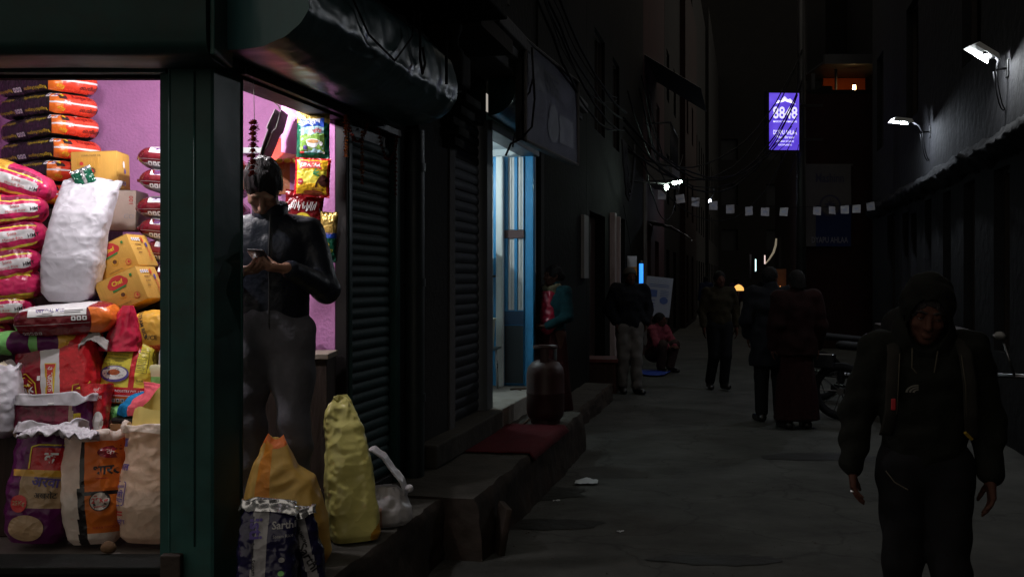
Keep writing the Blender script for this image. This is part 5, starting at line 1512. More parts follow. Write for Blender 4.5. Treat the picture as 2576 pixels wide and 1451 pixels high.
M_MARIO = mat('dried_orange_marigold', (0.30, 0.09, 0.02), rough=0.85, var=0.4, vs=60)
Yg = 4.20
a0, a1 = at(638, 205, Yg), at(634, 442, Yg)
garland('marigold_string', [a0, at(640, 300, Yg), a1], 0.021, (10, 0.16), M_MARI, 'string of dark red dried marigolds hanging in front of the man', 1)
def droop(p0, p1, sag, n=8):
    return [Vector(p0).lerp(Vector(p1), i / n) - Vector((0, 0, sag * 4 * (i / n) * (1 - i / n))) for i in range(n + 1)]
ul = uD1 - .06
top = lambda u: fw(u, 0.035, 2.39)
garland('marigold_string', [top(ul), top(ul) - Vector((0, 0, .22))], 0.013, (14, 0.0), M_MARIO, 'short string of dried orange marigolds above the door jamb', 2, 5)
garland('marigold_string', droop(top(ul), top(ul + .3), 0.12), 0.013, (18, 0.0), M_MARI, 'dried marigold loop drooping over the edge of the green shutter', 3, 5)
garland('marigold_string', [top(ul + .22), top(ul + .22) - Vector((0, 0, .34))], 0.013, (16, 0.05), M_MARIO, 'dried marigold string with a pale end hanging before the green shutter', 4, 5)
garland('marigold_string', droop(top(ul + .45), top(ul + .78), 0.16), 0.013, (20, 0.0), M_MARI, 'dark dried marigold loop in front of the upper slats', 5, 5)
garland('marigold_string', [top(ul + .74), top(ul + .74) - Vector((0, 0, .36))], 0.013, (14, 0.0), M_MARI, 'dark dried marigold string at the far end of the green shutter', 6, 5)

# ------------------------------------------------------------------ bags on the step outside the door
def ybag_m(x, z, y): return 1 if (z < 0.03) else 0
c0 = at(886, 1362, 4.60)
o = sack('yellow_sack', 0.655, [(0, 0.105, 0.10), (0.04, 0.118, 0.115), (0.25, 0.118, 0.11), (0.55, 0.105, 0.085), (0.8, 0.088, 0.05), (0.93, 0.062, 0.02), (1, 0.036, 0.006)], [K_YELW, plas('amber_bottom', (0.50, 0.24, 0.02), 0.4), K_YELW], lambda x, z, y: 1 if (z < 0.09 and x > 0.06 and z < 0.09 - (0.118 - x)) else 0, 110, 110, 4.2, 0.009, 21, 0, 0, 0.02, 2, (-0.035, 0.07), 0.02,
         None, (c0.x, 4.66, STEP + 0.004), (R(-3), R(-2), R(18)), open_top=False, label='tall folded yellow plastic sack standing upright on the shop step', cat='sack')
def obag(u, v):
    an = 2 * PI * u
    ca, sa = math.cos(an), math.sin(an)
    wr = np.interp(v, [0, .08, .35, .55, .68, .76, .9, 1], [.175, .20, .195, .165, .145, .075, .045, .03])
    wl = np.interp(v, [0, .08, .35, .6, .8, .93, 1], [.155, .17, .165, .145, .11, .075, .05])
    d = np.interp(v, [0, .1, .5, .8, 1], [.10, .13, .11, .05, .010])
    w = wr if ca > 0 else wl
    x = w * math.copysign(abs(ca) ** .65, ca); y = d * math.copysign(abs(sa) ** .7, sa)
    z = 0.53 * v
    q = (x, y, z)
    dd = 0.020 * (.2 - abs(nz(q, 5, 6))) * (.4 + v) + 0.012 * (.2 - abs(nz(q, 13, 7))) * (.3 + v)
    return (x + ca * dd - 0.035 * v, y + sa * dd * 1.6 + 0.03 * v, z + 0.03 * nz((ca, sa, v), 1.6, 8) * v)
mb = MB().grid(obag, 100, 70, lambda u, v: 1 if (0.66 < u < 0.735 and 0.1 < v < 0.96) else (2 if v > 0.93 else 0), True)
mb.add([obag(k / 100, 1.0) for k in range(100)], [tuple(range(100))])
mb.build('amber_sack', [K_ORW, plas('orange_light_band', (0.80, 0.30, 0.03), 0.35, tl=0.3), K_ORNG], None, (at(716, 1395, 4.26).x, 4.27, STEP + 0.004), (0, 0, R(6)), True, label='slumped amber plastic sack with a torn peak in the doorway', cat='sack')  # brighter vertical band paints the strip of bulb light on the sack
def navy_m(x, z, y):
    if y > 0.06: return 0
    if -0.075 + 0.03 * math.sin(z * 9) < x < -0.018 + 0.02 * math.sin(z * 9): return 1
    return 0
c0 = at(668, 1450, 3.90)
o = sack('rice_bag', 0.325, [(0, 0.105, 0.09), (0.1, 0.118, 0.10), (0.6, 0.112, 0.09), (0.9, 0.102, 0.05), (1, 0.098, 0.02)], [K_NAVY, K_GREY, K_FOIL], navy_m, 100, 50, 4, 0.010, 23, 0.035, 2, 0.02, 2, (0, 0.015), 0.02,
         None, (c0.x, 3.93, STEP + .004), (R(-4), R(2), R(6)), label='navy blue rice bag with a rolled silver top in front of the pillar', cat='rice bag')
p = Print(o, 'front', 0.003)
p.text('isti', -0.045, 0.235, 0.075, K_BINK, -86, 0.03); p.text('Steam Sonam Rice', -0.046, 0.10, 0.17, K_DK, -84, 0.01)
p.text('Sarthi', 0.06, 0.25, 0.09, K_GREY, 4, 0.02); p.text('Steam Rice', 0.06, 0.21, 0.075, K_GREY, 4)
for i in range(3): p.poly(ell(0.06, 0.12 - .05 * i, 0.012, 0.010, 12), K_LGREEN if i == 1 else K_GREY, 1)
p.done()
c0 = at(772, 1450, 4.0)
o = sack('rice_bag', 0.285, [(0, 0.05, 0.05), (0.5, 0.055, 0.05), (0.9, 0.045, 0.03), (1, 0.042, 0.02)], [K_NAVY, K_GREY, K_FOIL], lambda x, z, y: 1 if (abs(x + .02 + .15 * (.15 - z) * -1) < .022 and y < .03) else 0, 70, 40, 3, 0.010, 24, 0.03, 2, 0.02, 2, (-0.02, 0.0), 0.02,
         None, (c0.x + .02, 4.03, STEP + .004), (R(-3), R(-6), R(14)), label='second navy rice bag with a silver top squeezed behind the first', cat='rice bag')
p = Print(o, 'front', 0.003); p.text('Sarthi', -0.01, 0.10, 0.12, K_DK, -66, 0.02); p.text('PREMIUM', -0.028, 0.19, 0.07, K_DK, -70, 0.02); p.done()
# knotted thin white carrier bag with grain
c0 = at(968, 1324, 4.86)
pb = MB()
def pbag(u, v):
    an = 2 * PI * u
    r = np.interp(v, [0, .12, .45, .75, 1], [.085, .11, .112, .085, .05])
    ca, sa = math.cos(an), math.sin(an)
    dd = 0.012 * nz((ca * 1.5, sa * 1.5, v * 2), 2, 3) * (.4 + v)
    return ((r + dd) * ca, (r * .75 + dd) * sa, 0.17 * v)
pb.grid(pbag, 60, 30, lambda u, v: 1 if (v < .55 and .5 < u < .72) else 0, True)
pb.add([pbag(k / 60, 1.0) for k in range(60)], [tuple(range(60))])
o = pb.build('carrier_bag', [K_POLY, plas('pinkish_print_film', (0.55, 0.32, 0.26), 0.35)], None, (c0.x, 4.92, STEP + .004), (0, 0, R(10)), True, label='thin white carrier bag tied into loops on the shop step', cat='carrier bag')
o.scale = (1.14, 1.1, 1.12)
def strap(pts, w0):
    P = [Vector(p) for p in pts]
    def fn(a, b):
        t = a * (len(P) - 1); i = min(int(t), len(P) - 2)
        c = P[i].lerp(P[i + 1], t - i)
        return c + Vector((0.25 * w0 * (b - .5), w0 * (b - .5), 0.010 * math.sin(b * 9) + .006 * nz((a * 6, b * 3, 0), 2)))
    return fn
sheet('handle', strap([(-0.06, 0, .15), (-0.095, 0, .24), (-0.10, 0.0, .31), (-0.06, 0, .335), (-0.01, 0, .30), (0.03, 0, .24), (0.07, 0, .19), (0.09, 0, .13)], 0.10), 40, 8, K_POLY, 0.002, parent=o)
MB().sphere((0.10, 0, 0.155), (.018, .02, .018), 12).build('knot', K_POLY, o, smooth=True)
c0 = at(606, 1140, 4.55)
sack('white_sack', 0.42, [(0, .08, .08), (.6, .09, .08), (.9, .05, .04), (1, .03, .02)], [K_WHITE, K_WHITE, K_GRAIN], wh_mf, 40, 30, 3, 0.012, 27, 0, 1, .02, 2, (0.01, 0), .03, None, (c0.x - .062, 4.62, FL), (0, 0, 0), open_top=False, label='white sack just showing behind the pillar edge at the doorway', cat='sack')

# ------------------------------------------------------------------ people: one smooth skin over a posed skeleton
class SDF:
    def __init__(s, lo, hi, h):
        s.lo = np.array(lo, dtype=np.float32); s.h = h
        s.n = np.ceil((np.array(hi) - np.array(lo)) / h).astype(int) + 1
        s.F = np.full(tuple(s.n), 1.0, dtype=np.float32)
        s.ax = [s.lo[i] + h * np.arange(s.n[i], dtype=np.float32) for i in range(3)]
    def sub(s, lo, hi):
        i0 = np.clip(np.floor((np.array(lo) - s.lo) / s.h).astype(int), 0, s.n); i1 = np.clip(np.ceil((np.array(hi) - s.lo) / s.h).astype(int) + 1, 0, s.n)
        sl = tuple(slice(a, b) for a, b in zip(i0, i1))
        return sl, s.ax[0][sl[0]][:, None, None], s.ax[1][sl[1]][None, :, None], s.ax[2][sl[2]][None, None, :]
    def blend(s, sl, d, k, op='u'):
        A = s.F[sl]
        if A.size == 0: return
        if op == 'u':
            h = np.clip(0.5 + 0.5 * (A - d) / k, 0, 1)
            s.F[sl] = A + (d - A) * h - k * h * (1 - h)
        else:
            h = np.clip(0.5 + 0.5 * (A + d) / k, 0, 1)
            s.F[sl] = np.maximum(A, -d)
    def cap(s, a, b, ra, rb, k=0.02, sq=(1, 1, 1), op='u'):
        a = np.array(a, dtype=np.float32); b = np.array(b, dtype=np.float32); sq = np.array(sq, dtype=np.float32)
        m = max(ra, rb) * max(1, sq.max()) + 2 * k + 0.02
        sl, X, Y, Z = s.sub(np.minimum(a, b) - m, np.maximum(a, b) + m)
        px, py, pz = (X - a[0]) / sq[0], (Y - a[1]) / sq[1], (Z - a[2]) / sq[2]
        ba = (b - a) / sq
        t = np.clip((px * ba[0] + py * ba[1] + pz * ba[2]) / max(1e-9, float(ba @ ba)), 0, 1)
        d = np.sqrt((px - ba[0] * t) ** 2 + (py - ba[1] * t) ** 2 + (pz - ba[2] * t) ** 2) - (ra + (rb - ra) * t)
        s.blend(sl, d * float(sq.min()) ** .5, k, op)
        return s
    def ell(s, c, r, Rm=None, k=0.01, op='u'):
        c = np.array(c, dtype=np.float32); r = np.array(r, dtype=np.float32)
        m = float(r.max()) + 2 * k + 0.02
        sl, X, Y, Z = s.sub(c - m, c + m)
        x, y, z = X - c[0], Y - c[1], Z - c[2]
        if Rm is not None:
            M = np.array(Rm.to_3x3().inverted())
            x, y, z = (M[0, 0] * x + M[0, 1] * y + M[0, 2] * z, M[1, 0] * x + M[1, 1] * y + M[1, 2] * z, M[2, 0] * x + M[2, 1] * y + M[2, 2] * z)
        q = np.sqrt((x / r[0]) ** 2 + (y / r[1]) ** 2 + (z / r[2]) ** 2)
        q2 = np.sqrt((x / r[0] ** 2) ** 2 + (y / r[1] ** 2) ** 2 + (z / r[2] ** 2) ** 2) + 1e-6
        s.blend(sl, q * (q - 1) / q2, k, op)
        return s
    def cut(s, n, c):                             # keep the side where n.p < c
        n = np.array(n, dtype=np.float32)
        X, Y, Z = s.ax[0][:, None, None], s.ax[1][None, :, None], s.ax[2][None, None, :]
        s.F = np.maximum(s.F, n[0] * X + n[1] * Y + n[2] * Z - c)
        return s
    def folds(s, amp, f, seed=0.0, aniso=(1, 1, 1)):
        X, Y, Z = s.ax[0][:, None, None] * aniso[0], s.ax[1][None, :, None] * aniso[1], s.ax[2][None, None, :] * aniso[2]
        w = np.sin(f * (0.9 * X + 0.5 * Y + 1.3 * Z) + 2.1 * np.sin(f * 0.55 * (Y - X + 0.4 * Z) + seed) + seed)
        w = w + 0.6 * np.sin(f * 1.9 * (0.7 * Z - 0.8 * X + 0.3 * Y) + 1.7 * np.sin(f * 0.8 * (X + Z) + seed * 2) + seed * 3)
        s.F = s.F + amp * w.astype(np.float32)
        return s
    def mesh(s):
        F = s.F; h = s.h
        I = F < 0
        C = np.zeros(tuple(s.n - 1), dtype=np.uint8)
        for dx in (0, 1):
            for dy in (0, 1):
                for dz in (0, 1):
                    C += I[dx:F.shape[0] - 1 + dx, dy:F.shape[1] - 1 + dy, dz:F.shape[2] - 1 + dz]
        act = (C > 0) & (C < 8)
        idx = np.argwhere(act)
        num = np.full(act.shape, -1, dtype=np.int64)
        num[act] = np.arange(len(idx))
        S = np.zeros((len(idx), 3)); W = np.zeros(len(idx))
        cor = [(0, 0, 0), (1, 0, 0), (0, 1, 0), (1, 1, 0), (0, 0, 1), (1, 0, 1), (0, 1, 1), (1, 1, 1)]
        V = [F[idx[:, 0] + c[0], idx[:, 1] + c[1], idx[:, 2] + c[2]] for c in cor]
        for a in range(8):
            for b in range(a + 1, 8):
                if sum(abs(cor[a][i] - cor[b][i]) for i in range(3)) != 1: continue
                m = (V[a] < 0) != (V[b] < 0)
                t = V[a] / (V[a] - V[b] + 1e-12)
                for i in range(3):
                    S[:, i] += np.where(m, cor[a][i] + (cor[b][i] - cor[a][i]) * t, 0)
                W += m
        P = (idx + S / np.maximum(W, 1)[:, None]) * h + s.lo
        quads = []
        for ax in range(3):
            b, c = (ax + 1) % 3, (ax + 2) % 3
            sl0 = [slice(None)] * 3; sl1 = [slice(None)] * 3
            sl0[ax] = slice(0, -1); sl1[ax] = slice(1, None)
            ch = I[tuple(sl0)] != I[tuple(sl1)]
            e = np.argwhere(ch)
            ok = (e[:, b] > 0) & (e[:, c] > 0) & (e[:, b] < s.n[b] - 1) & (e[:, c] < s.n[c] - 1)
            e = e[ok]
            def nb(db, dc):
                q = e.copy(); q[:, b] -= db; q[:, c] -= dc
                return num[q[:, 0], q[:, 1], q[:, 2]]
            q4 = np.stack([nb(1, 1), nb(0, 1), nb(0, 0), nb(1, 0)], 1)
            ins = I[e[:, 0], e[:, 1], e[:, 2]]
            q4[~ins] = q4[~ins][:, ::-1]
            quads.append(q4)
        return P, np.concatenate(quads)
    def build(s, name, m, parent=None, **k):
        P, Q = s.mesh()
        me = bpy.data.meshes.new(name)
        me.vertices.add(len(P)); me.vertices.foreach_set('co', P.astype(np.float32).ravel())
        me.loops.add(len(Q) * 4); me.loops.foreach_set('vertex_index', Q.astype(np.int32).ravel())
        me.polygons.add(len(Q)); me.polygons.foreach_set('loop_start', np.arange(0, len(Q) * 4, 4, dtype=np.int32))
        me.update(calc_edges=True)
        me.polygons.foreach_set('use_smooth', np.ones(len(Q), dtype=bool))
        me.materials.append(m)
        me.validate()
        return obj(name, me, parent, **k)

def V3(*a): return Vector(a)
BASE = dict(pel=V3(0, 0, .95), ch=V3(0, 0.005, 1.24), nk=V3(0, .015, 1.455), hd=V3(0, -.01, 1.585), pitch=0.0, yaw=0.0, roll=0.0,
            shL=V3(.18, .01, 1.405), elL=V3(.235, .03, 1.13), wrL=V3(.25, -.04, .89), hdirL=V3(.02, -.12, -1), pnL=V3(-1, 0, 0),
            shR=V3(-.18, .01, 1.405), elR=V3(-.235, .03, 1.13), wrR=V3(-.25, -.04, .89), hdirR=V3(-.02, -.12, -1), pnR=V3(1, 0, 0),
            hpL=V3(.09, 0, .92), knL=V3(.095, -.015, .50), anL=V3(.10, .02, .085), ftL=V3(.13, -.17, .035),
            hpR=V3(-.09, 0, .92), knR=V3(-.095, -.015, .50), anR=V3(-.10, .02, .085), ftR=V3(-.13, -.17, .035), curl=0.35)

def hand(S, wr, d, pn, side, curl, thumb=0.5, k=0.006, spread=1.0):
    d = d.normalized(); pn = (pn - d * pn.dot(d)).normalized(); lat = d.cross(pn) * side
    S.cap(wr - d * .02, wr + d * .015, .027, .026, .015, )
    kn = []
    for i in range(4):
        l = (1.5 - i) * 0.0195
        b = wr + d * (.088 - .004 * abs(i - 1.2)) + lat * l - pn * .002
        S.cap(wr + d * .02 + lat * l * .75, b, .0155, .0125, .012)
        kn.append((b, l))
    for i, (b, l) in enumerate(kn):
        L = (.072, .080, .074, .058)[i]
        dd = (d + lat * l * 1.4 * spread).normalized()
        p = b
        for j, (f, r0, r1) in enumerate(((.45, .0098, .0088), (.31, .0088, .008), (.24, .008, .0068))):
            a = curl * (0.75, 1.0, 0.7)[j] * (1 + .08 * i)
            dd = (dd * math.cos(a) + pn * math.sin(a)).normalized()
            q = p + dd * L * f
            S.cap(p, q, r0, r1, k * .6)
            p = q
    p = wr + d * .022 + lat * .026
    dd = (d * .65 + lat * .75 + pn * thumb * .6).normalized()
    for f, r0, r1 in ((.045, .0145, .0115), (.034, .0112, .0098), (.026, .0098, .0075)):
        q = p + dd * f
        S.cap(p, q, r0, r1, k)
        p = q
        dd = (dd * .85 + d * .3 + pn * thumb * .25).normalized()

def head_mat(J):
    return Matrix.Rotation(J['yaw'], 3, 'Z') @ Matrix.Rotation(J['pitch'], 3, 'X') @ Matrix.Rotation(J['roll'], 3, 'Y')

SKIN = mat('brown_skin', (0.35, 0.185, 0.125), rough=0.45, bump=0.1, bs=150, var=0.08, vs=25)
SKIN_SHADE = mat('shade_darkened_skin', (0.055, 0.023, 0.016), rough=0.7, bump=0.1, bs=150, var=0.08, vs=25, spec=.12)  # skin darkened to stand for the shade on hooded and backlit faces
HAIR = mat('black_hair', (0.016, 0.013, 0.013), rough=0.5, bump=0.9, bs=55, stretch=(3, 3, 0.5), var=0.4, vs=60, spec=.25)
HAIR2 = mat('matte_black_hair', (0.008, 0.007, 0.007), rough=0.8, bump=0.6, bs=50, var=0.3, vs=50)
EYEM = mat('eye_white', (0.22, 0.20, 0.19), rough=0.2, var=0)
IRIS = mat('dark_iris', (0.01, 0.006, 0.004), rough=0.15, var=0)

def person(label, loc, rotz, J, h=1.70, vox=0.014, top=None, trousers=None, shoes=None, hair='short', skirt=None, scarf=None, cap=None, group=None, extra=None, detail=False, seated=False, skin=None):
    J = {**BASE, **J}
    sc = h / 1.70
    root = None
    lo, hi = (-.56, -.52, -.02), (.56, .42, 1.80)
    S = SDF(lo, hi, vox)
    HM = head_mat(J)
    hc = J['hd']
    def H(x, y, z): return hc + HM @ Vector((x, y, z))
    HM4 = HM.to_4x4()
    # trunk and limbs
    S.cap(J['pel'], J['ch'], .125, .135, .05, (1.1, .78, 1))
    S.cap(J['ch'] + V3(-.07, 0, .06), J['ch'] + V3(.07, 0, .06), .10, .10, .05, (1, .9, 1))
    for s in 'LR':
        sg = 1 if s == 'L' else -1
        S.cap(J['nk'] - V3(0, 0, .04), J['sh' + s], .06, .055, .04)
        S.cap(J['sh' + s], J['el' + s], .052, .042, .02); S.cap(J['el' + s], J['wr' + s], .041, .027, .02)
        hand(S, J['wr' + s], J['hdir' + s], J['pn' + s], sg if 'side' + s not in J else J['side' + s], J.get('curl' + s, J['curl']), J.get('thumb', .5))
        S.cap(J['hp' + s], J['kn' + s], .088, .056, .03); S.cap(J['kn' + s], J['an' + s], .054, .038, .02)
        S.cap(J['an' + s] + V3(0, .02, -.03), J['ft' + s], .042, .036, .02)
    S.cap(J['nk'] - V3(0, 0, .05), H(0, .015, -.05), .058, .052, .02)
    # head and face
    S.ell(H(0, .012, .025), (.076, .096, .098), HM4, .012); S.ell(H(0, -.018, -.045), (.060, .072, .072), HM4, .03)
    S.ell(H(0, -.062, -.093), (.026, .02, .018), HM4, .02)
    S.cap(H(0, -.082, .018), H(0, -.108, -.028), .009, .014, .012)
    for sg in (-1, 1):
        S.ell(H(.011 * sg, -.098, -.031), (.009, .010, .008), HM4, .006)
        S.ell(H(.034 * sg, -.088, .016), (.017, .014, .011), HM4, .006, 'd')
        S.ell(H(.034 * sg, -.078, .015), (.014, .013, .012), HM4, .003)
        S.ell(H(.034 * sg, -.079, .020), (.0155, .0135, .0095), HM4, .004)
        S.ell(H(.033 * sg, -.086, .036), (.022, .010, .006), HM4, .010)
        S.ell(H(.042 * sg, -.062, -.022), (.020, .020, .017), HM4, .02)
        S.ell(H(.080 * sg, .012, -.002), (.010, .020, .032), HM4, .006)
        S.ell(H(.088 * sg, .008, -.002), (.008, .012, .020), HM4, .004, 'd')
    S.ell(H(0, -.090, -.062), (.024, .010, .0055), HM4, .005); S.ell(H(0, -.088, -.072), (.020, .010, .006), HM4, .005)
    body = S.build('person', skin or (SKIN if vox < .0055 else SKIN_SHADE), None, label=label, cat='person', group=group)
    body.location = loc; body.rotation_euler = (0, 0, rotz); body.scale = (sc, sc, sc)
    if detail:
        for sg in (-1, 1):
            if J['pitch'] > R(40): continue          # eyes cast down, lids closed over them
            q = H(.034 * sg, -.0765, .012)
            MB().sphere(q, .0118, 14).build('eye', EYEM, body, smooth=True)
            q = H(.034 * sg, -.085, .010); MB().sphere(q, .0052, 10).build('iris', IRIS, body, smooth=True)
            b = SDF(np.array(H(.034 * sg, -.09, .036)) - .05, np.array(H(.034 * sg, -.09, .036)) + .05, .003)
            b.cap(H(.014 * sg, -.099, .034), H(.036 * sg, -.097, .041), .0045, .005, .004).cap(H(.036 * sg, -.097, .041), H(.055 * sg, -.084, .034), .005, .003, .004)
            b.build('eyebrow', HAIR, body)
    lov, hiv = (-.62, -.56, -.03), (.62, .46, 1.88)
    vh = min(vox, .010) if detail else vox
    if hair:
        c = np.array(hc)
        Sh = SDF(c - .2, c + .2, .0045 if detail else vox * .8)
        Sh.ell(H(0, .018, .032), (.086, .104, .103), HM4, .01)
        if hair == 'long':
            Sh.ell(H(0, .07, -.05), (.075, .05, .10), HM4, .04)
        if hair == 'bun':
            Sh.ell(H(0, .115, -.01), (.045, .045, .045), HM4, .03)
        Sh.ell(H(0, -.112, -.035), (.070, .062, .112), HM4, .008, 'd')
        n = HM @ Vector((0, -.35, -1)); n.normalize()
        Sh.cut(n, n.dot(H(0, 0, -.045)))
        Sh.folds(.0022 if detail else .0, 95, 1.0, (1, 1, .5))
        Sh.build('hair', HAIR if detail else HAIR2, body)
    if top:
        m, kw = top[0], top[1]
        g = kw.get('grow', .018)
        Sj = SDF(lov, hiv, vh)
        Sj.cap(J['pel'] + V3(0, 0, .04), J['ch'], .128 + g, .138 + g, .05, (1.12, .80, 1))
        Sj.cap(J['ch'] + V3(-.07, 0, .06), J['ch'] + V3(.07, 0, .06), .10 + g, .10 + g, .05, (1, .92, 1))
        if kw.get('hem', .9) < .82: Sj.cap(J['pel'], J['pel'] - V3(0, 0, .35), .15 + g, .17 + g, .05, (1.1, .8, 1))
        for s in 'LR':
            Sj.cap(J['nk'] - V3(0, 0, .05), J['sh' + s], .062 + g * .6, .056 + g, .04)
            Sj.cap(J['sh' + s], J['el' + s], .056 + g, .046 + g, .02)
            wr = J['wr' + s] + (J['el' + s] - J['wr' + s]).normalized() * .015
            Sj.cap(J['el' + s], wr, .045 + g, .031 + g * .75, .02)
        Sj.cap(J['nk'] - V3(0, 0, .06), J['nk'] + V3(0, -.005, kw.get('neck', .035)), .072 + g * .5, .062 + g * .4, .02)
        if kw.get('folds'): Sj.folds(*kw['folds'])
        Sj.cut((0, 0, -1), -kw.get('hem', .9)) if not kw.get('nohem') else None
        if kw.get('waist'): pass
        t = Sj.build(kw.get('name', 'jacket'), m, body)
        if kw.get('zip'):
            zp = []
            bv = BVHTree.FromPolygons([v.co[:] for v in t.data.vertices], [tuple(p.vertices) for p in t.data.polygons])
            for i in range(24):
                z = kw['hem'] + .02 + (J['nk'].z - .02 - kw['hem']) * i / 23
                hh = bv.ray_cast(Vector((0.006, -1, z)), Vector((0, 1, 0)))
                if hh[0] is not None: zp.append(hh[0] + Vector((0, -.002, 0)))
            if len(zp) > 2: MB().tube(zp, .004, 6).build('zip', mat('dull_zip', (.06, .06, .065), rough=.35, metal=.6, var=0), body)
    if trousers:
        m, kw = trousers
        g = kw.get('grow', .02)
        St = SDF(lov, hiv, vh)
        St.cap(J['pel'] + V3(0, 0, .06), J['pel'] - V3(0, 0, .02), .128 + g * .4, .135 + g * .4, .04, (1.12, .82, 1))
        for s in 'LR':
            St.cap(J['hp' + s], J['kn' + s], .090 + g, .060 + g, .03)
            St.cap(J['kn' + s], J['an' + s] + V3(0, 0, .03), .060 + g, .050 + g, .02)
        if kw.get('folds'): St.folds(*kw['folds'])
        if not seated: St.cut((0, 0, 1), 1.03).cut((0, 0, -1), -.05)
        St.build('trousers', m, body)
    if skirt:
        m, kw = skirt
        Sk = SDF((-.62, -.56, -.03), (.62, .56, 1.5), vh)
        Sk.cap(J['pel'] + V3(0, 0, .1), (J['pel'].x, J['pel'].y, kw.get('z', .12)), .14, kw.get('r', .25), .05, (1.05, .8, 1))
        Sk.folds(.008, 26, 2.0, (1.6, 1.6, .12)).cut((0, 0, -1), -kw.get('z', .12)).cut((0, 0, 1), J['pel'].z + .16)
        Sk.build('skirt', m, body)
    if shoes:
        for s in 'LR':
            a, f = J['an' + s], J['ft' + s]
            c = (np.array(a) + np.array(f)) / 2
            Ss = SDF(c - .22, c + .22, vox * .8)
            Ss.cap(a + V3(0, .03, -.035), f, .048, .044, .02).cap(a, a + V3(0, .01, -.03), .048, .05, .02)
            Ss.cut((0, 0, -1), -(min(a.z - .085, f.z - .035) + .002))
            Ss.build('shoe', shoes, body)
    if scarf:
        Sf = SDF((-.3, -.3, 1.15), (.3, .3, 1.75), vox)
        for k in range(3):
            r = .10 - .008 * k
            pts = [V3(r * math.cos(a), .0 - .02 * k + r * .95 * math.sin(a), J['nk'].z - .045 + .030 * k + (-.03 * max(0, -math.sin(a)))) + V3(J['nk'].x, J['nk'].y, 0) for a in [2 * PI * i / 10 for i in range(11)]]
            for a, b in zip(pts[:-1], pts[1:]): Sf.cap(a, b, .03, .03, .01)
        Sf.folds(.003, 70, 1.0)
        Sf.build('scarf', scarf, body)
    if cap:
        c = np.array(hc)
        Sc_ = SDF(c - .2, c + .2, vox * .7)
        Sc_.ell(H(0, .015, .045), (.092, .108, .095), HM4, .01)
        n = HM @ Vector((0, -.15, -1)); n.normalize()
        Sc_.cut(n, n.dot(H(0, 0, .035)))
        Sc_.build('cap', cap, body)
    if extra: extra(body, J, H, HM, HM4)
    return body

LEATHER = mat('black_leather', (0.014, 0.017, 0.026), rough=0.40, bump=0.5, bs=22, var=0.15, vs=12, det=3, spec=.28)
GREYTR = mat('grey_trouser_cloth', (0.12, 0.118, 0.135), rough=0.85, bump=0.5, bs=24, var=0.2, vs=6)
BLKSHOE = mat('black_shoe_leather', (0.01, 0.01, 0.01), rough=0.35, var=0)
DARKJ = mat('black_quilted_cloth', (0.006, 0.0065, 0.009), rough=0.8, bump=0.5, bs=20, var=0.2)
LIGHTTR = mat('pale_grey_trouser_cloth', (0.115, 0.105, 0.10), rough=0.9, bump=0.4, bs=16, var=0.15)
OLIVE = mat('dull_olive_wool', (0.019, 0.015, 0.008), rough=0.95, bump=0.4, bs=60, var=0.2)
DKTR = mat('black_trouser_cloth', (0.006, 0.006, 0.007), rough=0.9, bump=0.3, bs=20, var=0.2)
MAROONC = mat('dark_maroon_cloth', (0.012, 0.0035, 0.0035), rough=0.95, bump=0.4, bs=18, var=0.3)
HOODC = mat('black_green_fleece', (0.0055, 0.006, 0.0046), rough=0.95, bump=0.5, bs=30, var=0.25)

# --- the man reading his phone in the doorway
mx = at(686, 700, 4.47)
def man_extra(body, J, H, HM, HM4):
    MB().lathe([(.064, -.035), (.082, -.040), (.079, .022), (.072, .028), (.066, .02), (.064, -.035)], 28).build('collar', LEATHER, body, loc=(-.008, -.018, 1.475), rot=(R(14), R(2), 0), smooth=50)
    MB().tube([V3(.066 * math.cos(a), .005 + .068 * math.sin(a), 1.487) for a in [2 * PI * i / 20 for i in range(21)]], .006, 8).build('shirt_collar', mat('pale_blue_shirt', (.38, .42, .52), rough=.8, var=.05), body, smooth=True)
    MB().lathe([(.0098, -.004), (.0112, 0), (.0098, .004)], 12, 0, (-.025, -.300, 1.215)).build('finger_ring', M_STEEL, body)
man = person('man in a black leather jacket standing in the lit doorway looking down at his phone', (mx.x, 4.47, FL), R(3), dict(
    ch=V3(0, .0, 1.24), nk=V3(-.005, -.01, 1.445), hd=V3(-.025, -.095, 1.565), pitch=R(54), yaw=R(7), roll=R(3),
    shL=V3(.160, .0, 1.365), elL=V3(.245, -.03, 1.11), wrL=V3(.115, -.245, 1.20), hdirL=V3(-1, -.55, .12), pnL=V3(.1, .25, 1), sideL=1,
    shR=V3(-.160, .0, 1.365), elR=V3(-.25, -.045, 1.135), wrR=V3(-.105, -.245, 1.19), hdirR=V3(.95, -.55, .12), pnR=V3(-.1, .25, 1), sideR=-1,
    hpL=V3(.09, 0, .92), knL=V3(.10, -.02, .50), hpR=V3(-.09, 0, .92), knR=V3(-.11, -.01, .50), curl=.42, thumb=1.1),
    1.685, .0052, (LEATHER, dict(hem=.915, grow=.016, zip=True, folds=(.0016, 26, .7, (1.3, 1.3, .5)), name='leather_jacket', neck=-.02)), (GREYTR, dict(grow=.018, folds=(.0065, 21, 2.0, (1, 1, .9)))), BLKSHOE, 'short', detail=True, extra=man_extra)
ph = thing('mobile_phone', 'black mobile phone held in both hands by the man in the doorway', 'phone')
ph.parent = None
q = man.matrix_basis @ Vector((.004, -.300, 1.245))
ph.location = q; ph.rotation_euler = (R(62), R(2), R(-7))
MB().box(-.037, .037, -.0045, .0045, -.072, .072, 0, .004).build('case', mat('black_phone_case', (.012, .012, .014), rough=.3, var=0), ph)
MB().box(-.034, .034, .0046, .0052, -.066, .066).build('screen', mat('dim_phone_screen', (.02, .02, .025), rough=.1, var=0, emit=.05, ecol=(.5, .6, .8)), ph)

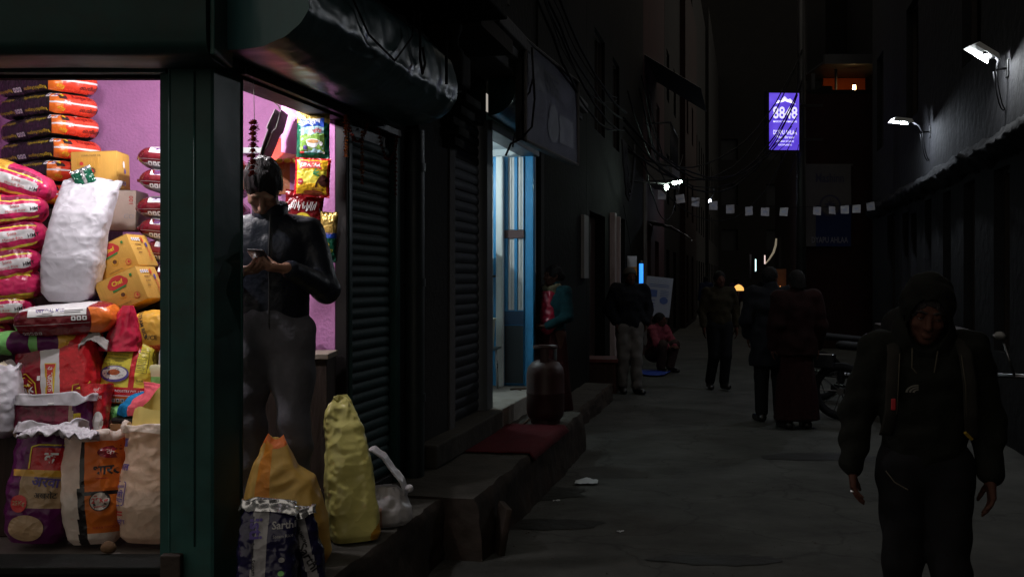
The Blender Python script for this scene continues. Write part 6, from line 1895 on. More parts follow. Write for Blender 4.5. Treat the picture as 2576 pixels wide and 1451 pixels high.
# --- hooded young man walking in the front right
hx = at(2326, 700, 3.86)
def hood_extra(body, J, H, HM, HM4):
    S = SDF(np.array(J['hd']) - .27, np.array(J['hd']) + .27, .006)
    S.ell(H(0, .035, .040), (.112, .138, .142), HM4, .02).ell(H(0, .03, -.09), (.128, .125, .10), HM4, .05)
    S.cap(H(-.10, -.02, -.17), H(.10, -.02, -.17), .05, .05, .05)
    S.ell(H(0, -.13, -.02), (.083, .17, .115), HM4, .02, 'd')
    S.ell(H(0, .0, -.02), (.09, .11, .125), HM4, .02, 'd')
    S.folds(.003, 40, 1.3)
    S.build('hood', HOODC, body)
    for sg in (-1, 1):
        MB().tube([H(.05 * sg, -.085, -.125), H(.045 * sg, -.115, -.20), H(.02 * sg + .02, -.13, -.245), H(.0, -.135, -.26)], .0035, 6).build('drawstring', mat('pale_cord', (.045, .04, .03), rough=.9, var=0), body, smooth=True)
        a = [V3(.135 * sg, -.02, 1.475), V3(.14 * sg, -.115, 1.40), V3(.15 * sg, -.150, 1.28), V3(.155 * sg, -.145, 1.15), V3(.17 * sg, -.09, 1.05)]
        P = a
        sheet('backpack_strap', (lambda P: lambda u, v: P[min(int(u * 4), 3)].lerp(P[min(int(u * 4), 3) + 1], u * 4 - min(int(u * 4), 3)) + V3((v - .5) * .055, -.008 * math.sin(PI * v), 0))(P), 24, 6, mat('dark_webbing', (.014, .013, .011), rough=.9, var=.2), .006, parent=body)
        MB().tube([p + V3(-.02 * sg, -.016, 0) for p in P[1:4]], .0022, 6).build('piping', mat('pale_cord', (.045, .04, .03), rough=.9, var=0), body, smooth=True)
    mb = MB()
    for k in range(3):
        for i in range(5): 
            a0 = PI / 2 + PI / 2 * i / 5; a1 = PI / 2 + PI / 2 * (i + 1) / 5
            r0, r1 = .012 + .011 * k, .019 + .011 * k
            mb.add([(-.055 + 1.0 * r * math.cos(a) * 1.25, -.187, 1.245 + r * math.sin(a) * .8) for r, a in ((r0, a0), (r1, a0), (r1, a1), (r0, a1))], [(0, 1, 2, 3)])
    mb.build('chest_emblem', mat('grey_print_emblem', (.10, .095, .085), rough=.8, var=0), body)
    MB().box(-.158, -.138, -.158, -.135, 1.165, 1.215, 0, .005).build('strap_tag', mat('red_tag', (.25, .01, .015), rough=.6, emit=0), body)
    MB().tube([V3(.125, -.178, 1.085), V3(.155, -.160, 1.055)], .007, 6).build('zip_pull', mat('yellow_cord', (.20, .13, .01), rough=.7, var=0), body)
    MB().tube([V3(-.17, -.09, .90), V3(-.14, -.13, .86), V3(-.09, -.155, .835)], .003, 6).build('hem_piping', mat('pale_cord', (.045, .04, .03), rough=.9, var=0), body)
    MB().lathe([(.0100, -.003), (.0115, 0), (.0100, .003)], 12, 0, tuple(J['wrR'] + V3(.0, -.025, -.10))).build('finger_ring', M_STEEL, body)
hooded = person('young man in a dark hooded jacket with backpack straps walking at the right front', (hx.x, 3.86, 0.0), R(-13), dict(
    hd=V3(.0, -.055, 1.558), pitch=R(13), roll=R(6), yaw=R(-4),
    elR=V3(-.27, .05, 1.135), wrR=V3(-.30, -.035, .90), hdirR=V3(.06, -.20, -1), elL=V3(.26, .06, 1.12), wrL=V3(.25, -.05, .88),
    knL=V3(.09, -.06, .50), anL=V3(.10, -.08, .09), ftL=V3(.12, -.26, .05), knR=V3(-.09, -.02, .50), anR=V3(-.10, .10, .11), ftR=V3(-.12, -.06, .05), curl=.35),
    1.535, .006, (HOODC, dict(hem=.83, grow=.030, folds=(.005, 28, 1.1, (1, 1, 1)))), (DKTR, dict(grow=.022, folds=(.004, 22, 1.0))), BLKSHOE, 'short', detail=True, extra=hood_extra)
bp = thing('backpack', 'dark backpack on the back of the hooded young man', 'backpack', hooded.location, hooded.rotation_euler)
S = SDF((-.3, .0, .8), (.3, .45, 1.6), .014)
S.cap((0, .235, 1.05), (0, .235, 1.33), .13, .12, .05, (1.15, .75, 1)).cap((0, .33, 1.02), (0, .33, 1.15), .08, .075, .03, (1.2, .6, 1)).folds(.003, 30, 2.0)
S.build('pack', mat('dark_nylon', (.006, .006, .006), rough=.8, bump=.3, bs=30), bp)

# --- people down the street
def ground_at(px, py): return gp(px, py)
x, y = gp(1810, 979)
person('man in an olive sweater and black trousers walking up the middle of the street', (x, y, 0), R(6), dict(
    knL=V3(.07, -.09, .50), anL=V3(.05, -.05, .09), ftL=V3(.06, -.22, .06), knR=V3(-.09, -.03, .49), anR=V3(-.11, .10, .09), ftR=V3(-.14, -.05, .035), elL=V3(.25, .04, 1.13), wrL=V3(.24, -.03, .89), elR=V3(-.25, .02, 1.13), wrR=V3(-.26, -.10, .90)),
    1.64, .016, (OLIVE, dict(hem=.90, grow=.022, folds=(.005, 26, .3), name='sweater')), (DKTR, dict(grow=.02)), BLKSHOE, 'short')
x, y = gp(1584, 990)
person('man in a knitted cap, dark jacket and pale trousers walking near the left shops', (x, y, 0), R(10), dict(
    knL=V3(.08, -.05, .50), anL=V3(.09, -.02, .09), knR=V3(-.09, .0, .5), anR=V3(-.08, .08, .10), ftR=V3(-.1, -.08, .04), elL=V3(.27, .06, 1.15), wrL=V3(.20, -.05, .97), elR=V3(-.27, .06, 1.15), wrR=V3(-.2, -.05, .97)),
    1.68, .016, (DARKJ, dict(hem=.86, grow=.045, folds=(.006, 24, .8))), (LIGHTTR, dict(grow=.024, folds=(.005, 22, 1.4))), BLKSHOE, 'short', cap=mat('dull_knitted_cap', (.07, .064, .055), rough=.95, bump=.5, bs=60))
x, y = gp(1938, 1060)
person('person in a long dark coat seen from behind walking beside the woman in red', (x, y, 0), R(176), dict(pitch=R(6), yaw=R(-35), elL=V3(.25, .0, 1.13), wrL=V3(.22, -.12, .95)),
    1.66, .016, (DARKJ, dict(hem=.62, grow=.045, folds=(.006, 20, .2), name='coat')), (DKTR, dict(grow=.02)), BLKSHOE, 'short')
x, y = gp(2004, 1078)
person('woman in a long dark red dress and shawl seen from behind', (x, y, 0), R(184), dict(pitch=R(4)), 1.62, .016, (MAROONC, dict(hem=.80, grow=.05, folds=(.006, 20, 1.9), name='shawl')), None, BLKSHOE, 'long', skirt=(mat('dark_red_patterned_cloth', (.016, .0045, .005), rough=.95, var=.5, vs=30, bump=.3, bs=25), dict(z=.10, r=.24)))
wq = fw(fu(1392, 0.16), 0.16)
TEAL = mat('teal_cardigan', (.005, .026, .032), rough=.9, var=.15, bump=.3, bs=40)
CRIM = mat('crimson_silk', (.24, .006, .024), rough=.35, var=.15, vs=20, bump=.4, bs=20)
def woman_extra(body, J, H, HM, HM4):
    S = SDF((-.25, -.3, .85), (.25, .1, 1.45), .014)
    S.cap((0, -.045, 1.36), (0, -.05, 1.02), .105, .125, .05, (1, .95, 1)).folds(.005, 40, 1.0)
    S.build('blouse_front', CRIM, body)
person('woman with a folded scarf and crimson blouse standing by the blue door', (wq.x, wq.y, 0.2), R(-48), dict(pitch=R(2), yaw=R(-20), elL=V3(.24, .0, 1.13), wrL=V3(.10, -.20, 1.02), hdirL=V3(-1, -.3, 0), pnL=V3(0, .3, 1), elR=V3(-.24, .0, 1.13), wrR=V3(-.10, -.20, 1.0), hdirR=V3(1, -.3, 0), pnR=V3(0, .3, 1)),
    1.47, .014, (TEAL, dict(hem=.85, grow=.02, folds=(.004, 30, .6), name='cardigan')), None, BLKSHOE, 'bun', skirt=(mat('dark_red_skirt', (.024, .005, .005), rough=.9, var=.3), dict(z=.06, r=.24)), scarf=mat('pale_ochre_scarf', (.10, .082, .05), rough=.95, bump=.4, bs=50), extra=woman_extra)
x, y = gp(1652, 934)
sit = dict(pel=V3(0, .05, .32), ch=V3(0, -.02, .58), nk=V3(0, -.06, .78), hd=V3(0, -.09, .90), shL=V3(.15, -.05, .73), shR=V3(-.15, -.05, .73), elL=V3(.20, -.20, .50), elR=V3(-.20, -.20, .50), wrL=V3(.08, -.36, .45), wrR=V3(-.08, -.36, .45),
           hdirL=V3(-.5, -1, 0), hdirR=V3(.5, -1, 0), pnL=V3(0, 0, -1), pnR=V3(0, 0, -1), hpL=V3(.09, .04, .30), hpR=V3(-.09, .04, .30), knL=V3(.14, -.30, .48), knR=V3(-.14, -.30, .48), anL=V3(.11, -.22, .09), anR=V3(-.11, -.22, .09), ftL=V3(.13, -.38, .035), ftR=V3(-.13, -.38, .035))
PINKC = mat('pink_shawl_cloth', (.15, .03, .043), rough=.95, var=.3, vs=18, bump=.4, bs=30)
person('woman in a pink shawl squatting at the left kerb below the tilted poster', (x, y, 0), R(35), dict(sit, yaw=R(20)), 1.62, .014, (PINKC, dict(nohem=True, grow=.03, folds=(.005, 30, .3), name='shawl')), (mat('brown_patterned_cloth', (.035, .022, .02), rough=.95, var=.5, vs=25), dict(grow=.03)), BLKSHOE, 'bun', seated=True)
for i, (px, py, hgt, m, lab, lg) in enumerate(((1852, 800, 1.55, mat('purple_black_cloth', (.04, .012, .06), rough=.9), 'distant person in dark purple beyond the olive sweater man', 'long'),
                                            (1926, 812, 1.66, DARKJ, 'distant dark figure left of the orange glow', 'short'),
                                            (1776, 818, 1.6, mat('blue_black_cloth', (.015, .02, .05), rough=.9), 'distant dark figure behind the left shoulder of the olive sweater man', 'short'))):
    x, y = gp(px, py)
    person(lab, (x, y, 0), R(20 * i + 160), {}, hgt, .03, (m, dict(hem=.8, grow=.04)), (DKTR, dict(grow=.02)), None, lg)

# ------------------------------------------------------------------ street lamps on the right wall
M_LAMP = mat('lit_lamp_bulb', (.9, .95, 1), emit=1700.0, ecol=(0.92, 0.96, 1.0), var=0)
M_LAMPB = mat('lit_blue_lamp_bulb', (.9, .95, 1), emit=2000.0, ecol=(0.80, 0.88, 1.0), var=0)
M_SHADE = mat('white_enamel_shade', (.45, .46, .45), rough=.4, var=.08)
def wall_lamp(label, u, w, z, yaw, tilt, m):
    """bulb under a tilted tin shade on an arm; w is measured from the right wall towards the street"""
    p = Vector((RB0.x - w * CT + u * ST, RB0.y + w * ST + u * CT, z))
    t = thing('street_lamp', label, 'street lamp', p, (0, 0, -TH), 'lamps on the right wall')
    Ms = Matrix.Rotation(yaw, 4, 'Z') @ Matrix.Rotation(tilt, 4, 'Y') @ Matrix.Scale(0.66, 4)
    sh = MB()
    sh.box(-.20, .13, -.11, .11, .060, .066, 0, 0, Ms)
    for y0, y1 in ((-.118, -.11), (.11, .118)):
        vs = [(-.20, y0, .066), (.13, y0, .066), (.17, y0 * 1.3, -.02), (-.25, y0 * 1.3, -.02), (-.20, y1, .066), (.13, y1, .066), (.17, y1 * 1.3, -.02), (-.25, y1 * 1.3, -.02)]
        sh.add([(Ms @ Vector(v))[:] for v in vs], [(0, 1, 2, 3), (4, 7, 6, 5), (0, 4, 5, 1), (1, 5, 6, 2), (2, 6, 7, 3), (3, 7, 4, 0)])
    sh.build('shade', M_SHADE, t)
    bc = Ms @ Vector((.02, 0, 0.012))
    def half(lo, hi, r):
        return lambda a, b: bc + Vector((r * math.sin(lo + (hi - lo) * b) * math.cos(2 * PI * a), r * math.sin(lo + (hi - lo) * b) * math.sin(2 * PI * a), r * math.cos(lo + (hi - lo) * b)))
    MB().grid(half(PI * .52, PI, .032), 18, 7, 0, True).build('bulb', m, t, smooth=True)
    MB().grid(half(0.02, PI * .56, .0335), 18, 7, 0, True).build('bulb_light_stop', M_DARKIRON, t, smooth=True)  # opaque upper half added to keep the bulb's light off the shade
    MB().tube([Ms @ Vector((.07, 0, .012)), Ms @ Vector((.13, 0, .03))], .022, 10).build('socket', M_DARKIRON, t, smooth=True)
    arm = [Ms @ Vector((.13, 0, .05)), Vector((w * .6, 0, -.06)), Vector((w - .10, 0, -.14)), Vector((w + .02, 0, -.14))]
    MB().tube(arm, .012, 8).build('arm', M_CABLEG, t, smooth=True)
    MB().box(w - .012, w + .001, -.05, .05, -.22, -.06, 0, .003).build('wall_plate', M_DARKIRON, t)
    MB().tube(droop(Vector((w - .1, 0, -.14)), Vector((w, .1, -.5)), .08) + droop(Vector((w, .1, -.5)), Vector((w - .12, .02, -.16)), .12), .006, 6).build('wire', M_CABLE, t, smooth=True)
    return t
L1u = (9.0 + 6.0) / CT
wall_lamp('street lamp with a tilted white shade, nearer and higher in view on the right wall', (9.2 + 6.0) / CT, 0.20, 3.63, R(20), R(28), M_LAMP)
wall_lamp('bluish white street lamp on a thin arm further along the right wall', (13.1 + 6.0) / CT, 0.34, 3.62, R(15), R(6), M_LAMPB)
# bulbs on the left side
q = at(1686, 466, 16.6)
t = thing('street_lamp', 'pair of small greenish bulbs on an arm under the pink balcony house', 'street lamp', q, (0, 0, -TH))
M_GRB = mat('lit_greenish_bulb', (.8, 1, .9), emit=90.0, ecol=(.78, 1.0, .86), var=0)
MB().sphere((-.06, 0, -.03), (.035, .035, .05), 10).build('bulb', M_GRB, t, smooth=True)
MB().tube([(.04, 0, .03), (.20, 0, .06)], .026, 10).build('tube', M_GRB, t, smooth=True)
MB().tube([(-.06, 0, .03), (.0, 0, .05), (.04, 0, .03)], .012, 6).tube([(-.06, 0, .03), (-.9, .1, .1)], .012, 6).build('arm', M_DARKIRON, t, smooth=True)
q = at(1786, 505, 24.0)
t = thing('street_lamp', 'tiny bluish lamp hanging behind the row of paper flags', 'street lamp', q)
MB().sphere((0, 0, 0), .035, 8).build('bulb', mat('lit_small_bulb', (1, 1, 1), emit=380.0, ecol=(.7, .8, 1), var=0), t, smooth=True)
MB().tube([(0, 0, .03), (.1, 0, .2), (.1, 0, .3)], .012, 6).build('arm', M_DARKIRON, t)

# lit sign box
SY = 19.0
a, b = at(1933, 378, SY), at(2010, 235, SY)
sg = thing('sign_box', 'glowing violet lightbox sign with white mountains and the number 8848', 'sign', ((a.x + b.x) / 2, SY, a.z), (0, 0, R(4)))
w2, hh = (b.x - a.x) / 2, b.z - a.z
M_VIO = bpy.data.materials.new('lit_violet_sign'); M_VIO.use_nodes = True
nt = M_VIO.node_tree; bb = nt.nodes['Principled BSDF']
bb.inputs['Base Color'].default_value = (.12, .08, .5, 1)
tcn = nt.nodes.new('ShaderNodeTexCoord'); nn = nt.nodes.new('ShaderNodeTexNoise'); nn.inputs['Scale'].default_value = 2.2
cr = nt.nodes.new('ShaderNodeValToRGB'); cr.color_ramp.elements[0].position = .35; cr.color_ramp.elements[1].position = .7
cr.color_ramp.elements[0].color = (.075, .032, .60, 1); cr.color_ramp.elements[1].color = (.20, .12, .95, 1)
nt.links.new(tcn.outputs['Object'], nn.inputs['Vector']); nt.links.new(nn.outputs['Fac'], cr.inputs['Fac']); nt.links.new(cr.outputs['Color'], bb.inputs['Emission Color'])
bb.inputs['Emission Strength'].default_value = 0.9
M_SWH = mat('lit_white_lettering', (.9, .9, 1), emit=1.1, ecol=(.78, .74, 1.0), var=0)
pn = MB().box(-w2, w2, -.02, .12, 0, hh).build('lit_panel', M_VIO, sg)
fr = MB()
fr.box(-w2 - .04, -w2 - .001, -.03, .15, -.04, hh + .04).box(w2 + .001, w2 + .04, -.03, .15, -.04, hh + .04).box(-w2, w2, -.03, .15, hh + .001, hh + .04).box(-w2, w2, -.03, .15, -.04, -.001)
fr.box(w2 + .041, w2 + .5, .04, .08, .2, .24).box(w2 + .041, w2 + .5, .04, .08, hh - .24, hh - .2)
fr.build('frame', M_DARKIRON, sg)
p = Print(pn, 'front', .003)
p.poly([(-.20, hh * .80), (-.12, hh * .87), (-.09, hh * .85), (0.01, hh * .945), (.06, hh * .90), (.09, hh * .885), (.12, hh * .905), (.23, hh * .80), (.17, hh * .83), (.12, hh * .865), (.09, hh * .84), (.04, hh * .87), (0.01, hh * .90), (-.04, hh * .84), (-.10, hh * .82), (-.13, hh * .835)], M_SWH, 1)
p.text('8848', .02, hh * .655, .48, M_SWH, 0, .02, 1.3)
p.text('MADE IN THE HIMALAYAS', .02, hh * .50, .46, M_SWH, 0, .02, 1.3)
p.text('DYAPU AHLAA', .02, hh * .31, .46, M_SWH, 0, .03, 1.7)
p.text('The Brew', .02, hh * .225, .36, M_SWH, 0, .01, .8)
p.text('DURBAR SQUARE', .02, hh * .15, .34, M_SWH, 0, .02, 1.1)
p.text('KATHMANDU', .02, hh * .09, .26, M_SWH, 0, .02, 1.1)
p.done('lettering')
rg = random.Random(2)
pole = at(2016, 700, SY + .35)
po = thing('utility_pole', 'dark utility pole rising beside the violet sign', 'pole', (pole.x, SY + .35, 0))
MB().lathe([(.10, 0), (.085, 4), (.07, 8.5)], 14).build('shaft', M_DARKIRON, po, smooth=True)
MB().box(-.6, .6, -.04, .04, 7.4, 7.48).build('cross_arm', M_DARKIRON, po)
for k in range(5): MB().lathe([(.02, 0), (.035, .03), (.02, .06), (.035, .09), (.01, .12)], 8, 0, (-.5 + .25 * k, 0, 7.48)).build('insulator', M_CABLEG, po)
for i in range(6):
    s0 = Vector((pole.x - .05, SY + .2, 4.2 + rg.uniform(-.3, .5))); 
    e0 = Vector((b.x - rg.uniform(.3, 1.4), SY - .25 - rg.uniform(0, 1.5), rg.uniform(2.9, 4.2)))
    MB().tube(droop(s0, e0, rg.uniform(.05, .2)), .006, 5).build('cable', M_CABLE, None, smooth=True, label='thin wire fanning out from the pole in front of the violet sign', cat='cable', group='wires crossing the violet sign')

# banner on the dark red house
bn = thing('hanging_banner', 'large pale and blue banner hanging on the dark red house', 'banner', at(2081, 620, 21.92))
bw, bh = (2140 - 2022) / F * 21.92 / 2, 205 / F * 21.92
bp_ = MB().grid(lambda u, v: (-bw + 2 * bw * u, -.03 + .015 * math.sin(v * 9), bh * v), 12, 24, lambda u, v: 1 if (v < .5 and u > .24) else 0).build('cloth', [mat('grey_banner', (.06, .057, .057), rough=.8, var=.1), mat('blue_banner', (.01, .016, .055), rough=.8, var=.1)], bn)
M_BINKD = mat('dim_banner_ink', (.03, .03, .05), rough=.8, var=0); M_BLT = mat('dim_pale_ink', (.12, .12, .14), rough=.8, var=0)
p = Print(bp_, 'front', .004)
p.text('Mashinn', .05, bh * .84, .62, M_BINKD, 0, .02, 1.4)
p.poly(ell(.05, bh * .5, .24, .24, 24), M_BINKD, 2); p.poly(ell(.05, bh * .5, .20, .20, 24), mat('grey_banner', (.06, .057, .057)), 2); p.poly(star(.05, bh * .5, .08, .15, 10), M_BINKD, 1)
p.text('DYAPU AHLAA', .05, bh * .08, .8, M_BLT, 0, .02, 1.5); p.done('lettering')
MB().tube([(-bw - .05, 0, bh), (bw + .05, 0, bh)], .02, 8).build('rod', M_DARKIRON, bn)

# violet lit flex board on the left
Lq, Rq = at(1319, 353, 7.5), at(1451, 415, 9.13)
d = (Rq - Lq); d.z = 0
brd = thing('signboard', 'framed pale flex signboard leaning out over the street above the blue door', 'signboard', Lq, (R(0), 0, math.atan2(d.y, d.x)))
bl_ = d.length; bz = 0.76
FLEX = mat('pale_flex_board', (.022, .019, .042), rough=.5, var=.2, vs=2.0, bump=.2, bs=300, spec=.12)
pb_ = MB().grid(lambda u, v: (bl_ * u, .0 + .012 * nz((u * 3, v * 2, 0), 2, 2), bz * v), 40, 20).build('flex_sheet', FLEX, brd)
MB().box(0, bl_, .02, .07, 0, bz).build('backing', M_DARKIRON, brd)
MB().tube([(0, -.01, 0), (bl_, -.01, 0), (bl_, -.01, bz), (0, -.01, bz), (0, -.01, 0)], .014, 6).build('frame', M_PALE, brd)
MB().tube([(.1, .05, bz), (.1, .8, bz + .3)], .012, 6).tube([(bl_ - .1, .05, bz), (bl_ - .1, .8, bz + .3)], .012, 6).build('stay_rod', M_DARKIRON, brd)
p = Print(pb_, 'front', .004)
M_FD1, M_FD2 = mat('dark_flex_ink', (.008, .007, .012), rough=.5, var=.2, spec=.2), mat('mid_flex_ink', (.014, .012, .024), rough=.5, var=.2, spec=.2)
p.poly(rrect(.08, .55, .45, .68, 0, 1, 5), M_FD2, 2); p.poly(rrect(1.05, 1.55, .12, .36, 0, 1, 5), M_FD2, 2); p.poly(ell(.85, .25, .18, .16, 16), M_FD1, 2)
p.text('पसल', .8, .56, .5, M_FD1, 0, .02); p.done('print')
pk = fw(fu(1276, .35), .35); 
MB().box(-.05, .05, -.002, .004, 0, .22).build('sticker', FLEX, None, at(1273, 135, 7.3), (0, 0, math.atan2(d.y, d.x)), label='small pale sticker plate on the dark wall left of the flex signboard', cat='sticker')

# paper flags
FM = mat('white_paper_flag', (.42, .41, .45), rough=.8, bump=.3, bs=12, var=.1)
FM2 = mat('printed_blue_ink', (.35, .38, .5), rough=.8, var=0)
fl = thing('flag_string', 'string of small square white paper flags sagging across the street', 'bunting', at(1640, 478, 15.5))
fp = [(1666, 490), (1710, 501), (1750, 508), (1795, 517), (1837, 526), (1884, 531), (1925, 533), (1973, 533), (2056, 531), (2093, 530), (2125, 528), (2155, 526), (2189, 520)]
def fdep(px): return 15.5 + (px - 1640) / 560 * 1.6
line_ = [at(1640, 470, 15.5)] + [at(px, py - 11, fdep(px)) for px, py in fp] + [at(2215, 500, fdep(2215))]
MB().tube([q - fl.location for q in line_], .004, 5).build('string', M_CABLE, fl, smooth=True)
rg = random.Random(12)
fm0 = None
for i, (px, py) in enumerate(fp):
    q = at(px, py - 11, fdep(px)) - fl.location
    if i < 4:
        sd = i * 3
        g = MB().grid(lambda u, v: (.066 * (2 * u - 1), .02 * math.sin(u * 3 + sd) * (1 - v) + .012 * nz((u * 3, v * 3, sd), 1.3), -.14 * (1 - v)), 8, 8, lambda u, v: 1 if abs(v - .5) < .12 and .3 < u < .7 else 0)
        fm0 = (fm0 or []) + [g.mesh('flag', [FM, FM2], True)]
    obj('flag', fm0[i % 4], fl, q, (R(rg.uniform(-14, 14)), R(rg.uniform(-8, 8)), R(rg.uniform(-25, 25))))

# tilted poster board, tarp, stall, cylinder, mat
q = at(1650, 795, 16.6)
pb2 = thing('poster_board', 'tilted pale blue poster board leaning above the squatting woman', 'poster board', q, (R(-8), R(6), R(-10)))
bdp = MB().box(-.22, .22, 0, .02, 0, .66).build('board', mat('pale_blue_poster', (.24, .25, .31), rough=.6, var=.1, vs=4), pb2)
p = Print(bdp, 'front', .003)
INKP = mat('poster_blue_ink', (.05, .08, .22), rough=.6, var=0)
p.text('NOTICE', 0, .60, .34, mat('poster_grey_ink', (.25, .27, .36), var=0), 0, .02)
for z in (.53, .50): p.line([(-.17, z), (.17, z)], .010, INKP)
p.poly(rrect(-.17, -.02, .32, .44, 0, 1, 4), INKP, 2); p.poly(ell(.10, .27, .07, .06, 12), INKP, 2)
for i in range(4): p.line([(.03, .43 - .03 * i), (.17, .43 - .03 * i)], .008, INKP)
for i in range(3): p.line([(-.17, .26 - .05 * i), (-.04, .26 - .05 * i)], .012, INKP)
p.done('print')
MB().box(-.2, -.16, .021, .05, -.86, .5).box(.16, .2, .021, .05, -.86, .5).build('prop', M_WOODD, pb2)
x, y = gp(1640, 940)
on_ground('tarp', [(x + .3 * math.cos(t) * (1 + .2 * math.sin(3 * t)), y + .5 * math.sin(t)) for t in [2 * PI * i / 16 for i in range(16)]], mat('bright_blue_tarp', (.02, .05, .30), rough=.5, bump=.6, bs=8), .03, label='blue plastic tarp spread on the ground by the squatting woman', cat='tarp')
M_BLUT = mat('lit_blue_tube', (.1, .3, 1), emit=1.6, ecol=(.03, .25, 1.0), var=0)
q = at(1613, 740, 16.9)
t = thing('light_tube', 'blue glowing tube standing upright by the left shop fronts', 'light', q)
MB().tube([(0, 0, 0), (0, 0, .52)], .035, 10).build('tube', M_BLUT, t, smooth=True); MB().tube([(0, 0, -1.25), (0, 0, -.002)], .02, 8).build('stand', M_DARKIRON, t); MB().lathe([(.03, 0), (.04, .03), (.02, .05)], 10, 0, (0, 0, .521)).build('end_cap', M_DARKIRON, t)
q = at(1590, 668, 14.6)
packet('snack_packet', .15, .28, .06, [mat('clear_film', (.40, .42, .46), rough=.3, var=.1), mat('orange_snack', (.45, .20, .03), rough=.6, var=.3, vs=20)], lambda x, z: 1 if z < -.01 else 0, 3, 14, 16, None, q, (0, 0, R(10)), label='hanging clear packet of orange snacks above the man in the cap', cat='packet')
MB().tube([q + Vector((0, 0, .14)), q + Vector((-.1, .2, .9))], .004, 5).build('string', M_CABLE, None, label='string holding the clear snack packet', cat='string')
# cooking gas cylinder
gq = fw(fu(1372, .40), .40)
gzz = STEP + .02
gc = thing('gas_cylinder', 'scuffed red cooking gas cylinder standing at the end of the pavement step', 'gas cylinder', (gq.x, gq.y, gzz))
M_GAS = mat('scuffed_red_paint', (.035, .007, .0055), rough=.5, dirt=(.022, .015, .013), dirt_amt=.7, dirt_s=6, bump=.15, bs=20)
MB().lathe([(.13, .035), (.150, .06), (.158, .11), (.158, .24), (.160, .245), (.160, .255), (.158, .26), (.158, .40), (.148, .455), (.115, .50), (.06, .525), (.035, .53)], 32).build('tank', M_GAS, gc, smooth=40)
MB().lathe([(.115, 0), (.122, 0), (.122, .045), (.115, .045), (.115, 0)], 28).build('foot_ring', M_GAS, gc, smooth=40)
MB().lathe([(.03, .53), (.03, .56), (.018, .565), (.018, .60), (.028, .602), (.028, .615), (.01, .62)], 14).build('valve', mat('brass', (.4, .28, .1), rough=.4, metal=1), gc, smooth=40)
hr = MB().lathe([(.092, .625), (.10, .618), (.104, .63), (.10, .642), (.092, .635), (.092, .625)], 28)
for k in range(3):
    an = 2 * PI * k / 3 + .4
    def leg_fn(u, v, an=an):
        a2 = an + (u - .5) * .75
        return (.098 * math.cos(a2), .098 * math.sin(a2), .49 + .135 * v)
    hr.grid(leg_fn, 6, 2)
hr.build('guard_ring', M_GAS, gc, smooth=30)
u0m, u1m = fu(1340, .35) - 1.35, fu(1372, .4) - .28
def mat_fn(a, b):
    return (.10 + .52 * b, u0m + .1 + (u1m - u0m) * a + .05 * b, STEP + .022 + .006 * nz((a * 5, b * 4, 0), 1.5, 4) - (0.05 * max(0, b - .93) / .07))
sheet('door_mat', mat_fn, 30, 14, mat('faded_red_mat', (.075, .009, .013), rough=.95, bump=.5, bs=80, var=.2), .006, loc=P0, rot=FR, label='faded red mat laid on the pavement step below the blue door', cat='mat')
# kitchen things inside the blue doored shop
kq = fw(u4 - .42, -.42, FB)
st = thing('metal_stool', 'steel legged stand inside the blue door', 'stand', kq, FR)
for sx in (-.14, .14):
    for sy in (-.14, .14): MB().tube([(sx, sy, 0), (sx * .9, sy * .9, .38)], .012, 8).build('leg', M_STEEL, st, smooth=True)
MB().box(-.17, .17, -.17, .17, .381, .40, 0, .004).build('top', M_STEEL, st)
MB().lathe([(.13, 0), (.15, .25), (.16, .27), (.15, .275), (.142, .25), (.12, .02), (.01, .015)], 24).build('bucket', mat('cream_plastic', (.62, .62, .50), rough=.4), None, kq + Vector((0, 0, .402)), smooth=40, label='cream plastic bucket on the steel stand inside the blue door', cat='bucket')
sh2 = fw(u4 - .40, -.50, FB + 1.08)
MB().box(-.16, .14, -.16, .35, -.02, 0).build('wall_shelf', M_DARKIRON, None, sh2, FR, label='narrow dark shelf inside the blue door', cat='shelf')
MB().lathe([(.12, 0), (.13, .015), (.13, .22), (.138, .225), (.138, .235), (.12, .235), (.12, .01), (.01, .01)], 24).build('cooking_pot', M_STEEL, None, fw(u4 - .40, -.50, FB + 1.081), smooth=40, label='tall steel cooking pot on the shelf inside the blue door', cat='pot')
MB().lathe([(.11, 0), (.12, .015), (.12, .13), (.128, .135), (.11, .14), (.11, .01), (.01, .01)], 24).build('cooking_pot', M_STEEL, None, fw(u4 - .40, -.50, FB + 1.318), smooth=40, label='shorter dark steel pot stacked on the tall pot', cat='pot')
MB().tube(droop(fw(u4 - .5, .0, FB + .02), fw(fu(1372, .4) - .25, .12, STEP + .03), .0)[:1] + [fw(u4 - .5, -.1, FB + .02), fw(u4 - .3, .13, FB + .02), fw(u4 + .1, .2, STEP + .03), gq + Vector((-.2, -.15, .02 + STEP))], .010, 6).build('gas_hose', mat('rust_rubber', (.10, .06, .04), rough=.7, var=0), None, smooth=True, label='rubber gas hose trailing over the threshold of the blue door', cat='hose')
# red stall and crate beyond the cylinder
x, y = gp(1515, 985)
st = thing('low_stall', 'low dark red wooden stall beside the man in the cap', 'stall', (x, y, 0), FR)
MB().box(-.25, .25, -.3, .3, .42, .47, 0, .006).build('counter_top', mat('dark_red_paint', (.08, .011, .01), rough=.5, var=.2), st)
MB().box(-.22, .22, -.27, .27, 0, .418).build('cabinet', mat('brown_red_box', (.035, .013, .01), rough=.7, var=.3), st)
for k in range(4): MB().box(-.2 + .1 * k, -.12 + .1 * k, -.276, -.271, .06, .38).build('slat', M_WOODD, st)

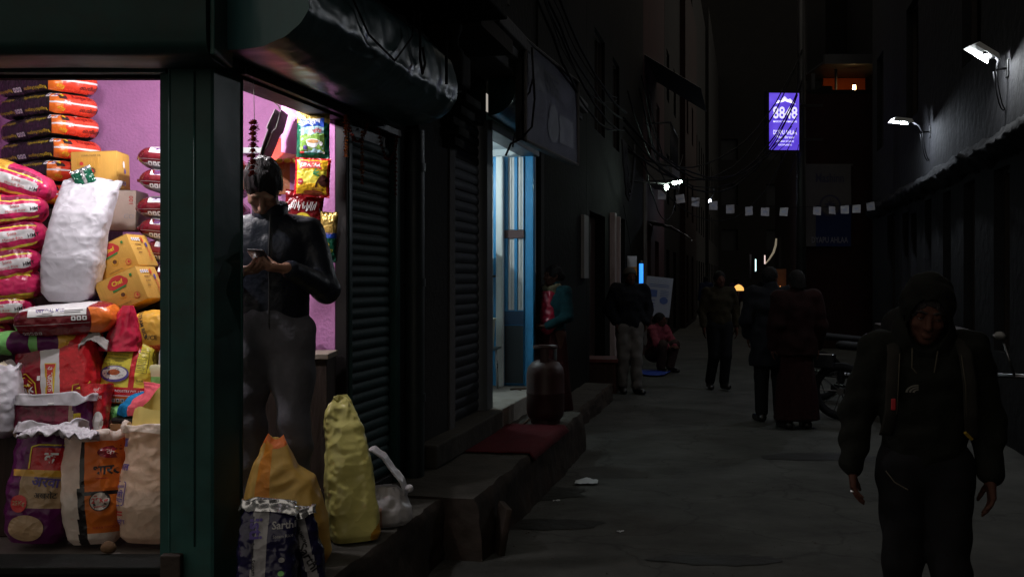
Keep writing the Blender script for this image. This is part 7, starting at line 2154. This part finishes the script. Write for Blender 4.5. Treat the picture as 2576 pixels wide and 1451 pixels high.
# litter
x, y = gp(1475, 1216)
pp_ = MB().grid(lambda a, b: (-.085 + .17 * a, -.06 + .12 * b + .03 * a, .018 + .022 * (1 - abs(2 * a - 1)) * b + .006 * nz((a * 4, b * 4, 0), 1.5)), 14, 8)
pp_.build('paper_scrap', mat('dirty_white_paper', (.40, .42, .43), rough=.9, var=.1), None, (x, y, gz(x, y)), (0, 0, R(-8)), True, label='folded white paper scrap lying on the road', cat='paper')
x, y = gp(1120, 1378)
lt = thing('sweet_wrapper', 'crushed red and silver wrapper on the road by the shop step', 'wrapper', (x, y, gz(x, y) + .004))
MB().grid(lambda a, b: (.05 * (2 * a - 1), .03 * (2 * b - 1), .012 + .016 * nz((a * 4, b * 4, 0), 2, 3)), 10, 8).build('foil', K_GREY, lt)
MB().grid(lambda a, b: (-.075 + .05 * a, .03 * (2 * b - 1), .012 + .012 * nz((a * 4, b * 4, 1), 2, 5)), 8, 8).build('red_half', K_RED, lt)
MB().tube([(.0, 0, .015), (.01, .01, .06)], [.008, .003], 6).build('twisted_end', K_GREY, lt)
gm = MB()
rg = random.Random(5)
for i in range(900):
    if i % 3:
        px, py = rg.uniform(1050, 2300), 1100 + 351 * rg.random() ** .7
        x, y = gp(px, py)
    else:
        v = rg.uniform(-.3, 9); q = fw(v, (.44 if v < 1.72 else .66) + abs(rg.gauss(0, .06))); x, y = q.x, q.y
    r = rg.uniform(.002, .008) * (1.6 if rg.random() < .1 else 1)
    vs = [(x + r * rg.uniform(.6, 1.3) * math.cos(2 * PI * k / 5), y + r * rg.uniform(.6, 1.3) * math.sin(2 * PI * k / 5), gz(x, y)) for k in range(5)] + [(x, y, gz(x, y) + r * rg.uniform(.3, .9))]
    gm.add(vs, [(k, (k + 1) % 5, 5) for k in range(5)])
gm.build('gravel', mat('road_grit', (.065, .06, .053), rough=.9, var=.3), kind='stuff')
for i, (px, py, lab) in enumerate(((1400, 1262, 'torn pale shred on the damp road edge below the step'), (1560, 1335, 'small pale litter shred near the damp patch'), (1212, 1362, 'dark leaf on the road beside the stone slab'))):
    x, y = gp(px, py)
    MB().grid(lambda a, b: (.05 * (a - .5), .02 * (b - .5), .008 + .012 * nz((a * 3, b * 2, i), 2, 3)), 6, 3).build('litter_scrap', mat('dirty_white_paper', (.4, .42, .43)) if i < 2 else M_ROAD_DARK, None, (x, y, gz(x, y)), (0, 0, R(30 * i)), label=lab, cat='litter')

# ------------------------------------------------------------------ overhead wires
rg = random.Random(21)
def cab(p0, p1, sag, r, lab, m=M_CABLE, n=14, group='overhead wires on the left side'):
    pts = droop(p0, p1, sag, n)
    pts = [q + Vector((rg.uniform(-.01, .01), 0, rg.uniform(-.012, .012))) if 0 < i < n else q for i, q in enumerate(pts)]
    return MB().tube(pts, r, 6).build('cable', m, None, smooth=True, label=lab, cat='cable', group=group)
for i in range(6):
    cab(fw(rg.uniform(2.0, 3.0), .55, rg.uniform(3.7, 4.4)), fw(rg.uniform(7.2, 9.4), rg.uniform(.45, .7), rg.uniform(3.2, 3.9)), rg.uniform(.1, .5), rg.choice((.006, .008, .012)), 'dark wire sagging in the bundle along the left house fronts')
for i in range(7):
    cab(fw(rg.uniform(8.3, 9.3), .55, rg.uniform(3.1, 3.6)), Vector((pole.x, SY + .3, rg.uniform(4.3, 6.0))), rg.uniform(.8, 1.6), rg.choice((.008, .012)), 'long dark wire swagging across the street to the pole', group='wires swagging across the street')
for i in range(6):
    cab(fw(rg.uniform(9, 13), .5, rg.uniform(3.4, 5.4)), fw(rg.uniform(18, 26), .5, rg.uniform(3.5, 5.2)), rg.uniform(.5, 1.1), .010, 'dark wire along the upper left house fronts further down', group='wires further down the left side')
for i in range(5):
    a_ = fw(8.6 + .1 * i, .55, 3.25); b_ = fw(9.5, .6, 3.3 - .05 * i)
    cab(a_, b_, .75 - .07 * i, .013, 'grey looped cable hanging in a coil beyond the flex signboard', M_CABLEG, 18, 'loops of grey cable')
cab(at(1340, 200, 7.6), at(1290, 370, 7.4), -.02, .008, 'loose black wire end dangling over the blue door')
MB().tube([at(1338, 120, 7.35), at(1345, 250, 7.35), at(1338, 320, 7.35), at(1310, 350, 7.35), at(1285, 362, 7.35), at(1272, 392, 7.35)], .009, 6).build('cable', M_CABLE, None, smooth=True, label='black cable curving down past the flex signboard to a loose end', cat='cable', group='overhead wires on the left side')
hw = fw(1.0, .445, 2.75)
MB().tube([fw(.2, .44, 2.80), fw(.5, .45, 2.60), fw(.8, .46, 2.55), fw(1.05, .46, 2.72), fw(1.1, .45, 2.86)], .005, 6).build('cable', M_CABLE, None, smooth=True, label='thin black wire drooping across the green shutter housing', cat='cable', group='wires on the green housing')
MB().tube([fw(1.18, .45, 2.9), fw(1.18, .455, 2.72), fw(1.16, .46, 2.64), fw(1.2, .46, 2.57), fw(1.24, .46, 2.63), fw(1.2, .46, 2.7)], .007, 6).build('cable', M_CABLE, None, smooth=True, label='small knot of black wire hanging on the green shutter housing', cat='cable', group='wires on the green housing')
MB().tube([fw(1.62, .45, 2.9), fw(1.62, .455, 2.74), fw(1.63, .452, 2.6)], .009, 6).build('cable', M_CABLE, None, smooth=True, label='short black wire over the far end of the green shutter housing', cat='cable', group='wires on the green housing')

M_CHROME = mat('dull_dark_chrome', (.10, .10, .10), rough=.35, metal=1.0, var=0)
# ------------------------------------------------------------------ motorcycles parked along the right
def motorcycle(label, loc, rz, body_m):
    t = thing('motorcycle', label, 'motorcycle', loc, (0, 0, rz), 'motorcycles parked along the right wall')
    for y in (-.62, .62):
        w = MB()
        n, k = 28, 8
        vs, fs = [], []
        for i in range(n):
            a = 2 * PI * i / n
            for j in range(k):
                b = 2 * PI * j / k
                r = .27 + .045 * math.cos(b)
                vs.append((.045 * math.sin(b), y + r * math.cos(a), .315 + r * math.sin(a)))
        for i in range(n):
            for j in range(k): fs.append((i * k + j, i * k + (j + 1) % k, ((i + 1) % n) * k + (j + 1) % k, ((i + 1) % n) * k + j))
        w.add(vs, fs)
        wh = w.build('wheel', M_CABLE, t, smooth=True)
        sp = MB()
        for i in range(10): sp.tube([(0, y, .315), (0, y + .235 * math.cos(2 * PI * i / 10), .315 + .235 * math.sin(2 * PI * i / 10))], .006, 5)
        sp.tube([(-.05, y, .315), (.05, y, .315)], .04, 10).build('spokes', M_CHROME, wh)
    S = SDF((-.2, -.5, .5), (.2, .3, 1.1), .02)
    S.cap((0, -.30, .80), (0, .02, .78), .13, .10, .04, (.85, 1, .9)); S.build('tank', body_m, t)
    S = SDF((-.2, -.1, .5), (.2, .9, 1.1), .02)
    S.cap((0, .06, .78), (0, .60, .82), .07, .08, .03, (1.4, 1, .6)); S.build('seat', M_CABLE, t)
    MB().box(-.12, .12, -.2, .16, .28, .60, 0, .04).build('engine', M_DARKIRON, t, smooth=40)
    MB().tube([(0, -.62, .315), (0, -.42, .95)], .03, 8).tube([(-.07, -.62, .315), (-.07, -.44, .9)], .022, 8).tube([(0, .62, .315), (0, .1, .45)], .025, 8).build('frame', M_DARKIRON, t, smooth=True)
    MB().tube([(-.36, -.26, 1.02), (-.2, -.36, 1.03), (0, -.42, 1.0), (.2, -.36, 1.03), (.36, -.26, 1.02)], .014, 8).build('handlebar', M_CHROME, t, smooth=True)
    MB().sphere((0, -.54, .86), (.10, .08, .10), 16).build('headlight', mat('headlight_glass', (.06, .06, .06), rough=.1, var=0), t, smooth=True)
    for s in (-1, 1):
        m_ = MB().tube([(.25 * s, -.34, 1.03), (.30 * s, -.34, 1.20)], .007, 6).sphere((.32 * s, -.34, 1.24), (.038, .008, .026), 14).build('mirror', M_CHROME, t, smooth=True)
    MB().tube([(.16, .0, .30), (.16, .75, .34)], .04, 10).build('exhaust', M_CHROME, t, smooth=True)
    MB().box(-.07, .07, .68, .9, .56, .72, 0, .02).build('rear_mudguard', body_m, t)
    return t
rwx = lambda y, w: Vector((2.41 + .237 * y - w / CT, y, 0))
BM = mat('black_bike_paint', (.012, .012, .014), rough=.25, var=0); RM = mat('dark_red_bike_paint', (.09, .008, .01), rough=.25, var=0)
motorcycle('dark red motorcycle at the right edge behind the hooded young man', (3.05, 5.5, 0), R(-25), RM)
motorcycle('black motorcycle parked half hidden left of the hooded young man', rwx(10.6, .75), R(62), BM)
motorcycle('black motorcycle with a chrome handlebar parked by the far part of the right wall', rwx(12.4, .85), R(70), BM)
q = rwx(11.3, .35)
S = SDF((-.3, -.25, 0), (.3, .25, .3), .02); S.ell((0, 0, .1), (.22, .17, .12), None).folds(.012, 30, 1)
S.build('cloth_bundle', mat('white_bundle_cloth', (.22, .21, .23), rough=.9), None, loc=(q.x - .1, q.y, 1.02), label='white cloth bundle on the dark cart by the right wall', cat='bundle')
ct = thing('handcart', 'dark wooden handcart standing against the right wall under a white bundle', 'cart', (q.x - .1, q.y, 0), (0, 0, -TH))
MB().box(-.4, .4, -.7, .7, .93, 1.01, 0, .01).build('deck', M_WOODD, ct)
for sx in (-.35, .35):
    for sy in (-.6, .6): MB().box(sx - .03, sx + .03, sy - .03, sy + .03, 0, .928).build('leg', M_WOODD, ct)

# ------------------------------------------------------------------ glimmers at the far end of the street
M_FAR = mat('lit_far_tube', (.8, 1, 1), emit=2.2, ecol=(.65, 1, 1), var=0)
def far_tube(px, y0, y1, Y, r, m, lab):
    q = at(px, y1, Y)
    hgt = (y1 - y0) / F * Y
    t = thing('light_tube', lab, 'light', q)
    MB().tube([(0, 0, 0), (0, 0, hgt)], r, 8).build('tube', m, t, smooth=True)
    MB().box(-r, r, r + .01, r + .05, -.05, hgt + .05).build('holder', M_DARKIRON, t)
far_tube(1901, 652, 682, 38, .022, M_FAR, 'thin turquoise tube light far down the street')
far_tube(1924, 642, 664, 36, .022, mat('lit_far_pink', (1, .8, .8), emit=1.0, ecol=(1, .75, .7), var=0), 'thin pinkish tube light left of the curved far lamp')
q = at(1925, 664, 36)
cv = thing('street_lamp', 'far lamp on a curved lit arm at the end of the street', 'street lamp', q)
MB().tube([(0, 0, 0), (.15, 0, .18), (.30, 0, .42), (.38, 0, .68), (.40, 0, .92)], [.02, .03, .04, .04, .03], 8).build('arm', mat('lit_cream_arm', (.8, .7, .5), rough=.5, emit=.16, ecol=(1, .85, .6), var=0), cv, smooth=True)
MB().sphere((.62, 0, .82), (.05, .05, .10), 10).build('bulb', mat('lit_far_bulb', (1, 1, .9), emit=150.0, ecol=(1, .95, .8), var=0), cv, smooth=True)
MB().tube([(.40, 0, .92), (.62, 0, .93)], .02, 6).build('bracket', M_DARKIRON, cv)
q = at(1963, 738, 24.0)
lt = thing('oil_lamp', 'orange flame of a street seller hidden behind the walking pair', 'lamp', (q.x, 24.0, 1.28))
MB().sphere((0, 0, 0), (.05, .05, .085), 10).build('flame', mat('lit_flame', (1, .5, .1), emit=3.5, ecol=(1, .36, .07), var=0), lt, smooth=True)
MB().lathe([(.09, -.2), (.1, -.12), (.03, -.09)], 12).tube([(0, 0, -1.28), (0, 0, -.2)], .03, 8).build('burner', M_DARKIRON, lt, smooth=True)
MB().box(-.24, .28, .5, .56, 0, 1.78).build('glow_screen', mat('ochre_canvas', (.25, .12, .06), rough=.95, var=.2), None, (q.x, 24.0, 0), label='ochre canvas screen added to catch the glow of the orange flame', cat='screen')  # screen added and sized to carry the orange glow
q = at(1858, 726, 30)
ub = thing('stall_lantern', 'small glowing orange lantern of a distant stall', 'lantern', q)
MB().lathe([(.16, -.06), (.15, .03), (.08, .10), (.01, .13)], 12).build('shade', mat('lit_orange_shade', (1, .6, .2), emit=1.2, ecol=(1, .5, .12), var=0), ub, smooth=True)
MB().tube([(0, 0, -1.2), (0, 0, -.07)], .02, 6).build('post', M_DARKIRON, ub)
far_tube(1888, 640, 700, 33, .03, mat('grey_lit_post', (.25, .24, .28), rough=.6), 'pale upright post catching light far down the street')
